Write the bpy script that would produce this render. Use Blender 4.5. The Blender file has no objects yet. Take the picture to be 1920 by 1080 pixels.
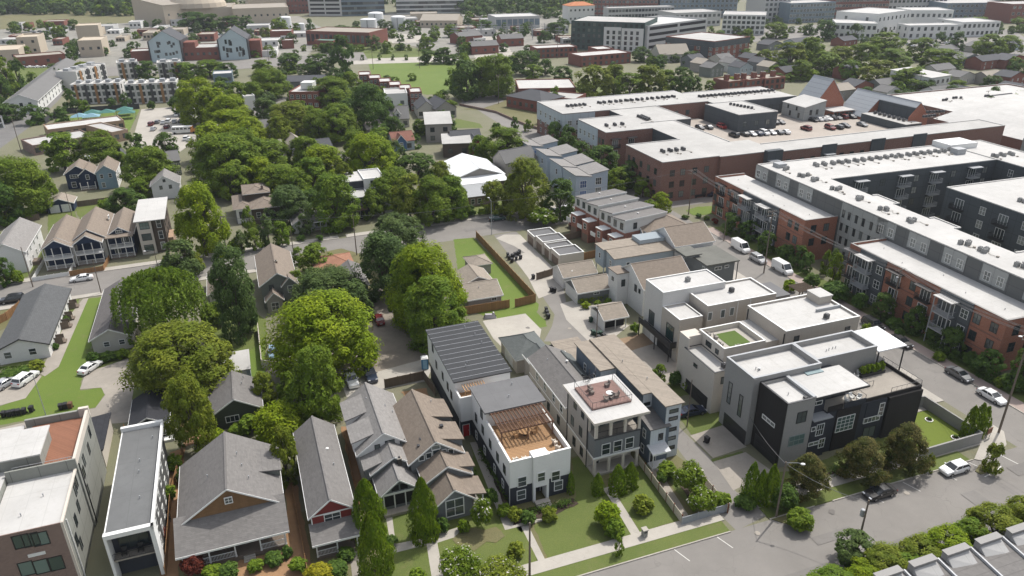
import bpy, math, random
from mathutils import Vector, Matrix
R = math.radians
SC = bpy.context.scene
COL = SC.collection
rnd = random.Random(7)

# ------------------------------------------------------------------ camera
F, PT, RL, CAMH = 1400.0, R(25.0), R(0.5), 70.0
cam = bpy.data.cameras.new('camera'); co = bpy.data.objects.new('camera', cam); COL.objects.link(co)
X_, U_, W_ = Vector((1, 0, 0)), Vector((0, math.sin(PT), math.cos(PT))), Vector((0, math.cos(PT), -math.sin(PT)))
rt = X_*math.cos(RL) - U_*math.sin(RL); up = X_*math.sin(RL) + U_*math.cos(RL)
m = Matrix((rt, up, -W_)).transposed().to_4x4(); m.translation = Vector((0, 0, CAMH))
co.matrix_world = m
cam.sensor_width = 36; cam.lens = 36*F/1920; cam.clip_start = 1; cam.clip_end = 6000
SC.camera = co

def ray(u, v):
    x = (u-960)/F; y = (v-540)/F
    x, y = x*math.cos(RL)-y*math.sin(RL), x*math.sin(RL)+y*math.cos(RL)
    return Vector((x, math.cos(PT)-y*math.sin(PT), -math.sin(PT)-y*math.cos(PT)))
def P(u, v, z=0.0):                      # a point of the photograph, on the level plane at height z
    d = ray(u, v); t = (z-CAMH)/d.z
    return Vector((d.x*t, d.y*t, z))
def proj(p):
    Z = p[2]-CAMH
    dp = p[1]*math.cos(PT)-Z*math.sin(PT); yd = -(p[1]*math.sin(PT)+Z*math.cos(PT))
    x, y = p[0]/dp, yd/dp
    x, y = x*math.cos(RL)+y*math.sin(RL), -x*math.sin(RL)+y*math.cos(RL)
    return 960+F*x, 540+F*y, dp
def height(g, vt):                       # how tall an upright thing is from its foot point and the row of its top
    lo, hi = 0.0, 90.0
    for _ in range(40):
        q = (lo+hi)/2
        if proj((g.x, g.y, q))[1] > vt: lo = q
        else: hi = q
    return lo

# ------------------------------------------------------------------ materials
MATS = {}
def _n(nt, t, **kw):
    n = nt.nodes.new(t)
    for k, v in kw.items():
        if k in n.inputs.keys(): n.inputs[k].default_value = v
        else: setattr(n, k, v)
    return n
def mixc(nt, fac, a, b, mode='MIX'):
    n = nt.nodes.new('ShaderNodeMix'); n.data_type = 'RGBA'; n.blend_type = mode
    for i, s in ((0, fac), (6, a), (7, b)):
        if hasattr(s, 'is_linked'): nt.links.new(s, n.inputs[i])
        else: n.inputs[i].default_value = s if i == 0 else (tuple(s)+(1,) if len(s) == 3 else s)
    return n.outputs[2]
def ramp(nt, src, a, b):
    n = nt.nodes.new('ShaderNodeMapRange'); n.inputs[1].default_value = a; n.inputs[2].default_value = b
    nt.links.new(src, n.inputs[0]); return n.outputs[0]
def noise(nt, vec, scale, detail=4, rough=.6):
    n = _n(nt, 'ShaderNodeTexNoise'); n.inputs['Scale'].default_value = scale
    n.inputs['Detail'].default_value = detail; n.inputs['Roughness'].default_value = rough
    nt.links.new(vec, n.inputs['Vector']); return n.outputs['Fac']
def sc(c, k): return tuple(min(1, x*k) for x in c)
def M(name, col=(.5, .5, .5), kind='plain', rough=.85, var=.12, s=1.0, col2=None, bump=.3, metal=0, spec=.3):
    if name in MATS: return MATS[name]
    mt = bpy.data.materials.new(name); mt.use_nodes = True; nt = mt.node_tree
    bs = nt.nodes['Principled BSDF']; L = nt.links
    bs.inputs['Roughness'].default_value = rough; bs.inputs['Metallic'].default_value = metal
    bs.inputs['Specular IOR Level'].default_value = spec
    tc = _n(nt, 'ShaderNodeTexCoord'); vec = tc.outputs['Object']
    n1 = noise(nt, vec, .35*s, 6, .65); n2 = noise(nt, vec, 3.1*s, 5, .7)
    a = mixc(nt, ramp(nt, n1, .3, .7), sc(col, 1-var), sc(col, 1+var))
    c = mixc(nt, .55, a, mixc(nt, ramp(nt, n2, .3, .7), sc(col, 1-var*1.3), sc(col, 1+var*1.3)))
    h = n2
    def sepz():
        sx = _n(nt, 'ShaderNodeSeparateXYZ'); L.new(vec, sx.inputs[0]); return sx
    def mth(op, a, b=0.0):
        q = _n(nt, 'ShaderNodeMath', operation=op)
        for i, s_ in ((0, a), (1, b)):
            if hasattr(s_, 'is_linked'): L.new(s_, q.inputs[i])
            else: q.inputs[i].default_value = s_
        return q.outputs[0]
    if kind == 'shingle':                 # courses of small tabs, each tab its own tone
        sx = sepz()
        cv = _n(nt, 'ShaderNodeCombineXYZ'); L.new(mth('MULTIPLY', mth('ADD', sx.outputs[0], sx.outputs[1]), 1.0), cv.inputs[0]); L.new(mth('MULTIPLY', sx.outputs[2], 1.9), cv.inputs[1])
        bt = _n(nt, 'ShaderNodeTexBrick'); L.new(cv.outputs[0], bt.inputs['Vector']); bt.inputs['Scale'].default_value = 1.0
        bt.inputs['Brick Width'].default_value = .55; bt.inputs['Row Height'].default_value = .22; bt.inputs['Mortar Size'].default_value = .012
        bt.inputs['Color1'].default_value = sc(col, .82)+(1,); bt.inputs['Color2'].default_value = sc(col, 1.2)+(1,); bt.inputs['Mortar'].default_value = sc(col, .62)+(1,)
        c = mixc(nt, .5, c, bt.outputs['Color'])
        w = _n(nt, 'ShaderNodeMapping'); w.inputs['Scale'].default_value = (1.5, 1.5, .12); L.new(vec, w.inputs[0])
        st = noise(nt, w.outputs[0], 1.1, 5, .7)
        c = mixc(nt, ramp(nt, st, .5, .78), c, sc(col, .72))
    elif kind in ('siding', 'batten', 'boards', 'seam'):
        sx = sepz()
        u = mth('ADD', sx.outputs[0], sx.outputs[1]) if kind in ('batten', 'boards') else (sx.outputs[2] if kind == 'siding' else sx.outputs[0])
        pit = {'siding': .19, 'batten': .42, 'boards': .16, 'seam': .5}[kind]/s
        fr = mth('FRACT', mth('DIVIDE', u, pit))
        ln = mth('LESS_THAN', fr, .14 if kind != 'seam' else .1)
        c = mixc(nt, ln, c, sc(col, .7 if kind != 'batten' else .88))  # on siding, the shadow under each lap is painted as a darker line
        if kind == 'boards':
            wn = _n(nt, 'ShaderNodeTexWhiteNoise'); wn.noise_dimensions = '1D'; L.new(mth('FLOOR', mth('DIVIDE', u, pit)), wn.inputs['W'])
            c = mixc(nt, mth('MULTIPLY', wn.outputs['Value'], .45), c, sc(col2 or col, .6))
        h = fr
    elif kind == 'brick':
        sx = sepz(); cv = _n(nt, 'ShaderNodeCombineXYZ'); L.new(mth('ADD', sx.outputs[0], sx.outputs[1]), cv.inputs[0]); L.new(sx.outputs[2], cv.inputs[1])
        bt = _n(nt, 'ShaderNodeTexBrick'); L.new(cv.outputs[0], bt.inputs['Vector']); bt.inputs['Scale'].default_value = 1.0
        bt.inputs['Brick Width'].default_value = .34; bt.inputs['Row Height'].default_value = .12; bt.inputs['Mortar Size'].default_value = .012
        bt.inputs['Color1'].default_value = sc(col, .75)+(1,); bt.inputs['Color2'].default_value = tuple(col2 or sc(col, 1.25))+(1,); bt.inputs['Mortar'].default_value = (.36, .33, .3, 1)
        c = mixc(nt, .6, c, bt.outputs['Color'])
    elif kind == 'grass':
        n3 = noise(nt, vec, 9*s, 6, .8); n4 = noise(nt, vec, .09*s, 5, .65); n5 = noise(nt, vec, .9*s, 6, .75)
        a = mixc(nt, ramp(nt, n4, .35, .65), col, col2 or sc(col, 1.3))
        a = mixc(nt, ramp(nt, n5, .55, .78), a, (sc(col, 1.15)[0]*1.9, sc(col, 1.2)[1]*1.15, col[2]*1.3))
        c = mixc(nt, .6, a, mixc(nt, ramp(nt, n3, .3, .7), sc(col, .5), sc(col2 or col, 1.4)))
        n6 = noise(nt, vec, .28*s, 6, .7); c = mixc(nt, mth('MULTIPLY', ramp(nt, n6, .56, .74), .55), c, (.15, .135, .06))
        h = n3
    elif kind in ('asphalt', 'concrete', 'roofing', 'dirt'):
        n3 = noise(nt, vec, 14, 4, .8); n4 = noise(nt, vec, .12*s, 6, .7); n5 = noise(nt, vec, .8*s, 8, .78)
        c = mixc(nt, ramp(nt, n4, .34, .66), sc(col, 1-1.4*var), sc(col, 1+1.2*var))
        c = mixc(nt, ramp(nt, n5, .52, .8), c, col2 or sc(col, .72))
        c = mixc(nt, .25, c, mixc(nt, n3, sc(col, .6), sc(col, 1.35)))
        if kind == 'roofing':                 # lapped sheets of membrane
            sx = sepz(); l1 = mth('LESS_THAN', mth('FRACT', mth('DIVIDE', sx.outputs[0], 2.3)), .03); l2 = mth('LESS_THAN', mth('FRACT', mth('DIVIDE', sx.outputs[1], 7.1)), .012)
            c = mixc(nt, mth('MULTIPLY', mth('MAXIMUM', l1, l2), .5), c, sc(col, .72))
        if kind in ('concrete', 'asphalt'):
            vo = _n(nt, 'ShaderNodeTexVoronoi', feature='DISTANCE_TO_EDGE'); vo.inputs['Scale'].default_value = .22 if kind == 'concrete' else .13
            dv = _n(nt, 'ShaderNodeVectorMath', operation='ADD'); L.new(vec, dv.inputs[0])
            nn = _n(nt, 'ShaderNodeTexNoise'); nn.inputs['Scale'].default_value = .5; L.new(vec, nn.inputs['Vector'])
            sm = _n(nt, 'ShaderNodeVectorMath', operation='SCALE'); sm.inputs['Scale'].default_value = 3.0; L.new(nn.outputs['Color'], sm.inputs[0]); L.new(sm.outputs[0], dv.inputs[1])
            L.new(dv.outputs[0], vo.inputs['Vector'])
            c = mixc(nt, ramp(nt, vo.outputs['Distance'], .009, .0), c, sc(col, .86))
        h = n3
    elif kind == 'leaf':
        ge = _n(nt, 'ShaderNodeNewGeometry'); oi = _n(nt, 'ShaderNodeObjectInfo')
        a = mixc(nt, ge.outputs['Random Per Island'], sc(col, .6), sc(col2 or col, 1.25))
        nl = noise(nt, vec, 5.0, 3, .5)
        a = mixc(nt, ramp(nt, nl, .42, .62), a, mixc(nt, ge.outputs['Random Per Island'], sc(col, .75), sc(col, 1.15)))
        hs = _n(nt, 'ShaderNodeHueSaturation'); L.new(a, hs.inputs['Color'])
        L.new(ramp(nt, oi.outputs['Random'], -.0, 1.0), hs.inputs['Fac']); hs.inputs['Fac'].default_value = 1
        mr = _n(nt, 'ShaderNodeMapRange'); L.new(oi.outputs['Random'], mr.inputs[0]); mr.inputs[3].default_value = .488; mr.inputs[4].default_value = .51
        L.new(mr.outputs[0], hs.inputs['Hue']); hs.inputs['Value'].default_value = 1.0; hs.inputs['Saturation'].default_value = 1.0
        c = hs.outputs[0]
        tr = _n(nt, 'ShaderNodeBsdfTranslucent'); L.new(c, tr.inputs['Color'])
        ms = _n(nt, 'ShaderNodeMixShader'); ms.inputs[0].default_value = .38
        L.new(bs.outputs[0], ms.inputs[1]); L.new(tr.outputs[0], ms.inputs[2]); L.new(ms.outputs[0], nt.nodes['Material Output'].inputs['Surface'])
        bs.inputs['Roughness'].default_value = .6; bs.inputs['Specular IOR Level'].default_value = .12
        bump = 0
    elif kind == 'glass':
        oi = _n(nt, 'ShaderNodeObjectInfo')
        c = mixc(nt, ramp(nt, oi.outputs['Random'], .45, 1.0), col, col2 or sc(col, 2.2))
        bump = 0
    elif kind == 'paint':
        c = tuple(col)+(1,); bump = 0
        bs.inputs['Coat Weight'].default_value = .6; bs.inputs['Coat Roughness'].default_value = .08
    elif kind == 'panel':                 # broad wall panels, vertical and horizontal joints
        sx = sepz(); u = mth('ADD', sx.outputs[0], sx.outputs[1])
        l1 = mth('LESS_THAN', mth('FRACT', mth('DIVIDE', u, 3.1/s)), .03); l2 = mth('LESS_THAN', mth('FRACT', mth('DIVIDE', sx.outputs[2], 3.05)), .03)
        c = mixc(nt, mth('MAXIMUM', l1, l2), c, sc(col, .6))
    if hasattr(c, 'is_linked'): L.new(c, bs.inputs['Base Color'])
    else: bs.inputs['Base Color'].default_value = c
    if bump:
        b = _n(nt, 'ShaderNodeBump'); b.inputs['Strength'].default_value = bump; b.inputs['Distance'].default_value = .04
        L.new(h, b.inputs['Height']); L.new(b.outputs[0], bs.inputs['Normal'])
    MATS[name] = mt; return mt

# ------------------------------------------------------------------ mesh builder
class MB:
    def __init__(s): s.v = []; s.f = []; s.mi = []; s.m = []
    def idx(s, m):
        if m not in s.m: s.m.append(m)
        return s.m.index(m)
    def face(s, pts, m):
        k = len(s.v); s.v += [tuple(p) for p in pts]; s.f.append(tuple(range(k, k+len(pts)))); s.mi.append(s.idx(m))
    def hexa(s, p, m, skip=()):           # p: 4 bottom (ccw from above) then 4 top
        k = len(s.v); s.v += [tuple(q) for q in p]
        fs = {'b': (3, 2, 1, 0), 't': (4, 5, 6, 7), 's': (0, 1, 5, 4), 'e': (1, 2, 6, 5), 'n': (2, 3, 7, 6), 'w': (3, 0, 4, 7)}
        for n, q in fs.items():
            if n in skip: continue
            s.f.append(tuple(k+i for i in q)); s.mi.append(s.idx(m))
    def box(s, x0, x1, y0, y1, z0, z1, m, skip=()):
        s.hexa([(x0, y0, z0), (x1, y0, z0), (x1, y1, z0), (x0, y1, z0), (x0, y0, z1), (x1, y0, z1), (x1, y1, z1), (x0, y1, z1)], m, skip)
    def prism(s, poly, z0, z1, m, mt=None):
        n = len(poly); a = sum(poly[i][0]*poly[(i+1) % n][1]-poly[(i+1) % n][0]*poly[i][1] for i in range(n))
        if a < 0: poly = poly[::-1]
        s.face([(p[0], p[1], z1) for p in poly], mt or m); s.face([(p[0], p[1], z0) for p in poly[::-1]], m)
        for i in range(n):
            p, q = poly[i], poly[(i+1) % n]
            s.face([(p[0], p[1], z0), (q[0], q[1], z0), (q[0], q[1], z1), (p[0], p[1], z1)], m)
    def slab(s, a, b, c, d, t, m):        # a sloping sheet a,b,c,d (ccw from above) of thickness t
        dn = Vector((0, 0, -t))
        s.hexa([Vector(q)+dn for q in (a, b, c, d)]+[Vector(q) for q in (a, b, c, d)], m)
    def tube(s, p, q, r, m, n=6, r2=None):
        p, q = Vector(p), Vector(q); r2 = r if r2 is None else r2
        d = (q-p).normalized(); a = d.orthogonal().normalized(); b = d.cross(a); k = len(s.v)
        for c, rr in ((p, r), (q, r2)):
            for i in range(n):
                t = 2*math.pi*i/n; s.v.append(tuple(c+(a*math.cos(t)+b*math.sin(t))*rr))
        mi = s.idx(m)
        for i in range(n):
            j = (i+1) % n; s.f.append((k+i, k+j, k+n+j, k+n+i)); s.mi.append(mi)
        s.f.append(tuple(k+i for i in range(n))[::-1]); s.mi.append(mi); s.f.append(tuple(k+n+i for i in range(n))); s.mi.append(mi)
    def dome(s, c, rx, ry, rz, m, n=16, k=6, full=False):
        rows = []
        for j in range(k+1):
            ph = (math.pi/2*j/k) if not full else (-math.pi/2+math.pi*j/k)
            rows.append([(c[0]+rx*math.cos(ph)*math.cos(2*math.pi*i/n), c[1]+ry*math.cos(ph)*math.sin(2*math.pi*i/n), c[2]+rz*math.sin(ph)) for i in range(n)])
        for j in range(k):
            for i in range(n):
                q = [rows[j][i], rows[j][(i+1) % n], rows[j+1][(i+1) % n], rows[j+1][i]]
                s.face(q if j < k-1 else q[:3], m)
    def mesh(s, name):
        me = bpy.data.meshes.new(name); me.from_pydata(s.v, [], s.f)
        for m in s.m: me.materials.append(m)
        me.polygons.foreach_set('material_index', s.mi); me.update(); return me
    def build(s, name, parent=None, loc=(0, 0, 0), rz=0):
        o = bpy.data.objects.new(name, s.mesh(name)); COL.objects.link(o)
        o.location = loc; o.rotation_euler.z = rz
        if parent: o.parent = parent
        return o
def tag(o, label=None, cat=None, group=None, kind=None):
    for k, v in (('label', label), ('category', cat), ('group', group), ('kind', kind)):
        if v: o[k] = v
    return o
def empty(name, loc, rz=0, label=None, cat=None, group=None):
    o = bpy.data.objects.new(name, None); COL.objects.link(o); o.location = loc; o.rotation_euler.z = rz
    o.empty_display_size = .5
    return tag(o, label, cat, group)
def put(name, me, parent=None, loc=(0, 0, 0), rz=0, scale=None):
    o = bpy.data.objects.new(name, me); COL.objects.link(o); o.location = loc; o.rotation_euler.z = rz
    if scale: o.scale = scale
    if parent: o.parent = parent
    return o
KIDS = {}
def dup(root):                           # a copy of a thing with its parts and their sub-parts
    def cp(o, par):
        c = o.copy(); COL.objects.link(c)
        if par: c.parent = par
        for ch in o.children: cp(ch, c)
        return c
    return cp(root, None)

# ------------------------------------------------------------------ labels that single things out
LAND = []                                 # (short phrase, pixel u, v)
def landmark(text, u, v): LAND.append((text, u, v))
PEND = []                                 # (object, description, u, v)
def later(o, desc, u, v): PEND.append((o, desc, u, v))
def ordinal(i): return ['first', 'second', 'third', 'fourth', 'fifth', 'sixth', 'seventh', 'eighth', 'ninth', 'tenth', 'eleventh', 'twelfth', 'thirteenth', 'fourteenth', 'fifteenth', 'sixteenth', 'seventeenth', 'eighteenth', 'nineteenth', 'twentieth'][i]
def rel(u, v, lu, lv):
    du, dv = u-lu, (v-lv)*2.0
    if abs(du) > abs(dv): return 'right of' if du > 0 else 'left of'
    return 'in front of' if dv > 0 else 'behind'
def ordw(k):
    if k < 20: return ordinal(k)
    t = ['twenty', 'thirty', 'forty', 'fifty', 'sixty'][(k+1)//10-2]; r = (k+1) % 10
    return t+' '+ordinal(r-1) if r else {'twenty': 'twentieth', 'thirty': 'thirtieth', 'forty': 'fortieth'}.get(t, t+'th')
def settle():
    used = {o.get('label') for o in SC.objects if o.get('label')}
    todo = {}
    for o, d, u, v in PEND:
        t = min(LAND, key=lambda t: (t[1]-u)**2+((t[2]-v)*2)**2)
        todo.setdefault('%s %s %s' % (d, rel(u, v, t[1], t[2]), t[0]), []).append((o, d, u, v))
    for lab, items in todo.items():
        if len(items) == 1 and lab not in used:
            items[0][0]['label'] = lab; used.add(lab); continue
        us = [i[2] for i in items]; vs = [i[3] for i in items]
        hor = (max(us)-min(us)) >= (max(vs)-min(vs))
        items.sort(key=lambda i: i[2] if hor else -i[3]); n = len(items)
        for k, it in enumerate(items):
            a, z = ('leftmost', 'rightmost') if hor else ('nearest', 'farthest')
            w = a if k == 0 else (z if k == n-1 else '%s from %s' % (ordw(k), 'left' if hor else 'front'))
            l2 = w+' '+lab; it[0]['label'] = l2; used.add(l2)

# ------------------------------------------------------------------ common paints
WHITE = M('white paint', (.62, .62, .60), rough=.6, var=.05)
TRIM = M('white trim', (.68, .68, .66), rough=.55, var=.04)
GLASS = M('window glass', (.025, .035, .038), 'glass', rough=.06, spec=.8, col2=(.16, .18, .17))
BLKM = M('black metal', (.02, .02, .022), rough=.45, var=.2, spec=.5)
DARK = M('painted interior shade', (.015, .015, .016), rough=.9)  # near-black that paints the shade inside open fronts and decks
GREYM = M('grey metal', (.3, .31, .32), rough=.5, var=.15, spec=.5)
MEMB = M('white roof membrane', (.44, .432, .415), 'roofing', rough=.85, var=.09, col2=(.31, .295, .265), bump=.1)
MEMG = M('aged roof membrane', (.38, .372, .355), 'roofing', rough=.85, var=.1, col2=(.28, .265, .24), bump=.1)
CONC = M('concrete', (.36, .335, .295), 'concrete', var=.1, col2=(.28, .26, .225), bump=.1)
CONCD = M('weathered concrete', (.29, .262, .225), 'concrete', var=.16, col2=(.22, .2, .17), bump=.15)
ASPH = M('worn asphalt', (.19, .178, .163), 'asphalt', var=.1, col2=(.19, .18, .17), bump=.15)
ASPHD = M('dark asphalt', (.15, .145, .14), 'asphalt', var=.12, col2=(.11, .105, .1), bump=.15)
GRASS = M('lawn grass', (.062, .098, .016), 'grass', col2=(.118, .14, .036), bump=.8)
GRASSB = M('bright lawn grass', (.075, .13, .014), 'grass', col2=(.12, .165, .028), bump=.8)
GRASSD = M('dry rough grass', (.10, .105, .04), 'grass', col2=(.15, .135, .065), bump=.8)
TURF = M('artificial turf', (.11, .145, .018), rough=.9, var=.06)
DIRT = M('bare earth', (.23, .16, .10), 'dirt', var=.15, col2=(.14, .12, .06), bump=.6)
MULCH = M('mulch', (.05, .035, .024), 'dirt', var=.2, bump=.8)
GRAVEL = M('gravel', (.22, .19, .155), 'dirt', var=.16, col2=(.13, .12, .075), bump=.6)
WOODF = M('cedar fence boards', (.30, .165, .075), 'boards', col2=(.2, .11, .05), bump=.4)
WOODG = M('weathered fence boards', (.17, .13, .095), 'boards', col2=(.12, .09, .07), bump=.4)
WOODP = M('pole wood', (.155, .125, .10), rough=.9, var=.2, s=2)
BARK = M('bark', (.085, .068, .052), rough=.95, var=.25, s=3)
PINEW = M('pale timber', (.42, .25, .125), rough=.8, var=.15)
# ------------------------------------------------------------------ buildings
WIN = {}
def win_mesh(w, h, cols, rows, fm, gm, fw=.09, sill=False):
    key = (round(w, 2), round(h, 2), cols, rows, fm.name, gm.name)
    if key in WIN: return WIN[key]
    g = MB(); g.box(-w/2, w/2, -.02, .1, -h/2, h/2, gm)
    f = MB()
    for a, b, c, d in ((-w/2-fw, -w/2, -h/2-fw, h/2+fw), (w/2, w/2+fw, -h/2-fw, h/2+fw), (-w/2, w/2, h/2, h/2+fw), (-w/2, w/2, -h/2-fw, -h/2)):
        f.box(a, b, -.07, .08, c, d, fm)
    for i in range(1, cols): x = -w/2+w*i/cols; f.box(x-fw*.3, x+fw*.3, -.05, .05, -h/2, h/2, fm)
    for i in range(1, rows): z = -h/2+h*i/rows; f.box(-w/2, w/2, -.047, .05, z-fw*.3, z+fw*.3, fm)
    WIN[key] = (g.mesh('window'), f.mesh('frame')); return WIN[key]
ROT = {'S': 0, 'E': R(90), 'N': R(180), 'W': R(-90)}
G20 = R(20)
def pieces(b):
    """the separate lumps of a mesh, each to be an object of its own"""
    par = list(range(len(b.v)))
    def fd(i):
        while par[i] != i: par[i] = par[par[i]]; i = par[i]
        return i
    for f in b.f:
        for j in f[1:]: par[fd(f[0])] = fd(j)
    grp = {}
    for i in range(len(b.v)): grp.setdefault(fd(i), []).append(i)
    bb = [(k, [min(b.v[i][a] for i in g)-.12 for a in range(3)], [max(b.v[i][a] for i in g)+.12 for a in range(3)]) for k, g in grp.items()]
    for i in range(len(bb)):
        for j in range(i+1, len(bb)):
            if all(bb[i][1][a] < bb[j][2][a] and bb[j][1][a] < bb[i][2][a] for a in range(3)): par[fd(bb[i][0])] = fd(bb[j][0])
    out = {}
    for f, mi in zip(b.f, b.mi):
        c = out.setdefault(fd(f[0]), MB()); c.face([b.v[i] for i in f], b.m[mi])
    return list(out.values()) if len(out) <= 60 else [b]
class Bld:
    """one building: an Empty at its south-west foot; local x along its street front, y away from the street"""
    def __init__(s, name, label, cat='house', o=None, ang=G20, group=None, land=None):
        s.e = empty(name, (o.x, o.y, 0), ang, label, cat, group); s.o = Vector((o.x, o.y, 0)); s.a = ang
        s.ex = Vector((math.cos(ang), math.sin(ang), 0)); s.ey = Vector((-math.sin(ang), math.cos(ang), 0)); s.parts = {}
        s.nw = 0
        if land: u, v, _ = proj((o.x, o.y, 0)); landmark(land, u, v)
    def loc(s, p): d = Vector(p)-s.o; return d.dot(s.ex), d.dot(s.ey)
    def at(s, u, v, z=0.0): return s.loc(P(u, v, z))             # local x, y of a pixel on the plane z
    def world(s, x, y, z=0): q = s.o+s.ex*x+s.ey*y; return Vector((q.x, q.y, z))
    def on(s, side, c, u, v):                                   # local (along, z) of a pixel on an upright wall plane
        d = ray(u, v); ax = s.ey if side in 'SN' else s.ex
        t = (c+s.o.dot(ax))/d.dot(ax); q = d*t+Vector((0, 0, CAMH)); l = s.loc(q)
        return (l[0] if side in 'SN' else l[1]), q.z
    def mb(s, part): return s.parts.setdefault(part, MB())
    def box(s, part, x0, x1, y0, y1, z0, z1, m, skip=()): s.mb(part).box(x0, x1, y0, y1, z0, z1, m, skip)
    def done(s):
        for k, b in s.parts.items():
            if b.f:
                for c in (pieces(b) if k not in ('pergola', 'small_pergola', 'roof_vent') else [b]): c.build(k, s.e)
        s.parts = {}; return s
    def flat(s, x0, x1, y0, y1, h, wm, par=.45, t=.22, rm=None, cap=None, z0=0, part='wall', roof='roof', capw=.04):
        w = s.mb(part)
        w.box(x0, x1, y0, y1, z0, h-par, wm)
        if par > 0:
            for a, b, c, d in ((x0, x1, y0, y0+t), (x0, x1, y1-t, y1), (x0, x0+t, y0+t, y1-t), (x1-t, x1, y0+t, y1-t)):
                w.box(a, b, c, d, h-par, h, wm, ('b',))
        s.box(roof, x0+t-.001 if par > 0 else x0-.05, x1-t+.001 if par > 0 else x1+.05, y0+t-.001 if par > 0 else y0-.05, y1-t+.001 if par > 0 else y1+.05, h-par+.002, h-par+.05, rm or MEMB, ('b',))
        if cap:
            c_ = s.mb('coping'); k = capw
            for a, b, c, d in ((x0-k, x1+k, y0-k, y0+t), (x0-k, x1+k, y1-t, y1+k), (x0-k, x0+t, y0+t, y1-t), (x1-t, x1+k, y0+t, y1-t)):
                c_.box(a, b, c, d, h+.002, h+.07, cap)
    def gable(s, x0, x1, y0, y1, z, rise, ax='y', ov=.4, wm=None, rm=None, tm=None, z0=0, ovg=None, part='wall', roof='roof', gm=None):
        """walls to height z with a pitched roof; ax = the direction the ridge runs"""
        w = s.mb(part); r = s.mb(roof); ovg = ov*.7 if ovg is None else ovg; th = .16; gm = gm or wm
        if wm: w.box(x0, x1, y0, y1, z0, z, wm, ('t',))
        if ax == 'y':
            xm = (x0+x1)/2; k = rise/((x1-x0)/2)
            if wm:
                for y, q in ((y0, 1), (y1, -1)):
                    w.face([(x0, y, z), (x1, y, z), (xm, y, z+rise)][::q], gm)
            for sx, xe in ((-1, x0-ov), (1, x1+ov)):
                ze = z-k*ov; A = (xe, y0-ovg, ze+th); B = (xm, y0-ovg, z+rise+th); C = (xm, y1+ovg, z+rise+th); D = (xe, y1+ovg, ze+th)
                r.slab(*((A, B, C, D) if sx < 0 else (B, A, D, C)), th, rm)
                if tm:
                    t_ = s.mb('trim')
                    t_.slab(*((A, B, (xm, y0-ovg-.05, z+rise+th), (xe, y0-ovg-.05, ze+th))[::-1 if sx < 0 else 1]), .24, tm)
                    t_.box(min(xe, xe+sx*.06), max(xe, xe+sx*.06), y0-ovg, y1+ovg, ze-.12, ze+th-.01, tm)
            r.box(xm-.14, xm+.14, y0-ovg, y1+ovg, z+rise+th-.04, z+rise+th+.03, rm)
        else:
            ym = (y0+y1)/2; k = rise/((y1-y0)/2)
            if wm:
                for x, q in ((x0, -1), (x1, 1)):
                    w.face([(x, y0, z), (x, y1, z), (x, ym, z+rise)][::q], gm)
            for sy, ye in ((-1, y0-ov), (1, y1+ov)):
                ze = z-k*ov; A = (x0-ovg, ye, ze+th); B = (x1+ovg, ye, ze+th); C = (x1+ovg, ym, z+rise+th); D = (x0-ovg, ym, z+rise+th)
                r.slab(*((A, B, C, D) if sy < 0 else (D, C, B, A)), th, rm)
                if tm:
                    t_ = s.mb('trim'); t_.box(x0-ovg, x1+ovg, min(ye, ye+sy*.06), max(ye, ye+sy*.06), ze-.12, ze+th-.01, tm)
                    for xg, q in ((x0-ovg, -.05), (x1+ovg, .05)):
                        t_.slab((min(xg, xg+q), ye, ze+th), (max(xg, xg+q), ye, ze+th), (max(xg, xg+q), ym, z+rise+th), (min(xg, xg+q), ym, z+rise+th), .24, tm)
            r.box(x0-ovg, x1+ovg, ym-.14, ym+.14, z+rise+th-.04, z+rise+th+.03, rm)
    def hip(s, x0, x1, y0, y1, z, rise, ov=.4, wm=None, rm=None, tm=None, z0=0, part='wall', roof='roof'):
        if wm: s.mb(part).box(x0, x1, y0, y1, z0, z, wm, ('t',))
        X0, X1, Y0, Y1 = x0-ov, x1+ov, y0-ov, y1+ov; r = s.mb(roof); th = .15
        if X1-X0 >= Y1-Y0: d = (Y1-Y0)/2; a, b = (X0+d, (Y0+Y1)/2, z+rise), (X1-d, (Y0+Y1)/2, z+rise)
        else: d = (X1-X0)/2; a, b = ((X0+X1)/2, Y0+d, z+rise), ((X0+X1)/2, Y1-d, z+rise)
        c = [(X0, Y0, z), (X1, Y0, z), (X1, Y1, z), (X0, Y1, z)]
        fs = [(c[0], c[1], b, a), (c[1], c[2], b), (c[2], c[3], a, b), (c[3], c[0], a)] if X1-X0 >= Y1-Y0 else [(c[0], c[1], a), (c[1], c[2], b, a), (c[2], c[3], b), (c[3], c[0], a, b)]
        for f in fs: r.face(f, rm)
        r.box(X0, X1, Y0, Y1, z-th, z-.002, rm if not tm else tm)
        for p, q in ((c[0], a), (c[3], a if X1-X0 >= Y1-Y0 else b), (c[1], b if X1-X0 >= Y1-Y0 else a), (c[2], b), (a, b)): r.tube(p, q, .09, rm, 4)
    def shed(s, x0, x1, y0, y1, zs, zn, ax='y', ov=.3, wm=None, rm=None, z0=0, th=.18, part='wall', roof='roof', tm=None):
        """single slope: height zs at the low-index side, zn at the far side, along ax"""
        w = s.mb(part); r = s.mb(roof)
        H = [zs, zs, zn, zn] if ax == 'y' else [zs, zn, zn, zs]; c = [(x0, y0), (x1, y0), (x1, y1), (x0, y1)]
        if wm: w.hexa([(a, b, z0) for a, b in c]+[(a, b, h) for (a, b), h in zip(c, H)], wm)
        k = (zn-zs)/((y1-y0) if ax == 'y' else (x1-x0)); e = k*ov
        Ho = [zs-e, zs-e, zn+e, zn+e] if ax == 'y' else [zs-e, zn+e, zn+e, zs-e]
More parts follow.
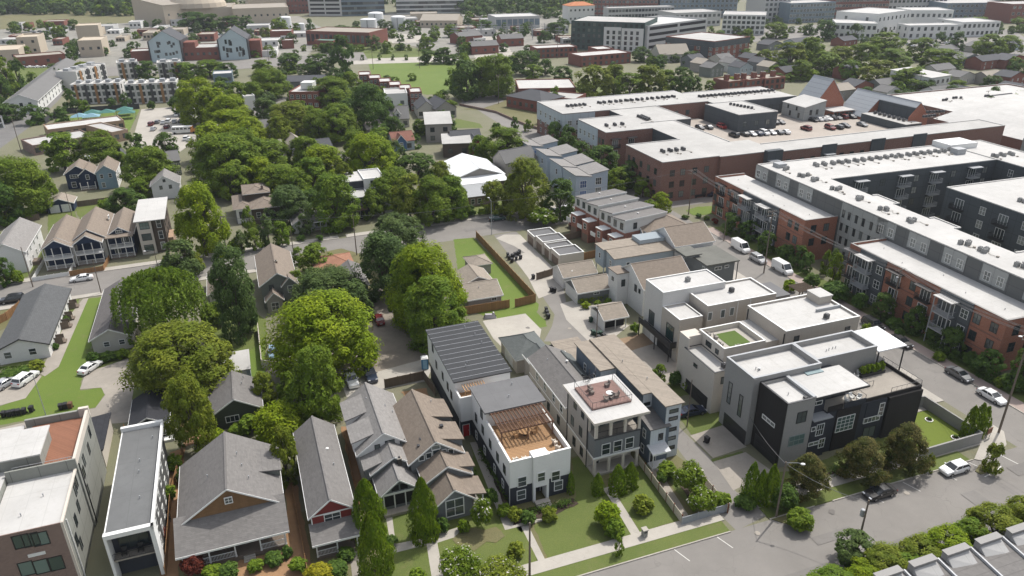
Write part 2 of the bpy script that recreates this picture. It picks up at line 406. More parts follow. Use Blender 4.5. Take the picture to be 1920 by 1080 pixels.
        co_ = [(x0-ov, y0-ov), (x1+ov, y0-ov), (x1+ov, y1+ov), (x0-ov, y1+ov)]
        q = [(a, b, h+th+.003) for (a, b), h in zip(co_, Ho)]
        r.slab(*q, th, rm)
        if tm:
            t_ = s.mb('trim')
            t_.hexa([(q[0][0], q[0][1]-.05, q[0][2]-th-.08), (q[1][0], q[1][1]-.05, q[1][2]-th-.08), (q[1][0], q[1][1], q[1][2]-th-.08), (q[0][0], q[0][1], q[0][2]-th-.08),
                     (q[0][0], q[0][1]-.05, q[0][2]+.01), (q[1][0], q[1][1]-.05, q[1][2]+.01), (q[1][0], q[1][1], q[1][2]+.01), (q[0][0], q[0][1], q[0][2]+.01)], tm)
    def win(s, side, c, a, z, w, h, cols=1, rows=2, fm=None, gm=None, name='window', fw=.09):
        fm = fm or TRIM; gm = gm or GLASS
        g, f = win_mesh(w, h, cols, rows, fm, gm, fw)
        l = {'S': (a, c, z), 'N': (a, c, z), 'W': (c, a, z), 'E': (c, a, z)}[side]
        o = put(name, g, s.e, l, ROT[side]); put('frame', f, o); s.nw += 1; return o
    def pw(s, side, c, pts, w, h, cols=1, rows=2, fm=None, gm=None, name='window', fw=.09):   # windows where the photo shows them
        for u, v in pts:
            a, z = s.on(side, c, u, v); s.win(side, c, a, z, w, h, cols, rows, fm, gm, name, fw)
    def door(s, side, c, a, w=1.0, h=2.1, m=None, z=0.0, name='door'):
        d = MB(); d.box(-w/2, w/2, -.045, .05, 0, h, m or BLKM)
        for x0, x1, z0, z1 in ((-w/2-.1, -w/2, 0, h+.1), (w/2, w/2+.1, 0, h+.1), (-w/2, w/2, h, h+.1)): d.box(x0, x1, -.06, .05, z0, z1, TRIM)
        o = d.build(name, s.e, {'S': (a, c, z), 'N': (a, c, z), 'W': (c, a, z), 'E': (c, a, z)}[side], ROT[side])
        hb = MB(); hb.tube((w*.36, -.1, 1.0), (w*.36, -.1, 1.15), .03, GREYM); hb.build('handle', o); return o
    def garage(s, side, c, a, w=4.8, h=2.3, m=None, z=0.0):
        d = MB(); m = m or WHITE; n = 4
        for i in range(n): d.box(-w/2, w/2, -.03-.02*(i % 2), .05, h*i/n+.01, h*(i+1)/n-.01, m)
        return d.build('garage_door', s.e, {'S': (a, c, z), 'N': (a, c, z), 'W': (c, a, z), 'E': (c, a, z)}[side], ROT[side])
    def porch(s, x0, x1, y0, y1, zf, zr, n=4, rail=True, pm=None, back='n', steps=None):
        """a deck with posts along its south edge, a balustrade between them"""
        pm = pm or WHITE
        s.box('porch_floor', x0, x1, y0, y1, 0 if zf < 2 else zf-.25, zf, WOODP if zf < 2 else pm)
        xs = [x0+.1+(x1-x0-.2)*i/(n-1) for i in range(n)]
        for i, x in enumerate(xs):
            b = MB(); b.box(-.08, .08, -.08, .08, 0, zr-zf, pm); b.box(-.12, .12, -.12, .12, 0, .12, pm); b.box(-.12, .12, -.12, .12, zr-zf-.16, zr-zf, pm)
            b.build('post', s.e, (x, y0+.12, zf))
        if rail:
            for i in range(n-1):
                if steps is not None and i == steps: continue
                b = MB(); L = xs[i+1]-xs[i]-.16
                b.box(0, L, -.03, .03, .88, .95, pm); b.box(0, L, -.025, .025, .1, .15, pm)
                k = max(3, int(L/.16))
                for j in range(k): q = L*(j+.5)/k; b.box(q-.02, q+.02, -.018, .018, .15, .88, pm)
                b.build('railing', s.e, (xs[i]+.08, y0+.12, zf))
        if steps is not None:
            x = (xs[steps]+xs[steps+1])/2; b = MB(); k = max(2, int(zf/.18))
            for j in range(k): b.box(-.7, .7, -.28*(j+1), -.28*j, 0, zf-(j+1)*zf/(k+1), CONC)
            b.build('steps', s.e, (x, y0-.002, 0))
    def vent(s, x, y, z, k=0, h=.35):
        b = MB()
        if k == 0: b.tube((0, 0, 0), (0, 0, h), .06, GREYM); b.tube((0, 0, h), (0, 0, h+.08), .09, GREYM)
        elif k == 1: b.tube((0, 0, -.1), (0, 0, .2), .16, GREYM, 8); b.dome((0, 0, .2), .26, .26, .14, WHITE, 10, 3)
        else: b.box(-.25, .25, -.25, .25, 0, .3, BLKM)
        b.build('roof_vent', s.e, (x, y, z))
    def chimney(s, x, y, z, h=1.0, w=.6, m=None):
        b = MB(); b.box(-w/2, w/2, -w/2, w/2, -.6, h, m or BRICKD); b.box(-w/2-.06, w/2+.06, -w/2-.06, w/2+.06, h, h+.1, CONCD); b.box(-w/4, w/4, -w/4, w/4, h+.1, h+.25, BLKM)
        b.build('chimney', s.e, (x, y, z))
AC = {}
def ac_mesh(dark=True):
    if dark in AC: return AC[dark]
    b = MB(); c = M('condenser casing', (.10, .10, .105), rough=.6, var=.2) if dark else M('pale condenser casing', (.36, .36, .35), rough=.6, var=.1)
    b.box(-.38, .38, -.38, .38, .12, .86, c); b.tube((0, 0, .86), (0, 0, .93), .33, BLKM, 10); b.tube((0, 0, .93), (0, 0, .96), .1, GREYM, 6)
    for i in range(5): b.box(-.4, .4, -.4, .4, .2+.13*i, .225+.13*i, BLKM)
    for x in (-.3, .3): b.box(x-.06, x+.06, -.42, .42, 0, .12, CONCD)
    AC[dark] = b.mesh('condenser'); return AC[dark]

# ------------------------------------------------------------------ trees
LEAFS = {
 'mid': M('mid green leaves', (.125, .20, .017), 'leaf', col2=(.185, .25, .023)),
 'bright': M('bright yellow green leaves', (.185, .265, .010), 'leaf', col2=(.26, .32, .014)),
 'dark': M('dark green leaves', (.070, .13, .022), 'leaf', col2=(.108, .172, .028)),
 'olive': M('olive leaves', (.15, .20, .018), 'leaf', col2=(.215, .245, .026)),
 'blue': M('grey green leaves', (.085, .135, .036), 'leaf', col2=(.13, .185, .05)),
 'cedar': M('arborvitae leaves', (.115, .19, .010), 'leaf', col2=(.18, .25, .016)),
 'willow': M('willow leaves', (.125, .205, .020), 'leaf', col2=(.175, .25, .03)),
 'magnolia': M('magnolia leaves', (.08, .095, .018), 'leaf', col2=(.16, .135, .04)),
 'gold': M('golden leaves', (.26, .24, .015), 'leaf', col2=(.33, .29, .02)),
 'red': M('dark red leaves', (.12, .03, .022), 'leaf', col2=(.18, .045, .026)),
 'blossom': M('white blossom', (.6, .58, .5), 'leaf', col2=(.7, .66, .6)),
}
TREES = {}
def leafquad(b, c, nrm, s, rg, m, asp=.62):
    nrm = nrm.normalized(); a = nrm.orthogonal().normalized(); q = nrm.cross(a); t = rg.random()*6.283
    u = a*math.cos(t)+q*math.sin(t); w = nrm.cross(u)*asp
    s *= .7+.6*rg.random()
    b.face([c-u*s, c-w*s*.8+nrm*s*.12, c+u*s, c+w*s*.8+nrm*s*.12], m)
def crown_mesh(shape, leaf, lod, seed):
    key = (shape, leaf, lod, seed)
    if key in TREES: return TREES[key]
    rg = random.Random(hash((shape, lod))*0+seed*97+lod*13+len(shape)); b = MB(); m = LEAFS[leaf]
    nc, nl, ls = {-1: (210, 165, .0145), 0: (120, 140, .020), 1: (74, 70, .035), 2: (40, 34, .06), 3: (22, 20, .095)}[lod]
    if shape in ('round', 'oval', 'wide', 'egg'):
        cb = {'round': .06, 'oval': .045, 'wide': .09, 'egg': .03}[shape]
        lob = [(rg.uniform(0, 6.28), rg.uniform(.25, .85), rg.uniform(.0, .26)) for _ in range(7)]
        for i in range(nc):
            t = rg.random()**.9; ph = rg.uniform(0, 6.283); zz = t
            prof = (math.sin(math.pi*min(.97, (.16+.80*zz)))**.55) if shape in ('round', 'wide') else math.sin(math.pi*((.22 if shape == 'egg' else .17)+.78*zz))**.7*(1.06-.16*zz)
            gap = 1-.32*max([math.exp(-((math.cos(ph-a)-1)**2*10+(zz-z0)**2*22)) for a, z0, k in lob])
            rr = .40*prof*gap*(1 if rg.random() < .72 else rg.uniform(.25, .85))*rg.uniform(.86, 1.1)
            c = Vector((math.cos(ph)*rr, math.sin(ph)*rr, cb+(.93-cb)*zz)); cr = rg.uniform(.045, .14)*(1.2 if lod > 1 else 1)
            out = Vector((c.x, c.y, (c.z-.5)*.7)); out = out.normalized() if out.length > .01 else Vector((0, 0, 1))
            for j in range(nl):
                d = Vector((rg.gauss(0, 1), rg.gauss(0, 1), rg.gauss(0, 1))).normalized()
                if d.dot(out) < -.35: d = -d
                p = c+Vector((d.x, d.y, d.z*.78))*cr*rg.uniform(.55, 1.12)
                leafquad(b, p, d*.7+out*.5+Vector((0, 0, .8))+Vector((rg.gauss(0, .36), rg.gauss(0, .36), rg.gauss(0, .36))), ls, rg, m)
    elif shape == 'column':
        for i in range(int(nc*nl*.8)):
            z = rg.random()**1.15; ph = rg.uniform(0, 6.283); lob = 1+.13*math.sin(ph*3+seed+z*9)+.10*math.sin(ph*5+z*21)
            r_ = .5*lob*(min(1, (1-z)*1.75)**.62+.02)*(.86+.14*min(1, z*8+.3))*rg.uniform(.8, 1.04)
            p = Vector((math.cos(ph)*r_, math.sin(ph)*r_, z)); leafquad(b, p, Vector((math.cos(ph), math.sin(ph), .5))+Vector((rg.gauss(0, .35), rg.gauss(0, .35), rg.gauss(0, .3))), ls*1.2, rg, m, .5)
    elif shape == 'cone':
        for i in range(nc*nl//2):
            z = rg.random()**1.5; ph = rg.uniform(0, 6.283); r_ = .5*(1-z)*rg.uniform(.7, 1.02)*(1+.16*math.sin(z*40))+.01
            p = Vector((math.cos(ph)*r_, math.sin(ph)*r_, .05+.95*z)); leafquad(b, p, Vector((math.cos(ph), math.sin(ph), .6))+Vector((rg.gauss(0, .35), rg.gauss(0, .35), rg.gauss(0, .3))), ls*1.2, rg, m, .5)
    elif shape == 'willow':
        for i in range(520):
            ph = rg.uniform(0, 6.283); rr = .47*math.sqrt(rg.random()); top = .62+.36*math.sqrt(max(0, 1-(rr/.5)**2))*rg.uniform(.8, 1)
            if rg.random() < .45: top *= rg.uniform(.62, .97)
            ln = rg.uniform(.16, .42)*(1 if rr > .3 else .6); x, y = math.cos(ph)*rr, math.sin(ph)*rr
            for j in range(22):
                t = j/22; p = Vector((x*(1+.12*t)+rg.gauss(0, .008), y*(1+.12*t)+rg.gauss(0, .008), top-ln*t-.06*t*t))
                leafquad(b, p, Vector((math.cos(ph), math.sin(ph), .3))+Vector((rg.gauss(0, .5), rg.gauss(0, .5), rg.gauss(0, .3))), .026, rg, m, .45)
    elif shape == 'shrub':
        for i in range(nc):
            ph = rg.uniform(0, 6.283); rr = .36*math.sqrt(rg.random()); z = rg.uniform(.25, .8)*math.sqrt(max(.1, 1-(rr/.5)**2)); c = Vector((math.cos(ph)*rr, math.sin(ph)*rr, z))
            for j in range(nl):
                d = Vector((rg.gauss(0, 1), rg.gauss(0, 1), rg.gauss(0, 1))).normalized(); d.z = abs(d.z)*rg.choice((1, 1, -.5))
                leafquad(b, c+d*rg.uniform(.08, .17), d+Vector((0, 0, .7)), ls*1.5, rg, m)
    elif shape == 'bloom':
        for i in range(nc):
            ph = rg.uniform(0, 6.283); rr = .38*math.sqrt(rg.random()); z = .25+rg.uniform(.15, .62)*math.sqrt(max(.1, 1-(rr/.5)**2)); c = Vector((math.cos(ph)*rr, math.sin(ph)*rr, z))
            for j in range(nl):
                d = Vector((rg.gauss(0, 1), rg.gauss(0, 1), rg.gauss(0, 1))).normalized(); fl = rg.random() < .06 and d.z > .2
                leafquad(b, c+d*rg.uniform(.06, .14)*(1.1 if fl else 1), d+Vector((0, 0, .5)), ls*(1.2 if not fl else 1.5), rg, LEAFS['blossom'] if fl else m)
    TREES[key] = b.mesh('crown'); return TREES[key]
TRUNKS = {}
def trunk_mesh(k):
    if k in TRUNKS: return TRUNKS[k]
    rg = random.Random(k+5); b = MB()
    b.tube((0, 0, -.01), (.005, .0, .28), .030, BARK, 8, .021)
    for i in range(6):
        ph = i*1.05+rg.uniform(-.3, .3); z0 = .2+.03*i; r_ = rg.uniform(.16, .28); q = Vector((math.cos(ph)*r_*.55, math.sin(ph)*r_*.55, z0+.22)); q2 = Vector((math.cos(ph)*r_, math.sin(ph)*r_, z0+.22+rg.uniform(.12, .25)))
        b.tube((.004, 0, z0), q, .014, BARK, 6, .009); b.tube(q, q2, .009, BARK, 5, .004)
        b.tube(q, q+Vector((rg.uniform(-.1, .1), rg.uniform(-.1, .1), .18)), .008, BARK, 5, .003)
    b.tube((.005, 0, .28), (0, 0, .8), .021, BARK, 7, .004)
    TRUNKS[k] = b.mesh('trunk'); return TRUNKS[k]
def vegetate(name, cat, desc, g, rad, h, shape, leaf, lod, seed, trunk=True, label=None, uv=None, group=None):
    o = empty(name, (g.x, g.y, g.z), rnd.uniform(0, 6.28), cat=cat, group=group)
    c = put('crown' if trunk else 'foliage', crown_mesh(shape, leaf, lod, seed), o)
    if trunk: put('trunk', trunk_mesh(seed % 3), o)
    o.scale = (rad*2.08, rad*2.08, h)
    if label: o['label'] = label
    else: later(o, desc, *uv)
    return o
ADJ = {'mid': 'green', 'bright': 'yellow green', 'dark': 'dark green', 'olive': 'olive green', 'blue': 'grey green', 'cedar': 'green', 'willow': 'light green', 'magnolia': 'bronze green', 'gold': 'golden yellow', 'red': 'dark red'}
def tree(u, vt, vb, w, leaf='mid', shape='round', lod=1, label=None, group=None, name='tree', cat='tree', gz=0.0):
    """a tree from the box its crown fills in the photo: column of its middle, rows of its top and foot, width"""
    g = P(u, vb, gz); dep = proj(g)[2]
    rad = w*dep/F/2
    # the far rim of a broad crown stands higher in the picture than its axis, so aim a little lower
    h = max(.4, height(g, vt)-rad*.46*70/max(70, g.length)*(shape in ('round', 'wide', 'shrub', 'bloom', 'egg')))
    if shape == 'round' and h > rad*2.6: shape = 'oval'
    size = 'tall' if h > 13 else ('small' if h < 5.5 else 'medium')
    kind = {'round': 'round tree', 'wide': 'spreading tree', 'oval': 'oval tree', 'column': 'columnar evergreen', 'cone': 'conical evergreen', 'willow': 'weeping willow', 'shrub': 'shrub', 'bloom': 'blossoming shrub', 'egg': 'egg shaped tree'}[shape]
    sm = shape in ('shrub', 'bloom')
    return vegetate(name if not sm else 'shrub', cat if not sm else 'shrub', '%s %s %s' % (size if not sm else 'leafy', ADJ[leaf], kind), g, rad, h, shape, leaf, lod, rnd.randint(0, 4), not sm and shape not in ('column', 'cone', 'egg'), label, (u, vb), group or ('trees of the quarter' if not sm else 'garden shrubs'))

# ------------------------------------------------------------------ vehicles
CARM = {}
TYRE = M('tyre rubber', (.015, .015, .015), rough=.85); RIM = M('wheel rim', (.32, .32, .33), rough=.3, metal=.7)
LAMP = M('headlight lens', (.6, .62, .65), rough=.1, spec=.8); TAIL = M('tail light lens', (.32, .012, .012), rough=.2)
CGL = M('car glass', (.012, .015, .018), rough=.04, spec=.9, var=0)
PAINTS = {'white': (.72, .72, .71), 'black': (.012, .012, .014), 'silver': (.42, .43, .44), 'grey': (.13, .135, .14), 'dark blue': (.02, .03, .06), 'red': (.33, .02, .018), 'dark red': (.14, .015, .015), 'green': (.02, .06, .05), 'light blue': (.22, .33, .42), 'beige': (.42, .37, .29), 'yellow': (.62, .33, .03)}
def car_meshes(kind, colour):
    key = (kind, colour)
    if key in CARM: return CARM[key]
    pm = M('car paint '+colour, PAINTS[colour], 'paint', rough=.32, metal=.25 if colour != 'white' else 0, spec=.5)
    L, W, prof, base, top, hz = {
        'sedan': (4.7, 1.82, [(-2.35, .78), (-2.25, .98), (-1.55, 1.03), (1.0, .97), (2.0, .80), (2.3, .62)], (-1.75, 1.05), (-1.05, .2), 1.44),
        'hatch': (4.4, 1.8, [(-2.2, .85), (-2.1, 1.0), (-1.6, 1.03), (1.0, .98), (1.9, .83), (2.15, .65)], (-2.05, 1.1), (-1.6, .3), 1.5),
        'suv': (4.8, 1.92, [(-2.4, .95), (-2.3, 1.12), (-1.6, 1.15), (1.0, 1.1), (2.1, 1.0), (2.35, .75)], (-2.25, 1.15), (-1.95, .45), 1.76),
        'van': (5.7, 2.05, [(-2.85, 1.2), (-2.8, 1.35), (-1.6, 1.35), (1.5, 1.3), (2.5, 1.15), (2.8, .8)], (-2.8, 2.0), (-2.72, 1.15), 2.45),
        'pickup': (5.5, 1.98, [(-2.75, 1.0), (-2.7, 1.12), (-1.0, 1.14), (1.0, 1.12), (2.4, 1.05), (2.7, .8)], (-.85, 1.3), (-.55, .7), 1.82)}[kind]
    b = MB(); hw = W/2; z0 = .26
    rows = []
    for x, z in prof:
        e = .86 if abs(x) > L*.46 else (.95 if abs(x) > L*.4 else 1.0)
        w = hw*e; rows.append([(x, -w*.94, z0), (x, -w, z0+.22), (x, -w, z*.82), (x, -w*.93, z), (x, w*.93, z), (x, w, z*.82), (x, w, z0+.22), (x, w*.94, z0)])
    for i in range(len(rows)-1):
        for j in range(7): b.face([rows[i][j], rows[i][j+1], rows[i+1][j+1], rows[i+1][j]][::-1], pm)
    b.face(rows[0], pm); b.face(rows[-1][::-1], pm)
    zb = .96 if kind in ('sedan', 'hatch') else (1.08 if kind != 'van' else 1.28); tw = hw*.76 if kind != 'van' else hw*.88; bw = hw*.92
    g = MB(); B_ = [(base[0], -bw, zb), (base[1], -bw, zb), (base[1], bw, zb), (base[0], bw, zb)]; T_ = [(top[0], -tw, hz-.07), (top[1], -tw, hz-.07), (top[1], tw, hz-.07), (top[0], tw, hz-.07)]
    g.hexa(B_+T_, CGL)
    b.hexa([(top[0]-.06, -tw-.03, hz-.09), (top[1]+.05, -tw-.03, hz-.09), (top[1]+.05, tw+.03, hz-.09), (top[0]-.06, tw+.03, hz-.09), (top[0]+.1, -tw*.9, hz), (top[1]-.12, -tw*.9, hz), (top[1]-.12, tw*.9, hz), (top[0]+.1, tw*.9, hz)], pm)
    for p, q in zip(B_, T_): b.tube(p, q, .055, pm, 5)
    for sy in (-1, 1):
        for f in ((.52,) if kind != 'suv' else (.35, .66)):
            b.tube((base[0]+(base[1]-base[0])*f, sy*(bw-.0), zb), (top[0]+(top[1]-top[0])*f, sy*tw, hz-.06), .045, pm, 5)
        if kind == 'van':
            b.hexa([(base[0]-.01, sy*bw-.02, zb), (.9, sy*bw-.02, zb), (.9, sy*bw+.02, zb), (base[0]-.01, sy*bw+.02, zb), (top[0], sy*tw-.02, hz-.08), (.75, sy*tw-.02, hz-.08), (.75, sy*tw+.02, hz-.08), (top[0], sy*tw+.02, hz-.08)], pm)
        b.box(base[1]-.35, base[1]-.2, min(sy*(hw), sy*(hw+.17)), max(sy*hw, sy*(hw+.17)), zb, zb+.13, pm)
    if kind == 'pickup': b.box(-2.6, -.95, -hw*.8, hw*.8, 1.13, 1.145, BLKM)
    b.box(-L/2+.02, L/2-.1, -hw*.88, hw*.88, .18, .3, BLKM)
    w = MB(); w.tube((0, -.11, 0), (0, .11, 0), .33, TYRE, 14); rm_ = MB(); rm_.tube((0, -.125, 0), (0, .125, 0), .21, RIM, 10)
    h = MB(); xh = prof[-1][0]; h.box(xh-.28, xh+.02, -.2, .2, -.07, .07, LAMP); t = MB(); xt = prof[0][0]; t.box(xt-.02, xt+.12, -.18, .18, -.09, .09, TAIL)
    pl = MB(); pl.box(xt-.03, xt+.02, -.26, .26, -.06, .06, TRIM)
    CARM[key] = (b.mesh('body'), g.mesh('window'), w.mesh('wheel'), rm_.mesh('rim'), h.mesh('headlight'), t.mesh('taillight'), pl.mesh('number_plate'), L, W, z0, prof)
    return CARM[key]
WORD = {'sedan': 'sedan', 'hatch': 'hatchback', 'suv': 'utility car', 'van': 'panel van', 'pickup': 'pickup truck'}
CARPROTO = {}
def car(u, v, head, colour, kind='sedan', label=None, group=None, gz=.012, small=False, desc=None, at=None):
    """head: degrees of its nose on the ground, from the picture's right, towards the far side"""
    g = at or P(u, v, gz)
    if small:
        key = (kind, colour, 's')
        if key not in CARPROTO:
            me = car_meshes(kind, colour); bm_ = MB()
            o = put('parked_car', me[0]); w = put('window', me[1], o)
            for x in (-me[7]*.29, me[7]*.30):
                for y in (-me[8]/2+.1, me[8]/2-.1): put('wheel', me[2], o, (x, y, .33))
            CARPROTO[key] = o; c = o
        else: c = dup(CARPROTO[key])
    else:
        me = car_meshes(kind, colour); c = empty('parked_car', (0, 0, 0))
        put('body', me[0], c); put('window', me[1], c)
        for x in (-me[7]*.29, me[7]*.30):
            for y in (-me[8]/2+.1, me[8]/2-.1):
                wq = put('wheel', me[2], c, (x, y, .33)); put('rim', me[3], wq)
        for y in (-me[8]*.33, me[8]*.33):
            put('headlight', me[4], c, (0, y, me[10][-1][1]+.02)); put('taillight', me[5], c, (0, y, me[10][0][1]-.02))
        put('number_plate', me[6], c, (0, 0, .62))
    c.location = (g.x, g.y, g.z); c.rotation_euler.z = R(head); c['category'] = 'van' if kind == 'van' else ('pickup' if kind == 'pickup' else 'car')
    c.name = {'van': 'parked_van', 'pickup': 'parked_pickup'}.get(kind, 'parked_car')
    c['group'] = group or 'vehicles parked about the streets'
    if label: c['label'] = label
    else: later(c, desc or 'parked %s %s' % (colour, WORD[kind]), u, v)
    return c

# ------------------------------------------------------------------ ground sheets and street furniture
LAYER = [0.004]
def sheet(name, px, m, lift=None, world=False, h=None, group=None):
    """a flat piece of ground from its corners in the photo; h = a real step up (a kerb)"""
    pts = [P(*p) if not world else Vector((p[0], p[1], 0)) for p in px]
    a = sum(pts[i].x*pts[(i+1) % len(pts)].y-pts[(i+1) % len(pts)].x*pts[i].y for i in range(len(pts)))
    if a < 0: pts.reverse()
    if not h and name in ('lawn', 'bare_ground', 'planting_bed', 'ground_patch', 'stain'):   # soft ground has a ragged rim
        rg = random.Random(int(abs(pts[0].x)*100)); q = []
        for i in range(len(pts)):
            p0, p1 = pts[i], pts[(i+1) % len(pts)]; L = (p1-p0).length; k = max(1, min(60, int(L/.9))); n = Vector((p0.y-p1.y, p1.x-p0.x, 0)).normalized()
            for j in range(k): q.append(p0.lerp(p1, j/k)+n*rg.uniform(-.16, .16)*(1 if j else .5)*(1 if name != 'ground_patch' else 6))
        pts = q
    b = MB()
    if h: b.prism([(p.x, p.y) for p in pts], -.05, h, m)
    else:
        z = lift if lift is not None else LAYER[0]; LAYER[0] += .0006 if lift is None else 0
        b.face([(p.x, p.y, z) for p in pts], m)
    o = b.build(name); o['kind'] = 'structure'; return o
def wallrun(name, cat, label, px, h, t, m, post=None, pm=None, world=None, rail=None, pw_=.12, ph=.12, group=None, z=0.0):
    """a fence or garden wall along a line of pixels: panels and posts are its parts"""
    pts = world or [P(*p) for p in px]
    e = empty(name, tuple(pts[0]), 0, label, cat, group)
    b = MB(); pb = []
    for p, q in zip(pts, pts[1:]):
        d = (q-p); L = d.length; d.normalize(); n = Vector((-d.y, d.x, 0))*t/2; o = pts[0]
        A, B_ = p-o, q-o; zz = Vector((0, 0, z))
        if m:
            lo = Vector((0, 0, .04)); hi = Vector((0, 0, h))
            if rail:                                   # horizontal boards with gaps
                k = rail
                for i in range(k):
                    z0, z1 = .06+(h-.06)*i/k, .06+(h-.06)*(i+.8)/k
                    b.hexa([c+Vector((0, 0, z0)) for c in (A-n, B_-n, B_+n, A+n)]+[c+Vector((0, 0, z1)) for c in (A-n, B_-n, B_+n, A+n)], m)
            else: b.hexa([c+lo for c in (A-n, B_-n, B_+n, A+n)]+[c+hi for c in (A-n, B_-n, B_+n, A+n)], m)
        if post:
            k = max(1, round(L/post))
            for i in range(k+1): pb.append(A+(B_-A)*i/k)
    if m: b.build('panel', e)
    if post:
        pm = pm or m; w = MB(); w.box(-pw_/2, pw_/2, -pw_/2, pw_/2, 0, h+ph, pm); me = w.mesh('post')
        for q in pb[:90]: put('post', me, e, tuple(q), math.atan2(d.y, d.x))
    return e
INSUL = M('insulator', (.35, .33, .3), rough=.3)
def pole(u, v, vt, label, arms=1, lamp=None, transf=False, r=.14, ang=20, metal=False, lean=None, armw=1.2, hh=None):
    g = P(u, v); h = hh or height(g, vt); m = WOODP if not metal else GREYM
    e = empty('utility_pole' if not metal else 'light_pole', (g.x, g.y, 0), 0, label, 'pole', 'poles along the streets')
    b = MB(); b.tube((0, 0, -.1), (0, 0, h), r, m, 10, r*.62); b.build('shaft', e)
    a = Vector((math.cos(R(ang)), math.sin(R(ang)), 0)); n = Vector((-a.y, a.x, 0))
    tips = []
    for i in range(arms):
        z = h-.35-.95*i; c = MB()
        p, q = -a*armw, a*armw; w = n*.06
        c.hexa([p-w, q-w, q+w, p+w]+[k+Vector((0, 0, .14)) for k in (p-w, q-w, q+w, p+w)], WOODP); co_ = c.build('crossarm', e, (n.x*r, n.y*r, z))
        for k in (-.92, -.45, .45, .92):
            s_ = MB(); s_.tube((0, 0, 0), (0, 0, .22), .05, INSUL, 6, .035); s_.build('insulator', co_, tuple(a*armw*k+Vector((0, 0, .14))))
            tips.append(Vector((g.x, g.y, z+.35))+a*armw*k+n*r)
    if not arms: tips = [Vector((g.x, g.y, h-.3))]
    if lamp is not None:
        l = Vector((math.cos(R(lamp)), math.sin(R(lamp)), 0)); zt = h-.7 if arms else h-.15; c = MB(); c.tube((0, 0, 0), l*1.4+Vector((0, 0, .35)), .035, GREYM, 6); c.tube(l*1.4+Vector((0, 0, .35)), l*2.0+Vector((0, 0, .33)), .03, GREYM, 6)
        ao = c.build('lamp_arm', e, (0, 0, zt)); c = MB(); q = l*2.0+Vector((0, 0, .3)); c.dome((q.x, q.y, q.z), .32, .22, .14, TRIM, 10, 3); c.dome((q.x, q.y, q.z+.001), .3, .2, -.08, INSUL, 10, 3); c.build('lamp_head', ao)
    if transf:
        c = MB(); c.tube((0, 0, -.5), (0, 0, .45), .27, GREYM, 12); c.dome((0, 0, .45), .27, .27, .1, GREYM, 12, 3); c.build('transformer', e, (n.x*.45, n.y*.45, h-2.3))
    if label is None: later(e, ('wooden' if not metal else 'grey metal')+' pole standing', u, v)
    return [t for t in tips], e
WIREM = M('cable', (.11, .11, .11), rough=.5)
def wire(p, q, sag, label, r=.032, n=14):
    b = MB(); pts = [p.lerp(q, i/n)-Vector((0, 0, sag*4*(i/n)*(1-i/n))) for i in range(n+1)]
    for a, c in zip(pts, pts[1:]): b.tube(a-p, c-p, r, WIREM, 4)
    return tag(b.build('overhead_wire', None, tuple(p)), label, 'wire', 'overhead wires')
def hedge(px, w, h, leaf, label, name='hedge'):
    pts = [P(*p) for p in px]; e = empty(name, tuple(pts[0]), 0, label, 'hedge'); b = MB(); rg = random.Random(len(label))
    for p, q in zip(pts, pts[1:]):
        L = (q-p).length
        for i in range(int(L*w*h*95)+40):
            t = rg.random(); o = Vector((rg.gauss(0, w*.25), rg.gauss(0, w*.25), 0)); z = rg.random()**.6*h*(1+.18*math.sin(t*L*2.1)+.1*math.sin(t*L*5.3))
            leafquad(b, p.lerp(q, t)-pts[0]+o+Vector((0, 0, z)), Vector((o.x, o.y, .6))+Vector((rg.gauss(0, .4), rg.gauss(0, .4), rg.gauss(0, .3))), .15, rg, LEAFS[leaf])
    b.build('foliage', e); return e
BRICK = M('red brick', (.26, .085, .05), 'brick', col2=(.31, .12, .075), var=.15)
BRICKD = M('dark brick', (.185, .12, .1), 'brick', col2=(.23, .155, .125), var=.15)
BRICKT = M('tan brick', (.30, .2, .13), 'brick', var=.15)
# ================================================================== THE GROUND
URB = M('mixed town ground', (.115, .125, .06), 'grass', col2=(.175, .165, .115), bump=.4)
b = MB()
b.face([(-2500, -100, 0), (2500, -100, 0), (2500, 4500, 0), (-2500, 4500, 0)], URB)
o = b.build('ground'); o['kind'] = 'structure'
E20 = Vector((math.cos(G20), math.sin(G20), 0)); E110 = Vector((-math.sin(G20), math.cos(G20), 0))
def strip(name, p0, d, t0, t1, w0, w1, m, h=None, lift=None):
    """a straight band: from p0 along d between t0 and t1, from w0 to w1 to the left of it"""
    n = Vector((-d.y, d.x, 0)); q = [p0+d*t0+n*w0, p0+d*t1+n*w0, p0+d*t1+n*w1, p0+d*t0+n*w1]
    return sheet(name, [(a.x, a.y) for a in q], m, lift, True, h)
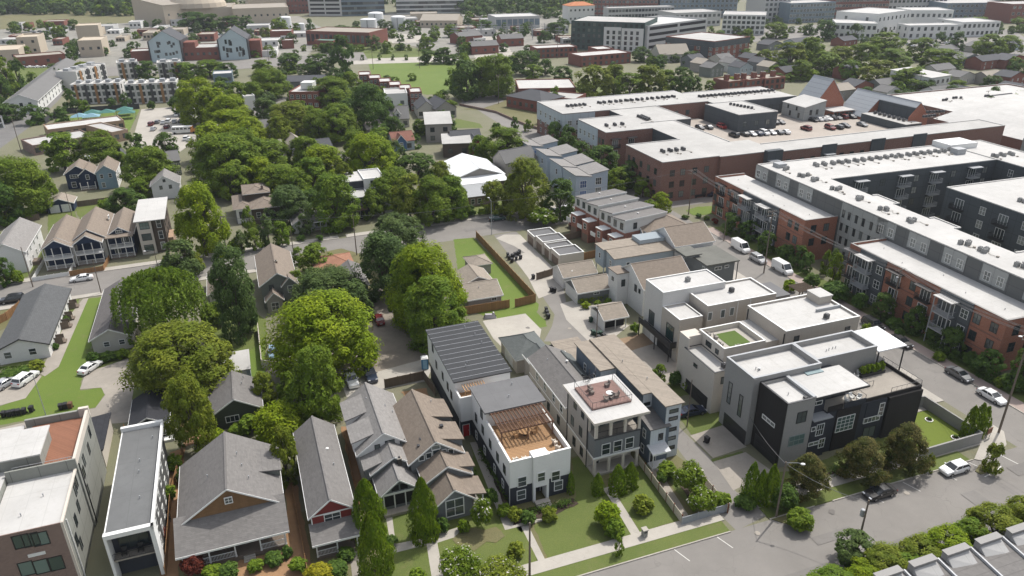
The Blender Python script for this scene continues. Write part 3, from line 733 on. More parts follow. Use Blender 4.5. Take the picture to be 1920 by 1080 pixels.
# roads --------------------------------------------------------------
FS0 = P(1381, 993); FS = Vector((math.cos(R(19.7)), math.sin(R(19.7)), 0))
strip('road', FS0, FS, -70, 130, -13.5, 0, ASPH)                       # the street in front
RS0 = P(1658, 624); RS = E110
strip('road', RS0, RS, -75, 260, 0, 9.0, ASPH)                         # the street by the brick flats
MS0 = P(790, 426); MS = Vector((math.cos(R(21.4)), math.sin(R(21.4)), 0))
strip('road', MS0, MS, -190, 150, -12.6, 0, ASPH)                      # the cross street in the middle
sheet('road', [(-30, 300), (60, 235), (108, 190), (118, 178), (124, 150), (95, 150), (20, 205), (-60, 262)], ASPHD)
sheet('road', [(860, 198), (900, 208), (960, 228), (1020, 255), (1070, 285), (1100, 275), (1020, 235), (930, 205), (868, 190)], ASPH)
sheet('road', [(926, 441), (968, 434), (1010, 480), (1056, 535), (1062, 570), (1085, 610), (1110, 648), (1160, 660), (1190, 690), (1250, 735), (1262, 790), (1335, 861), (1380, 922), (1440, 965), (1381, 995), (1340, 955), (1300, 880), (1262, 830), (1225, 790), (1120, 660), (1062, 640), (1020, 640), (1035, 612), (1040, 590), (1000, 530), (950, 472)], ASPH)   # the alley
sheet('road', [(-40, 812), (115, 776), (180, 765), (250, 748), (262, 790), (200, 795), (60, 834), (-40, 850)], CONCD)
# pavements with kerbs --------------------------------------------------
strip('pavement', FS0, FS, -70, -1.0, .0, 2.0, GRASS, .10)
strip('pavement', FS0, FS, -70, -.5, 2.0, 3.9, CONC, .13)
strip('kerb', FS0, FS, -70, -1.0, -.16, 0, CONC, .13)
strip('pavement', FS0, FS, 5.2, 40.6, .1, 2.3, GRASS, .10)
strip('pavement', FS0, FS, 5.2, 46.5, 2.3, 4.5, CONC, .13)
strip('kerb', FS0, FS, 5.2, 12.5, -.06, .1, CONC, .13); strip('kerb', FS0, FS, 15.5, 41.0, -.06, .1, CONC, .13)
sheet('pavement', [(1826, 862), (1838, 834), (1862, 798), (1882, 810), (1887, 834), (1872, 856), (1850, 866)], CONC, h=.125)
sheet('pavement', [(1440, 972), (1476, 962), (1522, 968), (1516, 984), (1490, 988)], GRASSD, h=.11)   # the kerbed planting island
sheet('pavement', [(1828, 884), (1836, 872), (1860, 868), (1872, 876), (1858, 886), (1838, 890)], GRASSD, h=.11)
BRP = M('brick paving', (.24, .13, .105), 'brick', col2=(.3, .17, .14), var=.15)
strip('pavement', RS0, RS, -32, 62, -2.6, 0, BRP, .13); strip('kerb', RS0, RS, -32, 62, 0, .16, CONC, .13)
strip('pavement', RS0, RS, -75, -32, -2.6, 0, CONC, .13)
strip('pavement', RS0, RS, -22, 62, 9.0, 12.5, CONC, .12)
strip('pavement', MS0, MS, -190, -22, .0, 2.2, CONC, .12); strip('pavement', MS0, MS, -20, 70, .0, 2.2, CONC, .12)
strip('pavement', MS0, MS, -190, -40, -14.4, -12.6, CONC, .12)
# parking bay lines, stop lines ---------------------------------------------
PAINT = M('road paint', (.55, .54, .5), var=.15)
for t in (-9.5, -3.2, 21.0, 27.5, 34.2, 40.0):
    n = Vector((-FS.y, FS.x, 0)); c = FS0+FS*t
    sheet('road_marking', [(q.x, q.y) for q in (c-n*.25, c+FS*.12-n*.25, c+FS*.9-n*2.6, c+FS*.78-n*2.6)], PAINT, .016, True)
for a, bb in (((1846, 894), (1868, 884)), ((1868, 884), (1877, 874)), ((1873, 852), (1913, 872))):
    p, q = P(*a), P(*bb); n = Vector((-(q-p).y, (q-p).x, 0)).normalized()*.07
    sheet('road_marking', [(k.x, k.y) for k in (p-n, q-n, q+n, p+n)], PAINT, .016, True)
# a darker patch band along the gutter and seams in the street
strip('road', FS0, FS, -70, 130, -12.9, -8.6, M('newer asphalt', (.17, .16, .148), 'asphalt', var=.1, col2=(.14, .132, .125)))
# lawns ------------------------------------------------------------------
def lawn(*px, m=None): return sheet('lawn', list(px), m or GRASS)
lawn((155, 562), (200, 555), (195, 585), (170, 655), (155, 695), (150, 732), (190, 727), (197, 740), (180, 764), (115, 775), (-40, 805), (-40, 772), (0, 762), (47, 747), (75, 708), (105, 690), (145, 580), m=GRASSB)
lawn((125, 565), (150, 560), (140, 590), (110, 650), (100, 640), m=GRASS)
lawn((-30, 690), (60, 690), (75, 680), (95, 640), (80, 660), (-30, 700), m=GRASS)
lawn((160, 655), (245, 650), (262, 690), (165, 690), m=GRASS)
lawn((250, 720), (275, 690), (300, 780), (245, 790), m=GRASS)
lawn((0, 578), (40, 572), (20, 610), (-40, 640), (-40, 590), m=GRASSD)
lawn((380, 590), (440, 560), (500, 600), (497, 700), (440, 720), (400, 690), m=GRASS)
lawn((462, 660), (496, 640), (498, 700), (466, 710), m=GRASSB)
lawn((850, 449), (888, 446), (1010, 570), (1004, 600), (985, 612), (935, 600), (870, 580), m=GRASSB)
lawn((990, 570), (1022, 600), (1026, 612), (1004, 617), (980, 585), m=GRASSB)
lawn((560, 480), (640, 466), (690, 480), (700, 590), (560, 560), m=GRASSD)
lawn((780, 430), (868, 404), (940, 400), (980, 395), (990, 375), (800, 380), (770, 410), m=GRASS)
lawn((680, 470), (740, 500), (760, 640), (700, 640), m=GRASSD)
# front yards
YARD = [(300, 1110), (340, 1010), (560, 960), (880, 900), (1100, 850), (1215, 812), (1300, 880), (1366, 955), (1290, 988), (1000, 1062), (900, 1110)]
sheet('lawn', YARD, GRASSD, .006)
lawn((722, 955), (905, 905), (880, 830), (896, 828), (985, 1015), (960, 1072), (1012, 1060), (1000, 1030), (985, 985), (945, 1060), (740, 1100), (700, 1100), m=GRASS)
lawn((880, 880), (895, 830), (962, 985), (978, 1000), (1010, 1062), (940, 1082), (870, 1010), (870, 950), m=GRASS)
lawn((1000, 985), (1040, 972), (1120, 890), (1195, 1000), (1180, 1012), (1028, 1052), m=GRASS)
lawn((1072, 860), (1120, 838), (1130, 905), (1080, 930), m=GRASS)
lawn((1155, 925), (1165, 880), (1215, 870), (1272, 975), (1200, 1000), m=GRASS)
lawn((1200, 865), (1240, 895), (1290, 965), (1276, 972), m=GRASS)
lawn((1245, 892), (1308, 898), (1360, 945), (1300, 962), m=GRASS)
lawn((1272, 782), (1300, 770), (1350, 770), (1360, 800), (1296, 815), m=GRASS)
lawn((1240, 695), (1290, 690), (1295, 740), (1265, 745), m=GRASS)
lawn((1332, 862), (1392, 846), (1394, 850), (1338, 868), m=GRASS)
lawn((1380, 950), (1430, 890), (1500, 880), (1660, 815), (1730, 825), (1830, 815), (1840, 832), (1600, 900), (1440, 945), m=GRASS)
# hard standings, paths, drives -------------------------------------------
def hard(*px, m=None, n='path'): return sheet(n, list(px), m or CONC)
hard((881, 830), (896, 828), (961, 979), (947, 994)); hard((947.2, 994), (961.2, 979), (1031, 964), (1038, 972)); hard((977, 987.5), (990, 984.6), (1026, 1057), (1014, 1062))
hard((1130, 916), (1154, 910), (1160, 935), (1203, 1003), (1187, 1009), (1150, 945))
hard((1215, 880), (1235, 880), (1292, 968), (1278, 975), m=CONCD)
hard((722, 960), (734, 958), (742, 1020), (800, 1008), (870, 985), (876, 1000), (820, 1018), (835, 1100), (812, 1100), (800, 1022), (735, 1038))
hard((655, 1035), (672, 1033), (690, 1110), (664, 1110), m=CONCD)
hard((470, 1055), (500, 1048), (512, 1062), (470, 1075), m=M('red brick path', (.3, .12, .08), 'brick'))
hard((905, 602), (985, 588), (1015, 618), (1010, 645), (940, 650), (925, 635), n='driveway')
hard((1294, 817), (1359, 796), (1400, 838), (1337, 859), m=CONCD, n='driveway')
hard((1337, 866), (1398, 848), (1448, 884), (1375, 920), m=CONCD, n='driveway')
hard((1160, 660), (1250, 640), (1300, 690), (1250, 720), (1190, 690), m=CONCD, n='driveway')
hard((1050, 570), (1095, 558), (1130, 600), (1180, 610), (1130, 650), (1108, 645), (1062, 600), n='driveway')
hard((975, 440), (1040, 505), (1060, 540), (1010, 490), (965, 462), (930, 447), (945, 440), n='driveway')
hard((960, 480), (1000, 470), (1050, 520), (1060, 540), (1010, 560), (990, 520), m=CONC, n='driveway')
sheet('path', [(1140, 640), (1230, 620), (1240, 640), (1160, 665)], DIRT)
hard((150, 730), (160, 700), (240, 672), (252, 720), (246, 760), (180, 790), (178, 766), (197, 741), (190, 727), m=CONCD, n='driveway')
hard((-40, 715), (60, 695), (78, 706), (48, 747), (-40, 772), m=CONCD, n='driveway')
hard((132, 590), (156, 560), (166, 559), (110, 688), (84, 706), (74, 700), m=CONCD)
hard((690, 700), (790, 668), (810, 690), (800, 715), (745, 725), (650, 745), (640, 720), m=CONC, n='driveway')
hard((640, 640), (700, 620), (800, 640), (800, 672), (690, 702), (640, 715), (560, 700), (500, 700), (490, 680), (540, 670), m=GRAVEL, n='driveway')
hard((700, 540), (735, 540), (765, 640), (700, 640), m=GRAVEL, n='path')
hard((1690, 690), (1722, 710), (1705, 716), (1660, 692), n='path'); hard((1600, 640), (1628, 654), (1612, 660), (1590, 648), n='path')
hard((65, 465), (130, 458), (205, 440), (215, 455), (120, 475), (60, 490), n='driveway')
# middle distance ----------------------------------------------------------
lawn((-40, 440), (60, 430), (100, 470), (50, 520), (-40, 530), m=GRASS)
lawn((140, 390), (215, 375), (225, 400), (150, 412), m=GRASS); lawn((90, 400), (140, 388), (150, 450), (90, 470), m=GRASS)
lawn((350, 340), (420, 335), (420, 370), (355, 380), m=GRASS)
lawn((690, 118), (880, 116), (905, 168), (800, 178), (700, 150), m=GRASSB)             # the playing field
lawn((660, 84), (800, 92), (850, 104), (690, 112), m=GRASS)
hard((640, 112), (860, 104), (862, 115), (660, 121), m=CONC, n='road')
lawn((870, 205), (960, 185), (1010, 200), (1050, 240), (1000, 238), (930, 208), m=GRASSD)
lawn((855, 222), (900, 232), (905, 240), (850, 240), m=GRASS)
hard((245, 275), (265, 205), (405, 195), (430, 250), (370, 262), (330, 290), n='driveway', m=CONC)
lawn((75, 262), (110, 218), (262, 205), (240, 252), m=GRASSB)
lawn((120, 180), (170, 150), (190, 165), (130, 200), m=GRASSD)
hard((870, 182), (930, 176), (945, 190), (900, 205), m=ASPH, n='driveway')
lawn((1285, 395), (1305, 388), (1345, 386), (1340, 402), (1300, 404), m=GRASSB)
strip('lawn', RS0, RS, -30, 62, -6.4, -2.6, GRASS)

# worn wheel tracks, patches, manholes, stains
TRK = M('worn wheel track', (.178, .166, .152), 'asphalt', var=.1, col2=(.155, .145, .135)); PAT = M('asphalt patch', (.168, .158, .147), 'asphalt', var=.12); STN = M('oil stained asphalt', (.15, .14, .13), 'asphalt', var=.2)
for t, w0, L_, W_ in ((8, -6.0, 6, 1.4), (-8, -9, 3, 2.2), (22, -10, 9, 1.2), (33, -7.5, 2.5, 2.5), (2, -12, 5, 1.5), (44, -5, 4, 2)): strip('road', FS0, FS, t, t+L_, w0, w0+W_, PAT)
for t, w0 in ((-86, -6), (-120, -9), (-40, -5), (10, -8), (36, -4)): strip('road', MS0, MS, t, t+6, w0, w0+1.8, PAT)
def disc(p, r_, m, n):
    k = random.Random(int(p.x*10)); sheet(n, [(p.x+r_*math.cos(i*.52)*(1 if n == 'manhole' else k.uniform(.6, 1.2)), p.y+r_*math.sin(i*.52)*(1 if n == 'manhole' else k.uniform(.6, 1.2))) for i in range(12)], m, None, True)
for u, v in ((1180, 1040), (1420, 1000), (1700, 925), (1330, 830), (1068, 616), (1830, 770)): disc(P(u, v), .38, CONCD, 'manhole')
for u, v in ((1560, 960), (1720, 912), (1190, 670), (990, 615), (700, 702)): disc(P(u, v), .5, STN, 'stain')
RUST = M('orange earth', (.27, .16, .085), 'dirt', var=.18, col2=(.17, .13, .065), bump=.6)
for px in ([(318, 850), (348, 840), (336, 930), (334, 1085), (300, 1085), (308, 960)], [(536, 905), (556, 900), (590, 1085), (540, 1085), (535, 1030)], [(338, 790), (400, 780), (405, 815), (345, 840)], [(450, 1050), (535, 1035), (540, 1085), (420, 1085)], [(640, 800), (655, 800), (690, 930), (668, 935)], [(752, 735), (800, 728), (812, 760), (770, 760)]): sheet('bare_ground', px, RUST)
sheet('bare_ground', [(848, 1012), (862, 998), (888, 990), (908, 994), (930, 988), (946, 1006), (930, 1018), (912, 1016), (890, 1034), (862, 1028)], GRASSD)
for px in ([(962, 985), (1032, 968), (1085, 945), (1075, 935), (965, 960)], [(896, 835), (905, 832), (962, 960), (955, 968)], [(1395, 935), (1480, 912), (1490, 925), (1400, 955)], [(1480, 905), (1740, 835), (1745, 850), (1490, 922)], [(1260, 880), (1310, 895), (1345, 945), (1300, 955)]): sheet('planting_bed', px, MULCH)
# ================================================================== THE NEAR BLOCK
SHG = M('grey shingles', (.155, .147, .14), 'shingle'); SHGL = M('light grey shingles', (.215, .205, .195), 'shingle'); SHB = M('brown shingles', (.195, .16, .128), 'shingle')
SHD = M('charcoal shingles', (.06, .062, .066), 'shingle'); SHT = M('tan shingles', (.25, .215, .175), 'shingle'); SHK = M('black shingles', (.028, .029, .034), 'shingle', var=.25); SHN = M('green grey shingles', (.105, .115, .112), 'shingle')
SIDW = M('white lap siding', (.66, .655, .64), 'siding', var=.05); SIDG = M('grey lap siding', (.16, .17, .175), 'siding'); SIDB = M('blue grey lap siding', (.12, .15, .185), 'siding'); BATW = M('pale board and batten', (.52, .55, .57), 'batten', var=.06)
SIDGR = M('grey green siding', (.17, .185, .165), 'siding'); SIDO = M('dark olive siding', (.055, .066, .05), 'siding'); SIDR = M('dark red siding', (.19, .035, .03), 'siding'); SIDN = M('navy siding', (.02, .035, .07), 'siding'); SIDT = M('taupe siding', (.30, .28, .255), 'siding', var=.07); SIDC = M('cream siding', (.46, .44, .4), 'siding', var=.05); SIDL = M('light blue siding', (.36, .41, .44), 'siding')
CHAR = M('charcoal siding', (.038, .042, .052), 'siding'); STUW = M('white stucco', (.66, .66, .645), rough=.85, var=.05); STUC = M('cream stucco', (.52, .475, .415), rough=.9, var=.07); STUG = M('grey stucco', (.27, .263, .252), rough=.9, var=.07); STUB = M('beige stucco', (.44, .40, .35), 'siding', var=.07)
DKWOOD = M('black stained boards', (.022, .02, .02), 'boards', col2=(.05, .045, .04)); DECKW = M('cedar decking', (.34, .205, .105), 'boards', col2=(.26, .15, .08)); DECKM = M('mauve brown decking', (.23, .145, .125), 'boards', col2=(.2, .12, .1)); DECKT = M('terracotta decking', (.25, .115, .07), 'boards')
GRPAN = M('grey fibre panels', (.235, .24, .215), 'panel', var=.06); SEAMD = M('dark standing seam metal', (.04, .042, .045), rough=.7, var=.12, spec=.2); SEAMS = M('pale seam', (.42, .43, .44), rough=.5); DKCOP = M('dark coping', (.05, .05, .053), rough=.5); GRROOF = M('grey roof membrane', (.13, .13, .132), 'roofing', var=.1)
REDD = M('red door paint', (.42, .008, .014), rough=.4); GRASSW = M('black window frame', (.02, .021, .022), rough=.5)
CURT = M('pale blinds and painted sky glass', (.09, .10, .10), 'glass', rough=.08, col2=(.36, .37, .34), spec=.6)
GLG = M('painted green reflection glass', (.03, .06, .055), 'glass', rough=.05, col2=(.12, .18, .165), spec=.8)  # green pane colour paints in what the windows reflect
def chairs(bld, pts, z, m, group, wordy, kind='patio_chair'):
    for i, (x, y, r) in enumerate(pts):
        q = bld.world(x, y, z); e = empty(kind, tuple(q), bld.a+R(r), cat='chair', group=group)
        s = MB(); s.box(-.3, .3, -.32, .3, .3, .42, m); s.build('seat', e)
        s = MB(); s.hexa([(-.3, .22, .42), (.3, .22, .42), (.3, .34, .42), (-.3, .34, .42), (-.3, .36, .92), (.3, .36, .92), (.3, .44, .92), (-.3, .44, .92)], m); s.build('backrest', e)
        for a in (-.26, .26):
            s = MB(); s.box(a-.03, a+.03, -.3, .3, 0, .3, m); s.box(a-.05, a+.05, -.3, .25, .55, .6, m); s.build('arm', e)
        u, v, _ = proj(q); later(e, wordy, u, v)
def table(q, m, label, r=.55, z=.72):
    e = empty('patio_table', tuple(q), 0, label, 'table'); s = MB(); s.tube((0, 0, z-.05), (0, 0, z), r, m, 16); s.build('tabletop', e)
    s = MB(); s.tube((0, 0, 0), (0, 0, z-.05), .06, BLKM, 8); s.tube((0, 0, 0), (0, 0, .04), .3, BLKM, 10); s.build('pedestal', e)
def railing(b, pts, z, h=1.0, m=None, gap=.14, name='railing'):
    m = m or BLKM
    for (x0, y0), (x1, y1) in zip(pts, pts[1:]):
        r = MB(); L = math.hypot(x1-x0, y1-y0); d = Vector(((x1-x0)/L, (y1-y0)/L, 0)); a = Vector((x0, y0, z))
        r.tube(a+Vector((0, 0, h)), a+d*L+Vector((0, 0, h)), .035, m, 4); r.tube(a+Vector((0, 0, .1)), a+d*L+Vector((0, 0, .1)), .02, m, 4)
        k = max(1, int(L/gap))
        for i in range(k+1):
            p = a+d*(L*i/k); big = i % 12 == 0 or i == k; r.tube(p, p+Vector((0, 0, h)), .035 if big else .012, m, 4)
        r.build(name, b.e)

# ---- white house with the pergola deck
H6 = Bld('modern_house', 'long white flat roofed house with charcoal base and a brown pergola on its roof deck', 'house', P(957, 950))
landmark('the white pergola deck house', 985, 830)
b = H6; W_ = SIDW
b.box('wall', 0, 3.2, 0, 10, 3.1, 6.3, STUW); b.box('wall', 5.5, 8.8, 0, 10, 3.1, 6.3, STUW); b.box('wall', 3.2, 5.5, .001, 10, 3.1, 6.3, STUW)
b.box('base', .03, 3.2, .03, 19.6, 0, 3.098, CHAR); b.box('base', 5.5, 8.77, .03, 17, 0, 3.098, CHAR); b.box('base', 3.2, 5.5, 1.6, 10, 0, 3.098, CHAR)
b.box('bay', 3.2, 3.55, -.4, 1.2, 0, 7.6, STUW); b.box('bay', 5.15, 5.5, -.4, 1.2, 0, 7.6, STUW); b.box('bay', 3.55, 5.15, -.398, 1.198, 2.5, 7.6, STUW); b.box('bay', 3.15, 5.55, -.45, .3, 7.602, 7.68, STUW)
for a0, a1, c0, c1 in ((0, 8.8, 0, .22), (0, .22, .22, 10), (8.58, 8.8, .22, 10)): b.box('parapet', a0, a1, c0, c1, 6.302, 7.4, STUW); b.box('coping', a0-.05, a1+.05, c0-.05, c1+.05, 7.402, 7.48, TRIM)
b.box('deck', .22, 8.58, .22, 10, 6.302, 6.36, DECKW)
b.box('wall', 0, 8.8, 10, 17, 3.1, 8.75, STUW); b.box('roof', -.25, 9.2, 9.75, 17.2, 8.752, 9.0, GRROOF)
b.box('wall', -1.8, 7.0, 17.003, 19.6, 3.1, 6.6, STUW); b.box('base', -1.77, .03, 17.5, 36, 0, 3.098, CHAR)
for a0, a1, c0, c1 in ((-1.8, 0, 17.003, 17.2), (-1.8, -1.6, 17.2, 19.6)): b.box('parapet', a0, a1, c0, c1, 6.602, 7.4, STUW); b.box('coping', a0-.03, a1+.03, c0-.03, c1+.03, 7.402, 7.46, TRIM)
b.box('deck', -1.6, 3.5, 17.203, 19.6, 6.602, 6.66, DECKW)
b.box('wall', -1.8, 7.2, 19.6, 36.6, 3.1, 8.7, STUW); b.box('base', 0.03, 7.17, 19.6, 36.57, 0, 3.098, CHAR)
b.shed(-1.8, 7.2, 19.6, 36.6, 8.72, 9.1, 'y', .25, None, SEAMD)
for i in range(12):
    y = 20.2+1.47*i; z = 8.72+.18+.38*(y-19.6)/17+.01; b.box('seam', -2.02, 7.42, y, y+.05, z, z+.05, SEAMS)
PGW = M('brown pergola timber', (.15, .085, .055), rough=.8)
for i in range(15): b.box('pergola', .6+.55*i, .72+.55*i, 4.9, 9.97, 8.62, 8.82, PGW)
for i in range(17): b.box('pergola', .5, 8.5, 5.0+.3*i, 5.05+.3*i, 8.822, 8.87, PGW)
for y in (5.1, 7.4, 9.8): b.box('pergola', .5, 8.5, y, y+.12, 8.42, 8.618, PGW)
for x in (.6, 4.5, 8.2): b.box('pergola', x, x+.16, 5.1, 5.26, 6.36, 8.42, PGW)
for i in range(9): b.box('small_pergola', -.8+.42*i, -.7+.42*i, 17.5, 19.55, 8.1, 8.2, PINEW)
b.box('small_pergola', -.9, 2.8, 17.5, 17.6, 7.98, 8.1, PINEW); b.box('small_pergola', -.85, -.75, 17.5, 17.6, 6.6, 8.1, PINEW)
b.pw('S', 0, [(979, 903), (1042, 892)], 1.15, 1.5); b.pw('S', -.42, [(1015, 894)], 1.0, 1.35); b.win('S', .03, 1.6, 1.55, 1.15, 1.5); b.win('S', .03, 7.1, 1.55, 1.15, 1.5)
b.door('S', 1.6, 4.35, 1.2, 2.3, BLKM); b.box('step', 3.3, 5.4, -1.9, -1.3, 0, .17, CONC); b.box('step', 3.3, 5.4, -1.3, -.45, 0, .34, CONC)
for y, z in ((2.2, 4.7), (5.0, 4.7), (8.2, 4.7), (11.6, 4.9), (14.8, 4.9), (12, 7.4)): b.win('W', 0, y, z, .8, 1.3, fm=GRASSW)
for y in (3, 6.5, 11, 15): b.win('W', .03, y, 1.6, .7, 1.2)
for y, z in ((22, 5), (24, 5.4), (27, 5.6), (31, 5.5), (33, 7.6)): b.win('W', -1.8, y, z, .75, 1.3, fm=GRASSW)
b.door('S', 17.5, -.9, 1.0, 2.1, REDD)
b.box('downpipe', -.08, -.001, .1, .2, 0, 7.2, TRIM); b.box('downpipe', -1.88, -1.801, 17.6, 17.7, 0, 7.2, TRIM)
for x in (1.4, 4.4, 7.4): b.box('wall_lamp', x-.09, x+.09, 9.85, 9.998, 8.2, 8.5, BLKM)
for x, y in ((1.5, 24), (1.0, 23), (5.4, 32), (4.5, 35), (5.6, 29)): b.vent(x, y, 8.98+.02*(y-20), 0)
b.vent(6, 15.5, 9.0, 0); b.vent(4.4, 12.5, 9.0, 0)
b.done()
chairs(b, [(1.2, 1.2, 180), (2.4, 1.0, 180), (3.9, 1.1, 170), (5.2, 1.5, 160), (7.6, 1.6, 130), (7.7, 2.9, 100)], 6.36, M('cream cushion', (.55, .50, .43), var=.05), 'lounge chairs on the pergola deck', 'cream deck lounge chair')
table(b.world(4.6, 6.4, 6.36), PINEW, 'round wooden table under the brown pergola', .9)
chairs(b, [(3.2, 6.4, 90), (6.0, 6.4, -90), (4.6, 7.8, 0)], 6.36, PINEW, 'dining chairs on the pergola deck', 'wooden dining chair', 'dining_chair')

# ---- three storey house with the roof deck
H7 = Bld('three_storey_house', 'grey and cream three storey house with arched porches and a brown roof deck', 'house', Vector((11.6, 84.8, 0)))
b = H7; landmark('the railed deck house', 1140, 800)
def arcade(bl, part, x0, x1, y, t, z0, z1, n, m, pier=.38, rise=.5):
    """a wall of n arched openings along x"""
    w = bl.mb(part); L = (x1-x0-pier)/n
    for i in range(n+1): w.box(x0+L*i, x0+L*i+pier, y, y+t, z0, z1, m)
    zs = z1-.35-rise
    for i in range(n):
        a, c = x0+L*i+pier, x0+L*(i+1); mid, hw = (a+c)/2, (c-a)/2
        w.box(a, c, y+.002, y+t-.002, z1-.35, z1-.002, m)
        k = 8
        for j in range(k):
            u0, u1 = a+(c-a)*j/k, a+(c-a)*(j+1)/k
            h = max(math.sqrt(max(0, 1-((u-mid)/hw)**2)) for u in (u0, u1)); w.box(u0, u1, y+.004, y+t-.004, zs+rise*h, z1-.35, m) if h < .99 else None
b.box('wall', .2, 7.4, 3.2, 10.2, 0, 3.1, STUC); b.box('wall', .2, 7.4, 1.0, 10.2, 3.1, 6.4, SIDG); b.box('wall', .2, 7.4, 3.4, 10.2, 6.4, 9.6, SIDGR)
b.box('wall', .15, .199, 3.4, 10.25, 3.1, 9.6, SIDT); b.box('wall', .15, .199, 3.2, 10.25, 0, 3.1, STUC)
arcade(b, 'arcade', .2, 7.4, 1.0, .35, 0, 3.1, 3, STUC); b.box('arcade', .2, .55, 1.35, 3.2, 2.6, 3.1, STUC); b.box('arcade', 7.05, 7.4, 1.35, 3.2, 2.6, 3.1, STUC)
arcade(b, 'loggia', .2, 7.4, 1.0, .3, 6.4, 9.6, 3, STUC, .42); b.box('loggia', .2, .5, 1.3, 3.4, 9.2, 9.6, STUC); b.box('loggia', .2, .5, 3.0, 3.4, 6.4, 9.2, STUC)
b.box('loggia_floor', .2, 7.4, 1.0, 3.4, 6.4, 6.46, CONCD); b.box('porch_floor', .2, 7.4, .8, 3.2, 0, .3, CONC)
b.box('band', .1, 7.5, .9, 1.0, 3.0, 3.25, TRIM); b.box('band', .1, 7.5, .9, 1.0, 6.3, 6.5, DKCOP); b.box('band', .08, .15, .9, 10.2, 3.0, 3.2, TRIM)
b.box('roof', -.5, 8.1, 0, 10.7, 9.6, 9.9, MEMB); b.box('fascia', -.55, 8.15, -.05, 0, 9.55, 9.93, STUC); b.box('fascia', -.55, -.5, 0, 10.7, 9.55, 9.93, STUC)
for i in range(4): b.box('bracket', .3+2.25*i, .42+2.25*i, .25, 1.0, 9.2, 9.6, STUC)
b.box('deck', .6, 6.8, 3.0, 9.0, 9.9, 10.15, DECKM)
b.pw('S', 1.0, [(1136, 842), (1158, 836), (1180, 830)], 1.2, 1.75)
for y, z in ((5, 8.2), (7.6, 8.2), (5.5, 4.8), (8.4, 4.8), (5.0, 1.6), (7.6, 1.6)): b.win('W', .15, y, z, .8, 1.4, fm=GRASSW)
b.box('downpipe', .03, .15, 3.2, 3.32, 0, 9.5, BLKM); b.box('downpipe', .03, .15, 10.1, 10.2, 0, 9.5, BLKM)
b.door('S', 3.2, 1.6, 1.0, 2.2, BLKM, .3); b.win('S', 3.4, 2.2, 7.8, 1.3, 2.1, 2, 1, GRASSW); b.win('S', 3.4, 4.9, 7.8, 1.3, 2.1, 2, 1, GRASSW)
railing(b, [(.6, 9), (.6, 3), (6.8, 3), (6.8, 9)], 10.15, 1.0, gap=.6); railing(b, [(.55, 1.1), (7.05, 1.1)], 6.46, .95, gap=.13)
b.done()
chairs(b, [(2.2, 6.6, 90), (2.5, 7.6, 100), (4.3, 4.4, -60), (5.2, 4.6, -100), (3.4, 4.3, 60), (5.2, 7.6, -90)], 10.15, M('grey wicker', (.2, .17, .15), var=.15), 'chairs on the railed roof deck', 'grey wicker chair')
table(b.world(4.3, 5.0, 10.15), WHITE, 'small white table between wicker chairs on the mauve roof deck')
e = empty('spiral_stair', tuple(b.world(3.4, 9.9, 9.9)), G20, 'black metal spiral stair rail rising behind the mauve roof deck', 'staircase')
s = MB(); s.tube((0, 0, -3), (0, 0, 2.3), .06, BLKM); s.build('column', e)
for i in range(14):
    t = i*.45; s = MB(); s.tube((math.cos(t)*.2, math.sin(t)*.2, i*.2-1.2), (math.cos(t)*.9, math.sin(t)*.9, i*.2-1.2), .03, BLKM, 4); s.tube((math.cos(t)*.9, math.sin(t)*.9, i*.2-1.2), (math.cos(t)*.9, math.sin(t)*.9, i*.2-.2), .022, BLKM, 4); s.tube((math.cos(t)*.9, math.sin(t)*.9, i*.2-.2), (math.cos(t+.45)*.9, math.sin(t+.45)*.9, i*.2), .03, BLKM, 4); s.build('tread', e)

R7 = Bld('rear_house', 'long two storey beige house with grey pitched roof behind the railed roof deck', 'house', H7.world(0, 10.6), G20, land='the long beige house')
b = R7; b.gable(.2, 6.4, 0, 15.5, 5.9, 1.7, 'y', .35, STUB, SHG, TRIM); b.gable(.8, 5.6, 15.5, 19.5, 4.4, 1.5, 'y', .3, SIDT, SHN, TRIM)
b.gable(4.2, 7.2, 6.5, 14.5, 5.6, 1.0, 'y', .3, SIDT, SHN)
for y in (2, 5, 8.6, 12): b.win('W', .2, y, 4.4, .9, 1.4)
for y in (3, 7, 11): b.win('W', .2, y, 1.5, .8, 1.4, fm=GRASSW)
b.box('band', .12, .2, 0, 15.5, 3.0, 3.15, TRIM); b.vent(4.6, 10, 7.3, 1); b.vent(2, 12, 6.9, 0); b.done()
b = Bld('garage', 'small beige garage with a green grey hipped roof beside the striped roof', 'garage', H6.world(12.6, 31.6), G20)
b.hip(.3, 6.7, .3, 8.6, 2.9, 1.9, .4, STUB, SHN, TRIM); b.garage('W', .3, 4.5, 4.2); b.done()

# ---- blue grey narrow house with tan roof
b = Bld('narrow_house', 'tall narrow blue grey house with a long tan shingle roof and white battened front', 'house', Vector((24.0, 89.4, 0))); landmark('the tall blue grey house', 1240, 800)
b.shed(-1.8, .7, 1.0, 22.3, 9.3, 9.3, 'y', .35, SIDB, SHT); b.shed(-3.3, -1.8, 5.0, 22.3, 9.28, 9.28, 'y', .33, SIDB, SHT); b.shed(-6.0, -3.3, 13.5, 22.5, 9.0, 9.0, 'y', .3, SIDB, SHT)
b.box('front_panel', -1.75, .72, .93, 1.0, 0, 9.25, BATW); b.box('front_panel', -3.28, -1.8, 4.93, 5.0, 0, 9.2, BATW); b.box('front_panel', -6, -3.3, 13.43, 13.5, 0, 8.95, BATW)
b.shed(-4.3, -1.2, 0.6, 4.9, 6.0, 6.6, 'y', .2, SIDB, SHG); b.box('front_panel', -4.3, -1.8, .53, .6, 2.9, 5.95, BATW)
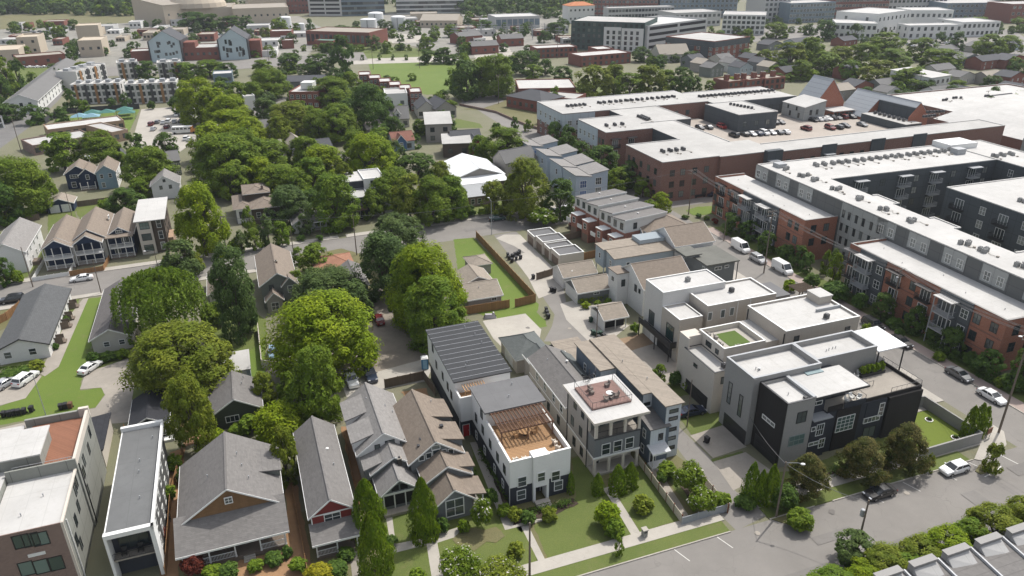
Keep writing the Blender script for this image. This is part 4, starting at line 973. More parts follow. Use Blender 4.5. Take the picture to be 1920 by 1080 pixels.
b.shed(-4.5, -1.9, -.9, .52, 2.8, 3.2, 'y', .2, None, SEAMS, tm=TRIM); b.box('post', -4.4, -4.25, -.8, -.65, 0, 2.75, WHITE); b.box('porch_floor', -4.5, -1.6, -1.0, .5, 0, .35, WHITE); b.box('steps', -4.0, -3.0, -1.8, -1.0, 0, .18, CONC)
for z in (8.2, 6.9, 5.0, 3.4, 1.7): b.win('S', .93, -.5, z, 1.3, .5, 1, 1, GRASSW)
b.win('S', .53, -2.6, 4.5, .6, 1.0, 1, 1, GRASSW); b.win('S', 4.93, -2.6, 7.4, .9, .4, 1, 1, GRASSW); b.win('W', -4.3, 2.2, 4.4, .7, 1.3); b.win('W', -4.3, 2.4, 1.6, .7, 1.3); b.door('S', .6, -3.6, .9, 2.1, GRASSW, .35)
for y in (8, 12): b.win('W', -3.3, y, 6.5, .7, 1.3)
for y in (15.5, 19): b.win('W', -6.0, y, 6.5, .7, 1.3)
b.vent(-2, 14, 9.5, 0); b.vent(-1, 8, 9.5, 0); b.done()
R8 = Bld('garage', 'tan roofed garage at the alley end of the tall blue grey house', 'garage', b.world(-6.5, 24), G20)
b = R8; b.shed(0, 4.8, 0, 7.5, 4.2, 4.6, 'y', .3, SIDT, SHT); b.garage('N', 7.5, 2.4, 4.0); b.done()

# ---- dark modern triple house on the corner
DH = Bld('modern_triple_house', 'large black and grey modern house block with stepped white roofs and a roof terrace', 'house', Vector((33.3, 97.8, 0))); b = DH; landmark('the black and grey modern block', 1500, 760)
b.flat(0, 12.2, -5.3, 1.4, 11.8, STUG, 1.0, .3, MEMB, GREYM); b.flat(12.25, 24, -4.2, 1.4, 11.8, STUG, .9, .3, MEMB, GREYM)
b.flat(1.2, 6.0, -11.6, -5.35, 11.0, STUG, .55, .25, MEMB, DKCOP); b.box('black_panel', 1.1, 1.2, -11.5, -5.4, 0, 10.95, DKWOOD)
b.box('black_panel', .0, .9, -5.42, -5.32, 0, 11.7, STUG)
b.box('wall', 6.0, 9.2, -10.2, -5.35, 0, 10.4, CHAR); b.box('wall', 9.2, 16.2, -11.0, -4.25, 0, 7.2, CHAR); b.box('wall', 9.2, 15.0, -8.2, -4.26, 7.2, 10.4, CHAR)
b.box('roof', 6.0, 15.6, -11.5, -5.36, 10.62, 10.85, MEMB); b.box('fascia', 5.99, 15.7, -11.6, -11.5, 10.55, 10.9, DKCOP); b.box('fascia', 15.6, 15.7, -11.5, -5.3, 10.55, 10.9, DKCOP); b.box('parapet', 5.6, 6.15, -11.45, -5.4, 10.86, 11.15, GREYM)
b.box('roof', 9, 12, -6.2, -5.36, 10.86, 11.0, M('skylight glass', (.25, .32, .33), rough=.1))
b.box('wall', 16.2, 20.5, -11.0, -4.25, 0, 7.2, CHAR); b.box('wall', 20.5, 27.0, -11.4, -3.0, 0, 7.4, DKWOOD); b.box('wall', 24.0, 27.6, -3.0, 1.4, 0, 8.0, STUG)
b.box('terrace', 16.2, 26.8, -10.8, -3.2, 7.41, 7.5, CONCD); b.box('terrace', 9.4, 16.2, -10.9, -8.2, 7.21, 7.3, CONC)
b.shed(24.05, 29.6, -4.6, 1.6, 10.9, 11.2, 'y', .05, None, M('white standing seam', (.7, .71, .72), 'seam', rough=.4, s=.6))
for x, y in ((29.4, -4.5), (29.4, 1.4), (24.3, -4.4)): b.box('post', x-.08, x+.08, y-.08, y+.08, 7.3 if x < 28 else 0, 10.9, BLKM)
for a0, a1, c0, c1 in ((16.3, 27, -11.0, -10.85), (26.85, 27.0, -10.85, -3)): b.box('parapet', a0, a1, c0, c1, 7.42, 8.0, DKWOOD)
b.box('canopy', 6.2, 9.6, -11.9, -10.2, 6.9, 7.1, GREYM); b.box('bay', 6.3, 9.4, -11.4, -10.2, 0, 6.9, CHAR); b.box('parapet', 9.3, 12.0, -11.0, -10.9, 7.3, 8.2, DKWOOD); b.box('parapet', 12.2, 16.2, -11.0, -10.9, 7.3, 8.2, CHAR)
b.box('cladding', 11.0, 15.4, -11.12, -11.0, 0, 7.25, DKWOOD); b.box('cladding', 16.6, 20.4, -11.08, -11.0, 2.9, 7.2, CHAR)
b.garage('W', 0, -2.6, 5.6, 2.5, BLKM); b.garage('W', 1.1, -8.6, 5.0, 2.5, BLKM)
b.win('W', 0, -.4, 6.4, .7, 3.6, 1, 4, GRASSW); b.win('W', 0, -3.2, 5.8, .7, 3.6, 1, 4, GRASSW)
b.win('W', 1.1, -8.4, 6.2, 2.6, .5, 3, 1, TRIM, CURT, fw=.12)  # pale pane colour paints in the sky and roof showing there
b.pw('S', -11.6, [(1503, 782)], 1.5, 1.7, 2, 2, GRASSW); b.pw('S', -11.6, [(1493, 825)], 2.6, 1.6, 3, 2, M('grey window frame', (.2, .24, .23)), GLG)
b.win('S', -10.2, 7.6, 8.8, 2.0, .55, 2, 1); b.win('S', -11.4, 6.75, 5.3, .6, .6, 1, 1); b.win('S', -11.4, 8.0, 4.9, 1.2, 1.9, 3, 2); b.win('S', -11.4, 7.3, 2.6, 1.7, .5, 2, 1); b.win('S', -11.4, 8.8, 2.3, .9, 1.5, 2, 2)
b.win('S', -11.12, 12.9, 4.6, 3.1, 2.5, 4, 4, TRIM, GLG); b.win('S', -11.08, 18.1, 4.0, 2.9, .8, 4, 1); b.win('S', -11.08, 19.6, 5.4, .8, 2.2, 1, 3); b.win('S', -11.0, 18.2, 1.6, 2.2, 1.8, 2, 1, GRASSW)
b.win('S', -8.2, 10.6, 8.9, 1.6, 2.2, 2, 1, GRASSW); b.win('S', -8.2, 13.4, 8.9, 2.4, 2.2, 2, 1, GRASSW)
railing(b, [(16.4, -10.7), (16.4, -8), (20.4, -8)], 7.5, 1.0, gap=.8); railing(b, [(21, -10.9), (26.9, -10.9), (26.9, -3.2)], 8.0, .8, gap=.9)
for x, y, z, k in ((3, -2.5, 10.9, 0), (3.4, -2.2, 10.9, 1), (2.9, -2.0, 10.9, 0), (16.5, -1.5, 10.9, 0), (17.2, -1.3, 10.9, 0), (18, -1.2, 10.9, 0), (18.6, -1.2, 10.9, 0), (3.3, -9, 10.5, 0), (5, -10.6, 10.5, 2)): b.vent(x, y, z, k)
b.done()
chairs(b, [(13.6, -10, 30), (14.8, -9.6, 0), (15.6, -10.2, -60), (19.5, -5.5, 40), (20.6, -4.9, -20)], 7.5, WHITE, 'chairs on the black block terraces', 'white terrace chair')
e = empty('boxed_shrubs', tuple(b.world(22.6, -5.2, 7.5)), G20, 'row of clipped evergreens in a planter on the roof terrace', 'planter'); s = MB(); s.box(-2.2, 2.6, -.4, .4, 0, .5, BLKM); s.build('planter_box', e)
for i in range(5): put('foliage', crown_mesh('shrub', 'cedar', 2, i), e, (-1.8+i*.95, 0, .4), i, (1.15, 1.15, 1.8))
wallrun('garden_wall', 'wall', 'grey rendered garden wall around the artificial turf yard on the corner', None, 2.0, .25, STUG, world=[b.world(21.5, -17.6), b.world(33.6, -17.6), b.world(33.6, -7.0), b.world(27.7, -5.0)])
tf = MB(); tf.box(23, 33.3, -17.3, -8.2, -.02, .10, TURF); tf = tf.build('turf', None, tuple(b.world(0, 0)), G20); tf['kind'] = 'structure'
tf = MB(); tf.box(27.2, 33.3, -8.1, -4.8, -.02, .13, CONC); tf = tf.build('patio', None, tuple(b.world(0, 0)), G20); tf['kind'] = 'structure'
for x, y in ((31.3, -10.4), (26.4, -12.4), (31.2, -15.4)):
    e = empty('planted_ring', tuple(b.world(x, y, .1)), 0, cat='planter', group='planted rings in the turf yard'); s = MB(); s.tube((0, 0, 0), (0, 0, .12), .62, TRIM, 16); s.tube((0, 0, .12), (0, 0, .14), .5, MULCH, 14); s.build('ring', e); put('foliage', crown_mesh('shrub', 'dark', 3, 1), e, (0, 0, .12), 0, (.7, .7, .5)); u, v, _ = proj(b.world(x, y)); later(e, 'white planted ring in turf', u, v)

# ---- cream house with a turf roof terrace
b = Bld('cream_house', 'cream stucco three part modern house with a small turf roof terrace and white roofs', 'house', Vector((31.9, 101.1, 0))); landmark('the cream modern house', 1450, 610)
b.flat(0, 3.3, 0, 8.8, 7.7, STUC, .3, .2, MEMG, DKCOP); b.flat(3.3, 11.3, 2.6, 9.8, 10.0, STUC, .9, .22, CONC, TRIM)
b.box('turf_terrace', 5.6, 9.6, 4.2, 8.6, 9.16, 9.2, M('terrace turf', (.07, .11, .02), rough=.9)); b.box('screen', .3, 3.3, 8.8, 11, 0, 9.6, STUC); b.box('screen', .3, .6, 8.2, 8.8, 7.7, 9.6, STUC)
b.flat(15.2, 30.6, 2.6, 13, 10.9, STUB, .4, .25, MEMB, TRIM); b.box('wall', 11.3, 15.2, 4.0, 12, 0, 8.6, STUC); b.box('roof', 11.3, 15.2, 4.0, 12, 8.6, 8.65, MEMG)
b.box('parapet', 25.2, 30.5, 7.0, 7.3, 10.5, 11.1, GREYM); b.box('roof_hut', 27.5, 30.3, 9.2, 12.4, 10.4, 12.0, STUB); b.box('roof_hut', 27.4, 30.4, 9.1, 12.5, 12.002, 12.12, MEMB)
b.garage('W', 0, 4.2, 6.4, 2.5, BLKM); b.win('W', 0, 5.2, 6.2, .9, .5, 1, 1, GRASSW); b.win('S', 0, 1.8, 6.0, .7, 1.1, 1, 1, GRASSW); b.win('W', 3.3, 4.4, 8.6, .7, .7, 1, 1, GRASSW); b.win('W', 3.3, 6.8, 8.7, 1.4, .8, 2, 1, GRASSW); b.win('S', 2.6, 9.8, 7.2, .8, 1.0, 1, 1, GRASSW)
b.win('S', 2.6, 17.6, 8.5, .9, 2.1, 1, 1, GRASSW); b.win('S', 2.6, 28.3, 8.2, .9, 2.1, 1, 1, GRASSW); b.win('W', 15.2, 9.6, 5, .5, 3, 1, 1, GRASSW)
b.box('downpipe', 15.05, 15.19, 2.7, 2.85, 5, 10.4, BLKM); b.box('downpipe', 15.05, 15.19, 12.5, 12.65, 5, 10.4, BLKM)
o = put('rooftop_unit', ac_mesh(), b.e, (25.2, 4.6, 10.55), .3); o = put('rooftop_unit', ac_mesh(), b.e, (2.6, 1.2, 7.5), .1)
b.done(); chairs(b, [(4.4, 8.6, 90), (5.0, 7.4, 80), (4.4, 5.0, 90), (6.4, 3.4, 180)], 9.16, M('grey cushion', (.3, .28, .26)), 'chairs on the turf roof terrace', 'grey terrace lounge chair')

# ---- beige modern house with three white roofs
b = Bld('beige_house', 'beige panelled modern house with three white roofs and a black balcony', 'house', Vector((29.5, 116.4, 0))); landmark('the beige modern house', 1300, 580)
b.flat(.5, 5.2, .8, 6.8, 8.7, STUB, .25, .2, MEMB, TRIM); b.flat(.5, 13.9, 6.85, 13.2, 11.4, M('white panels', (.56, .55, .53), 'siding', var=.05), .22, .2, MEMB, TRIM); b.flat(6.2, 20.9, .9, 8.6, 10.4, STUB, .35, .25, MEMB, TRIM)
b.box('wall', 5.2, 6.2, 1.8, 6.84, 0, 7.6, STUB); b.box('rear_wing', 20.95, 25.6, 2.5, 8.4, 0, 8.6, STUG); b.box('rear_wing', 20.95, 25.7, 2.4, 8.5, 8.602, 8.75, GRROOF)
b.box('balcony', -.9, .5, 1.2, 12.6, 2.9, 3.15, BLKM); b.box('balcony', -.9, -.8, 1.2, 12.6, 3.15, 4.1, M('black mesh panel', (.03, .03, .032), rough=.6)); b.box('balcony', -.8, .5, 1.2, 1.28, 3.15, 4.1, MATS['black mesh panel'])
for y in (1.4, 6.4, 12.3): b.box('post', -.85, -.7, y, y+.15, 0, 2.9, BLKM)
b.win('W', .5, 3.6, 4.9, 2.4, 2.9, 3, 1, GRASSW, GLG); b.win('W', .5, 10.2, 4.7, 1.8, 2.6, 2, 1, GRASSW); b.garage('W', .5, 5.0, 5.2, 2.4, BLKM); b.door('W', .5, 9.5, 1.0, 2.1, TRIM)
b.pw('S', .9, [(1331, 593), (1355, 588), (1372, 584)], .8, 1.5, 1, 1)
for y in (5.2,): put('rooftop_unit', ac_mesh(False), b.e, (7.6, 10, 11.2), .2); put('rooftop_unit', ac_mesh(), b.e, (14.0, 5.0, 10.1), .2)
for x in (12.5, 15.2): b.box('downpipe', x, x+.12, .8, .9, 0, 10.2, TRIM)
b.done()

# ---- brown roofed gabled house and light grey gabled house, side by side
def twin(name, label, o, rm, wall, wall2, flip, land):
    b = Bld(name, label, 'house', o); u, v, _ = proj(o); landmark(land, u+20, v-60)
    s = -1 if flip else 1
    b.gable(-1.6, 5.6, 7.0, 20.5, 5.0, 2.6, 'y', .45, wall, rm, TRIM, gm=wall); b.gable(-.4, 5.6, 3.4, 7.0, 4.0, 1.9, 'y', .45, wall2, rm, TRIM); b.gable(.0, 4.8, -.4, 3.4, 3.1, 1.9, 'y', .5, wall2, rm, TRIM)
    for y0, y1 in ((8.4, 12.4), (14.2, 18.8)):            # shed dormers on one slope
        xe = 5.9 if s > 0 else -1.9
        x0, x1 = (3.2, 6.2) if s > 0 else (-2.2, .8)
        b.shed(x0, x1, y0, y1, *((6.75, 5.95) if s > 0 else (5.95, 6.75)), 'x', .25, wall, rm, 4.4)
    b.shed(4.0, 6.4, 4.0, 6.9, 4.9, 4.4, 'x', .2, wall2, rm, 2.6) if s > 0 else b.shed(-1.4, .8, 4.0, 6.9, 4.2, 4.9, 'x', .2, wall2, rm, 2.6)
    return b
b = twin('gabled_house', 'dark grey gabled house with brown shingle roofs and a large white framed front window', Vector((-10.2, 76.9, 0)), SHB, SIDG, SIDG, False, 'the brown roofed gabled house')
b.win('S', -.4, 2.4, 2.0, 2.3, 2.6, 2, 2, fw=.14); b.win('S', 7.0, 2.0, 5.7, .9, .9, 1, 1)
for x in (-.1, .95, 3.05, 4.1): b.win('S', 7.0, x, 5.35 if x in (-.1, 4.1) else 5.5, .7, .8, 1, 1)
b.win('S', 7.0, 2.0, 6.6, 1.1, .6, 1, 1)
b.box('porch_floor', 4.8, 6.2, -.3, 3.4, 0, .9, CONC); b.shed(4.3, 6.7, -.4, 3.2, 3.55, 3.0, 'x', .1, None, SHB)
for y in (-.2, 3.0): b.box('post', 6.3, 6.45, y, y+.15, .9, 3.0, TRIM)
for i in range(5): b.box('steps', 5.0, 6.1, -.3-.28*(i+1), -.3-.28*i, 0, .75-.15*i, BRICKD)
for y in (9, 13, 17): b.win('E', 5.6, y, 2.0, .8, 1.5)
b.vent(4.2, 18, 6.6, 0); b.vent(3.9, 11, 6.9, 2, .2); b.vent(.6, 9.6, 6.4, 2); b.vent(0, 8.6, 6.1, 2); b.done()
b = twin('gabled_house', 'white gabled house with light grey shingle roofs and a deep shaded front porch', Vector((-17.7, 79.0, 0)), SHGL, SIDW, SIDG, True, 'the light grey gabled house')
b.win('S', 7.0, 1.0, 5.4, .6, .7, 1, 1, GRASSW); b.win('S', 7.0, 2.8, 5.6, 1.2, .9, 2, 1, GRASSW); b.win('S', 7.0, 4.6, 5.3, .6, .7, 1, 1, GRASSW)
b.box('porch_shade', .25, 4.55, -.46, -.39, .9, 2.75, DARK)  # dark sheets on the wall paint the shade of the porch
for x in (.15, 1.6, 3.1, 4.55): b.box('post', x-.08, x+.08, -.52, -.46, .2, 3.1, TRIM)
b.box('band', 0, 4.8, -.55, -.46, 2.75, 3.05, TRIM); b.box('porch_shade', 1.3, 2.3, -.45, -.401, 3.25, 4.1, DARK); b.box('porch_shade', 2.5, 3.5, -.45, -.401, 3.25, 4.1, DARK); b.box('porch_floor', -.1, 4.9, -1.6, -.45, 0, .45, CONCD)
b.chimney(3.3, 3.2, 5.1, .5, .55, M('dark metal cap', (.05, .045, .04))); b.vent(1.4, 17, 7.0, 0); b.vent(3.6, 13.6, 7.4, 0); b.vent(4.4, 12.4, 6.9, 0); b.done()

# ---- narrow house with the red gable
b = Bld('narrow_house', 'narrow house with long grey roof, dark red gable and a small front porch', 'house', Vector((-25.6, 72.5, 0))); landmark('the red gabled narrow house', 615, 890)
b.gable(.2, 5.4, 0, 19, 4.8, 2.0, 'y', .35, SIDG, SHG, TRIM, gm=SIDR, ovg=.15); b.box('front_panel', .2, 5.4, -.06, -.001, 3.5, 4.8, SIDR); b.box('band', .15, 5.45, -.1, -.06, 4.72, 4.9, TRIM)
for x in (.2, 5.3): b.box('band', x-.02, x+.12, -.1, -.061, 3.4, 4.75, TRIM)
b.shed(.0, 5.6, -2.7, -.07, 2.6, 3.45, 'y', .2, None, SHG, tm=TRIM); b.win('S', -.06, 2.8, 4.05, 1.9, 1.2, 2, 2); b.porch(.2, 5.4, -2.6, 0, .45, 2.5, 3, True, TRIM, steps=1); b.door('S', 0, 3.9, 1, 2.1, TRIM, .45); b.win('S', 0, 1.6, 1.6, 1.4, 1.2, 2, 1)
b.vent(3.9, 11.5, 6.0, 1); b.vent(4.3, 8, 5.8, 0); b.done()

# ---- grey house with the full width porch
b = Bld('porch_house', 'wide grey shingle roofed house with a brown gable vent and full width white railed porch', 'house', Vector((-40.5, 68.1, 0))); landmark('the wide porch house', 435, 950)
b.gable(.4, 12.4, 3.6, 15.8, 4.6, 3.9, 'y', .45, SIDGR, SHG, TRIM, gm=M('brown shake gable', (.2, .115, .055), 'shingle'), ovg=.3)
b.shed(-.1, 12.7, -.2, 4.0, 3.0, 5.0, 'y', .25, None, SHG, tm=TRIM); b.shed(8.6, 12.8, 9.0, 13.6, 6.3, 5.6, 'x', .3, SIDGR, SHG, 4)
b.porch(.2, 12.4, 0, 3.6, .6, 3.0, 5, True, WHITE, steps=2); b.win('S', 3.27, 6.4, 6.9, .8, .8, 2, 2); b.door('S', 3.6, 7.6, 1.1, 2.1, BLKM, .6)
for x in (2.4, 4.6, 10.4): b.win('S', 3.6, x, 1.9, 1.1, 1.5)
for y in (6, 9, 13): b.win('E', 12.4, y, 2.4, 1.0, 1.4)
for x, y, z in ((7.8, 11, 8), (9, 6.5, 7.1), (8.3, 9, 7.4), (4, 8.5, 7.2)): b.vent(x, y, z, 0)
b.done()

# ---- charcoal flat house with a white framed front
b = Bld('framed_house', 'dark grey flat roofed house framed by a thick white portal', 'house', Vector((-47.8, 66.6, 0))); landmark('the white framed dark house', 225, 930)
b.box('wall', .3, 4.9, 1.6, 21.8, 0, 7.2, CHAR); b.box('roof', .1, 5.1, .3, 21.9, 7.2, 7.28, M('grey granule roof', (.125, .128, .128), 'roofing', var=.12))
b.box('portal', 0, 5.4, -.3, .3, 7.1, 7.7, STUW); b.box('portal', -.001, .3, -.3, 1.6, 0, 7.1, STUW); b.box('portal', 5.1, 5.4, -.3, 22.0, 7.1, 7.7, STUW); b.box('portal', 4.9, 5.4, -.301, 1.6, 0, 7.1, STUW); b.box('portal', -.1, 5.4, 22.0, 22.5, 6.9, 7.9, STUW); b.box('portal', -.05, .1, .3, 22.0, 6.9, 7.3, STUW)
b.box('soffit', .3, 4.9, .3, 1.6, 6.9, 7.1, CHAR); b.box('balcony', .3, 4.9, .2, 1.6, 3.2, 3.4, CONCD); railing(b, [(.3, .25), (4.9, .25)], 3.4, .95)
b.win('S', 1.6, 2.6, 5.0, 3.2, 2.4, 3, 1, GRASSW); b.box('side_panel', 4.9, 5.0, 1.62, 21.8, 0, 7.08, M('dark grey lap siding', (.09, .09, .088), 'siding'))
for y in (3.4, 6, 9, 12, 15, 18.4): b.win('E', 5.0, y, 5.3, .8, 1.9, 1, 2, fw=.16); b.win('E', 5.0, y+.2, 2.0, .9, 1.6, 2, 2, fw=.16)
for x, y in ((3.5, 6), (3, 11.5), (2.9, 14), (4.2, 19)): b.vent(x, y, 7.28, 0)
b.done()
chairs(b, [(1.4, 1.0, 0), (3.2, 1.0, 0)], 3.4, BLKM, 'chairs on the framed balcony', 'black balcony chair')

# ---- brick fronted three storey house, far left
b = Bld('brick_house', 'three storey brown brick fronted house with grey side and a terracotta roof terrace', 'house', Vector((-52.1, 66.9, 0))); landmark('the brick fronted left house', 80, 980)
b.box('wall', -7.6, 0, 0, 10.2, 0, 9.3, GRPAN); b.box('brick_front', -7.62, -.25, -.12, -.001, 0, 9.55, BRICKD); b.box('brick_front', -.25, .03, -.121, -.001, 0, 9.6, STUC)
b.box('roof', -7.6, -.25, 0, 10.2, 9.3, 9.36, MEMB); b.box('coping', -.25, .05, 0, 10.2, 9.36, 9.62, STUC)
b.box('wall', -7.6, .2, 10.2, 22.4, 0, 9.9, GRPAN); b.box('terrace', -6.8, -.15, 10.6, 21.9, 9.902, 9.98, DECKT)
for a0, a1, c0, c1 in ((-7.6, .2, 10.2, 10.45), (-.15, .2, 10.45, 22.0), (-7.6, .2, 22.0, 22.4)): b.box('parapet', a0, a1, c0, c1, 9.9, 11.0, GRPAN if a1-a0 > 1 else STUC)
b.box('parapet', -1.0, .25, 21.95, 22.5, 9.9, 11.3, STUC); b.box('stair_tower', -14, -3.8, 11.5, 17.6, 0, 11.9, GRPAN); b.box('stair_tower', -14.2, -3.6, 11.2, 17.9, 11.902, 12.1, MEMB); b.box('wall', -17, -7.7, 1.5, 22, 0, 10.2, GRPAN); b.box('roof', -17, -7.7, 1.5, 22, 10.202, 10.3, MEMB)
railing(b, [(-6.8, 10.6), (-.2, 10.6)], 10, 1.2, GREYM, .5)
b.pw('S', -.12, [(40, 1015), (58, 1012), (76, 1010)], 1.5, 1.75, 1, 1, GRASSW, GLG); b.pw('S', -.12, [(50, 1066), (78, 1062), (106, 1056)], 1.35, 1.9, 1, 1, GRASSW, GLG); b.pw('S', -.12, [(69, 1039)], 1.6, .25, 1, 1, TRIM, TRIM, 'sign_plate')
for y, z in ((2.4, 4.7), (3.4, 3.2), (4.2, 6.2), (6.6, 6.4), (7.4, 8.4), (8.6, 8.6), (11.4, 5), (12, 7.6), (13.5, 8.4), (17, 7.8), (19.6, 8.8)): b.win('E', .0 if y < 10 else .2, y, z, .7, 1.5, 1, 1, GRASSW)
b.box('downpipe', .03, .15, 1.0, 1.12, 0, 9, TRIM); b.box('downpipe', .2, .32, 10.9, 11.0, 0, 9.8, BLKM)
for x, y in ((-4.8, 3), (-3, 6)): b.vent(x, y, 9.36, 0)
b.done()
# ================================================================== THE BIG BLOCKS ON THE RIGHT
FWIN = {}
def fwin_mesh(w, h, cols, fm, gm):
    k = (w, h, cols, fm.name, gm.name)
    if k not in FWIN:
        b = MB(); b.box(-w/2, w/2, -.03, .05, -h/2, h/2, gm); t = .08
        b.box(-w/2-t, w/2+t, -.06, .04, h/2, h/2+t, fm); b.box(-w/2-t, w/2+t, -.06, .04, -h/2-t, -h/2, fm)
        for i in range(cols+1): x = -w/2+w*i/cols; b.box(x-t/2, x+t/2, -.061, .04, -h/2, h/2, fm)
        b.box(-w/2, w/2, -.055, .04, -.03, .03, fm); FWIN[k] = b.mesh('window')
    return FWIN[k]
def fw(b, side, c, a, z, w, h, cols=2, fm=None, gm=None):
    return put('window', fwin_mesh(w, h, cols, fm or GRASSW, gm or GLASS), b.e, {'S': (a, c, z), 'N': (a, c, z), 'W': (c, a, z), 'E': (c, a, z)}[side], ROT[side])
BALC = {}
def balc(b, side, c, a, z, w=3.0, d=1.3, door=True, canopy=False, style='black'):
    k = (w, d, door, canopy, style)
    if k not in BALC:
        m = MB(); fm = BLKM if style == 'black' else GREYM
        m.box(-w/2, w/2, -d, -.001, -.2, 0, fm)
        m.box(-w/2, w/2, -d, -d+.05, 1.0, 1.07, fm)
        for i in range(int(w/.16)+1): x = -w/2+i*.16; m.box(x-.018, x+.018, -d, -d+.04, 0, 1.0, fm)
        for sx in (-w/2, w/2-.05): m.box(sx, sx+.05, -d, -.001, 1.0, 1.07, fm); [m.box(sx+.01, sx+.04, -d+j*.2, -d+j*.2+.03, 0, 1.0, fm) for j in range(int(d/.2))]
        g = MB()
        if door: g.box(-w*.36, w*.36, -.03, .06, .02, 2.25, GLASS); [m.box(x-.05, x+.05, -.06, .06, 0, 2.3, TRIM) for x in (-w*.36, -w*.12, w*.12, w*.36)]; m.box(-w*.37, w*.37, -.055, .06, 2.25, 2.36, TRIM)
        if canopy: m.box(-w/2-.2, w/2+.2, -d-.2, .0, 2.75, 2.95, fm)
        BALC[k] = (m.mesh('balcony'), g.mesh('window') if door else None)
    o = put('balcony', BALC[k][0], b.e, {'S': (a, c, z), 'N': (a, c, z), 'W': (c, a, z), 'E': (c, a, z)}[side], ROT[side])
    if door: put('window', BALC[k][1], o)
    return o
PIPE = {}
def units(b, pts, z, dark=True):
    if not PIPE:
        for k in range(4):
            s = MB(); rg = random.Random(k); q = Vector((0, 0, .12))
            for i in range(3): n = q+Vector((rg.uniform(-1.2, 1.2), rg.uniform(-1.4, -.2), 0)); s.tube(q, n, .045, CONCD, 4); q = n
            s.box(q.x-.2, q.x+.2, q.y-.2, q.y+.2, 0, .3, CONCD); PIPE[k] = s.mesh('pipe')
    for i, (x, y) in enumerate(pts):
        o = put('rooftop_unit', ac_mesh(dark), b.e, (x, y, z), rnd.choice((0, .04, -.03, 1.57)))
        if i % 2 == 0: put('pipe', PIPE[i//2 % 4], o, (0, -.4, 0))
def packs(x0, x1, y, n, jit=.2, rows=2):
    r = []
    for i in range(n):
        for j in range(rows): r.append((x0+(x1-x0)*i/max(1, n-1)+rnd.uniform(-jit, jit), y+1.15*j+rnd.uniform(-.1, .1)))
    return r
PANL = M('light grey panels', (.31, .32, .31), 'panel', var=.05); PAND = M('dark grey panels', (.115, .12, .118), 'panel', var=.07); PANC = M('slate panels', (.075, .085, .092), 'panel', var=.08); PANB = M('pale blue panels', (.42, .47, .50), 'panel', var=.05); BRICKR = M('rust brick', (.29, .098, .05), 'brick', col2=(.34, .13, .072), var=.12); BRICKM = M('maroon brick', (.17, .072, .052), 'brick', col2=(.2, .09, .065), var=.12)
A18 = R(18)
AP = Vector((83.9, 112.4, 0))
def brickflats(name, label, y0, y1, bays, land):
    b = Bld(name, label, 'apartment block', AP, A18); u, v, _ = proj(b.world(.5, (y0+y1)/2)); landmark(land, u, v)
    b.box('wall', .5, 9.7, y0, y1, 0, 9.9, BRICKR); b.box('roof', .8, 9.97, y0+.3, y1-.3, 10.0, 10.1, MEMB)
    for a0, a1, c0, c1 in ((.5, .8, y0, y1), (.8, 9.7, y0, y0+.3), (.8, 9.7, y1-.3, y1)): b.box('parapet', a0, a1, c0, c1, 9.9, 10.55, BRICKR); b.box('coping', a0-.05, a1+.05, c0-.05, c1+.05, 10.552, 10.62, STUG)
    for z in (3.2, 6.5): b.box('band', .44, .5, y0, y1, z, z+.2, BRICKM)
    for kind, y in bays:
        if kind == 'b':                    # brick bay with french windows and small balconies
            for i, z in enumerate((.2, 3.4, 6.7)):
                if i: balc(b, 'W', .5, y, z, 3.2, 1.0)
                else: fw(b, 'W', .5, y, 1.5, 2.6, 2.2, 3, TRIM)
            b.box('canopy', -.9, .5, y-2, y+2, 9.35, 9.5, BLKM)
        elif kind == 'w':
            for z in (1.7, 4.9, 8.2): fw(b, 'W', .5, y, z, 1.4, 1.7)
        elif kind == 'g':                  # a recessed grey bay with a framed stack of balconies
            b.box('grey_bay', .2, .5, y-3.6, y+3.6, 0, 10.5, PANC)
            for z in (3.3, 6.6): balc(b, 'W', .2, y+1.2, z, 3.6, 1.7, True, False, 'grey')
            fw(b, 'W', .2, y+1.2, 1.4, 2.6, 2.1, 3, TRIM)
            for yy in (y-.6, y+3.0):
                b.box('balcony_frame', -1.55, -1.4, yy-.07, yy+.07, 0, 9.6, GREYM)
            b.box('canopy', -1.7, .2, y-.9, y+3.3, 9.6, 9.75, MEMB)
            for z in (1.6, 4.9, 8.1): fw(b, 'W', .2, y-2.3, z, 1.5, 1.6, 2, TRIM)
    for z in (4.9, 8.2): fw(b, 'S', y0, 6.8, z, 1.4, 1.7); fw(b, 'S', y0, 3.2, z, 1.4, 1.7)
    for i in range(5): b.vent(3+rnd.uniform(0, 5), y0+4+(y1-y0-8)*i/4, 10.1, 0, .2)
    b.done(); return b
brickflats('brick_apartment_block', 'nearer red brick three storey apartment block with balconies and a white roof', 0, 38, [('w', 2), ('w', 5.5), ('g', 10.2), ('b', 17), ('w', 20.2), ('b', 24.5), ('g', 31), ('w', 34.6), ('b', 36.4)], 'the nearer brick flats')
brickflats('brick_apartment_block', 'farther red brick three storey apartment block with grey balcony bays', 53, 91, [('w', 55.5), ('w', 58), ('g', 66), ('g', 73.6), ('b', 80.3), ('w', 83.6), ('b', 87), ('w', 90)], 'the farther brick flats')
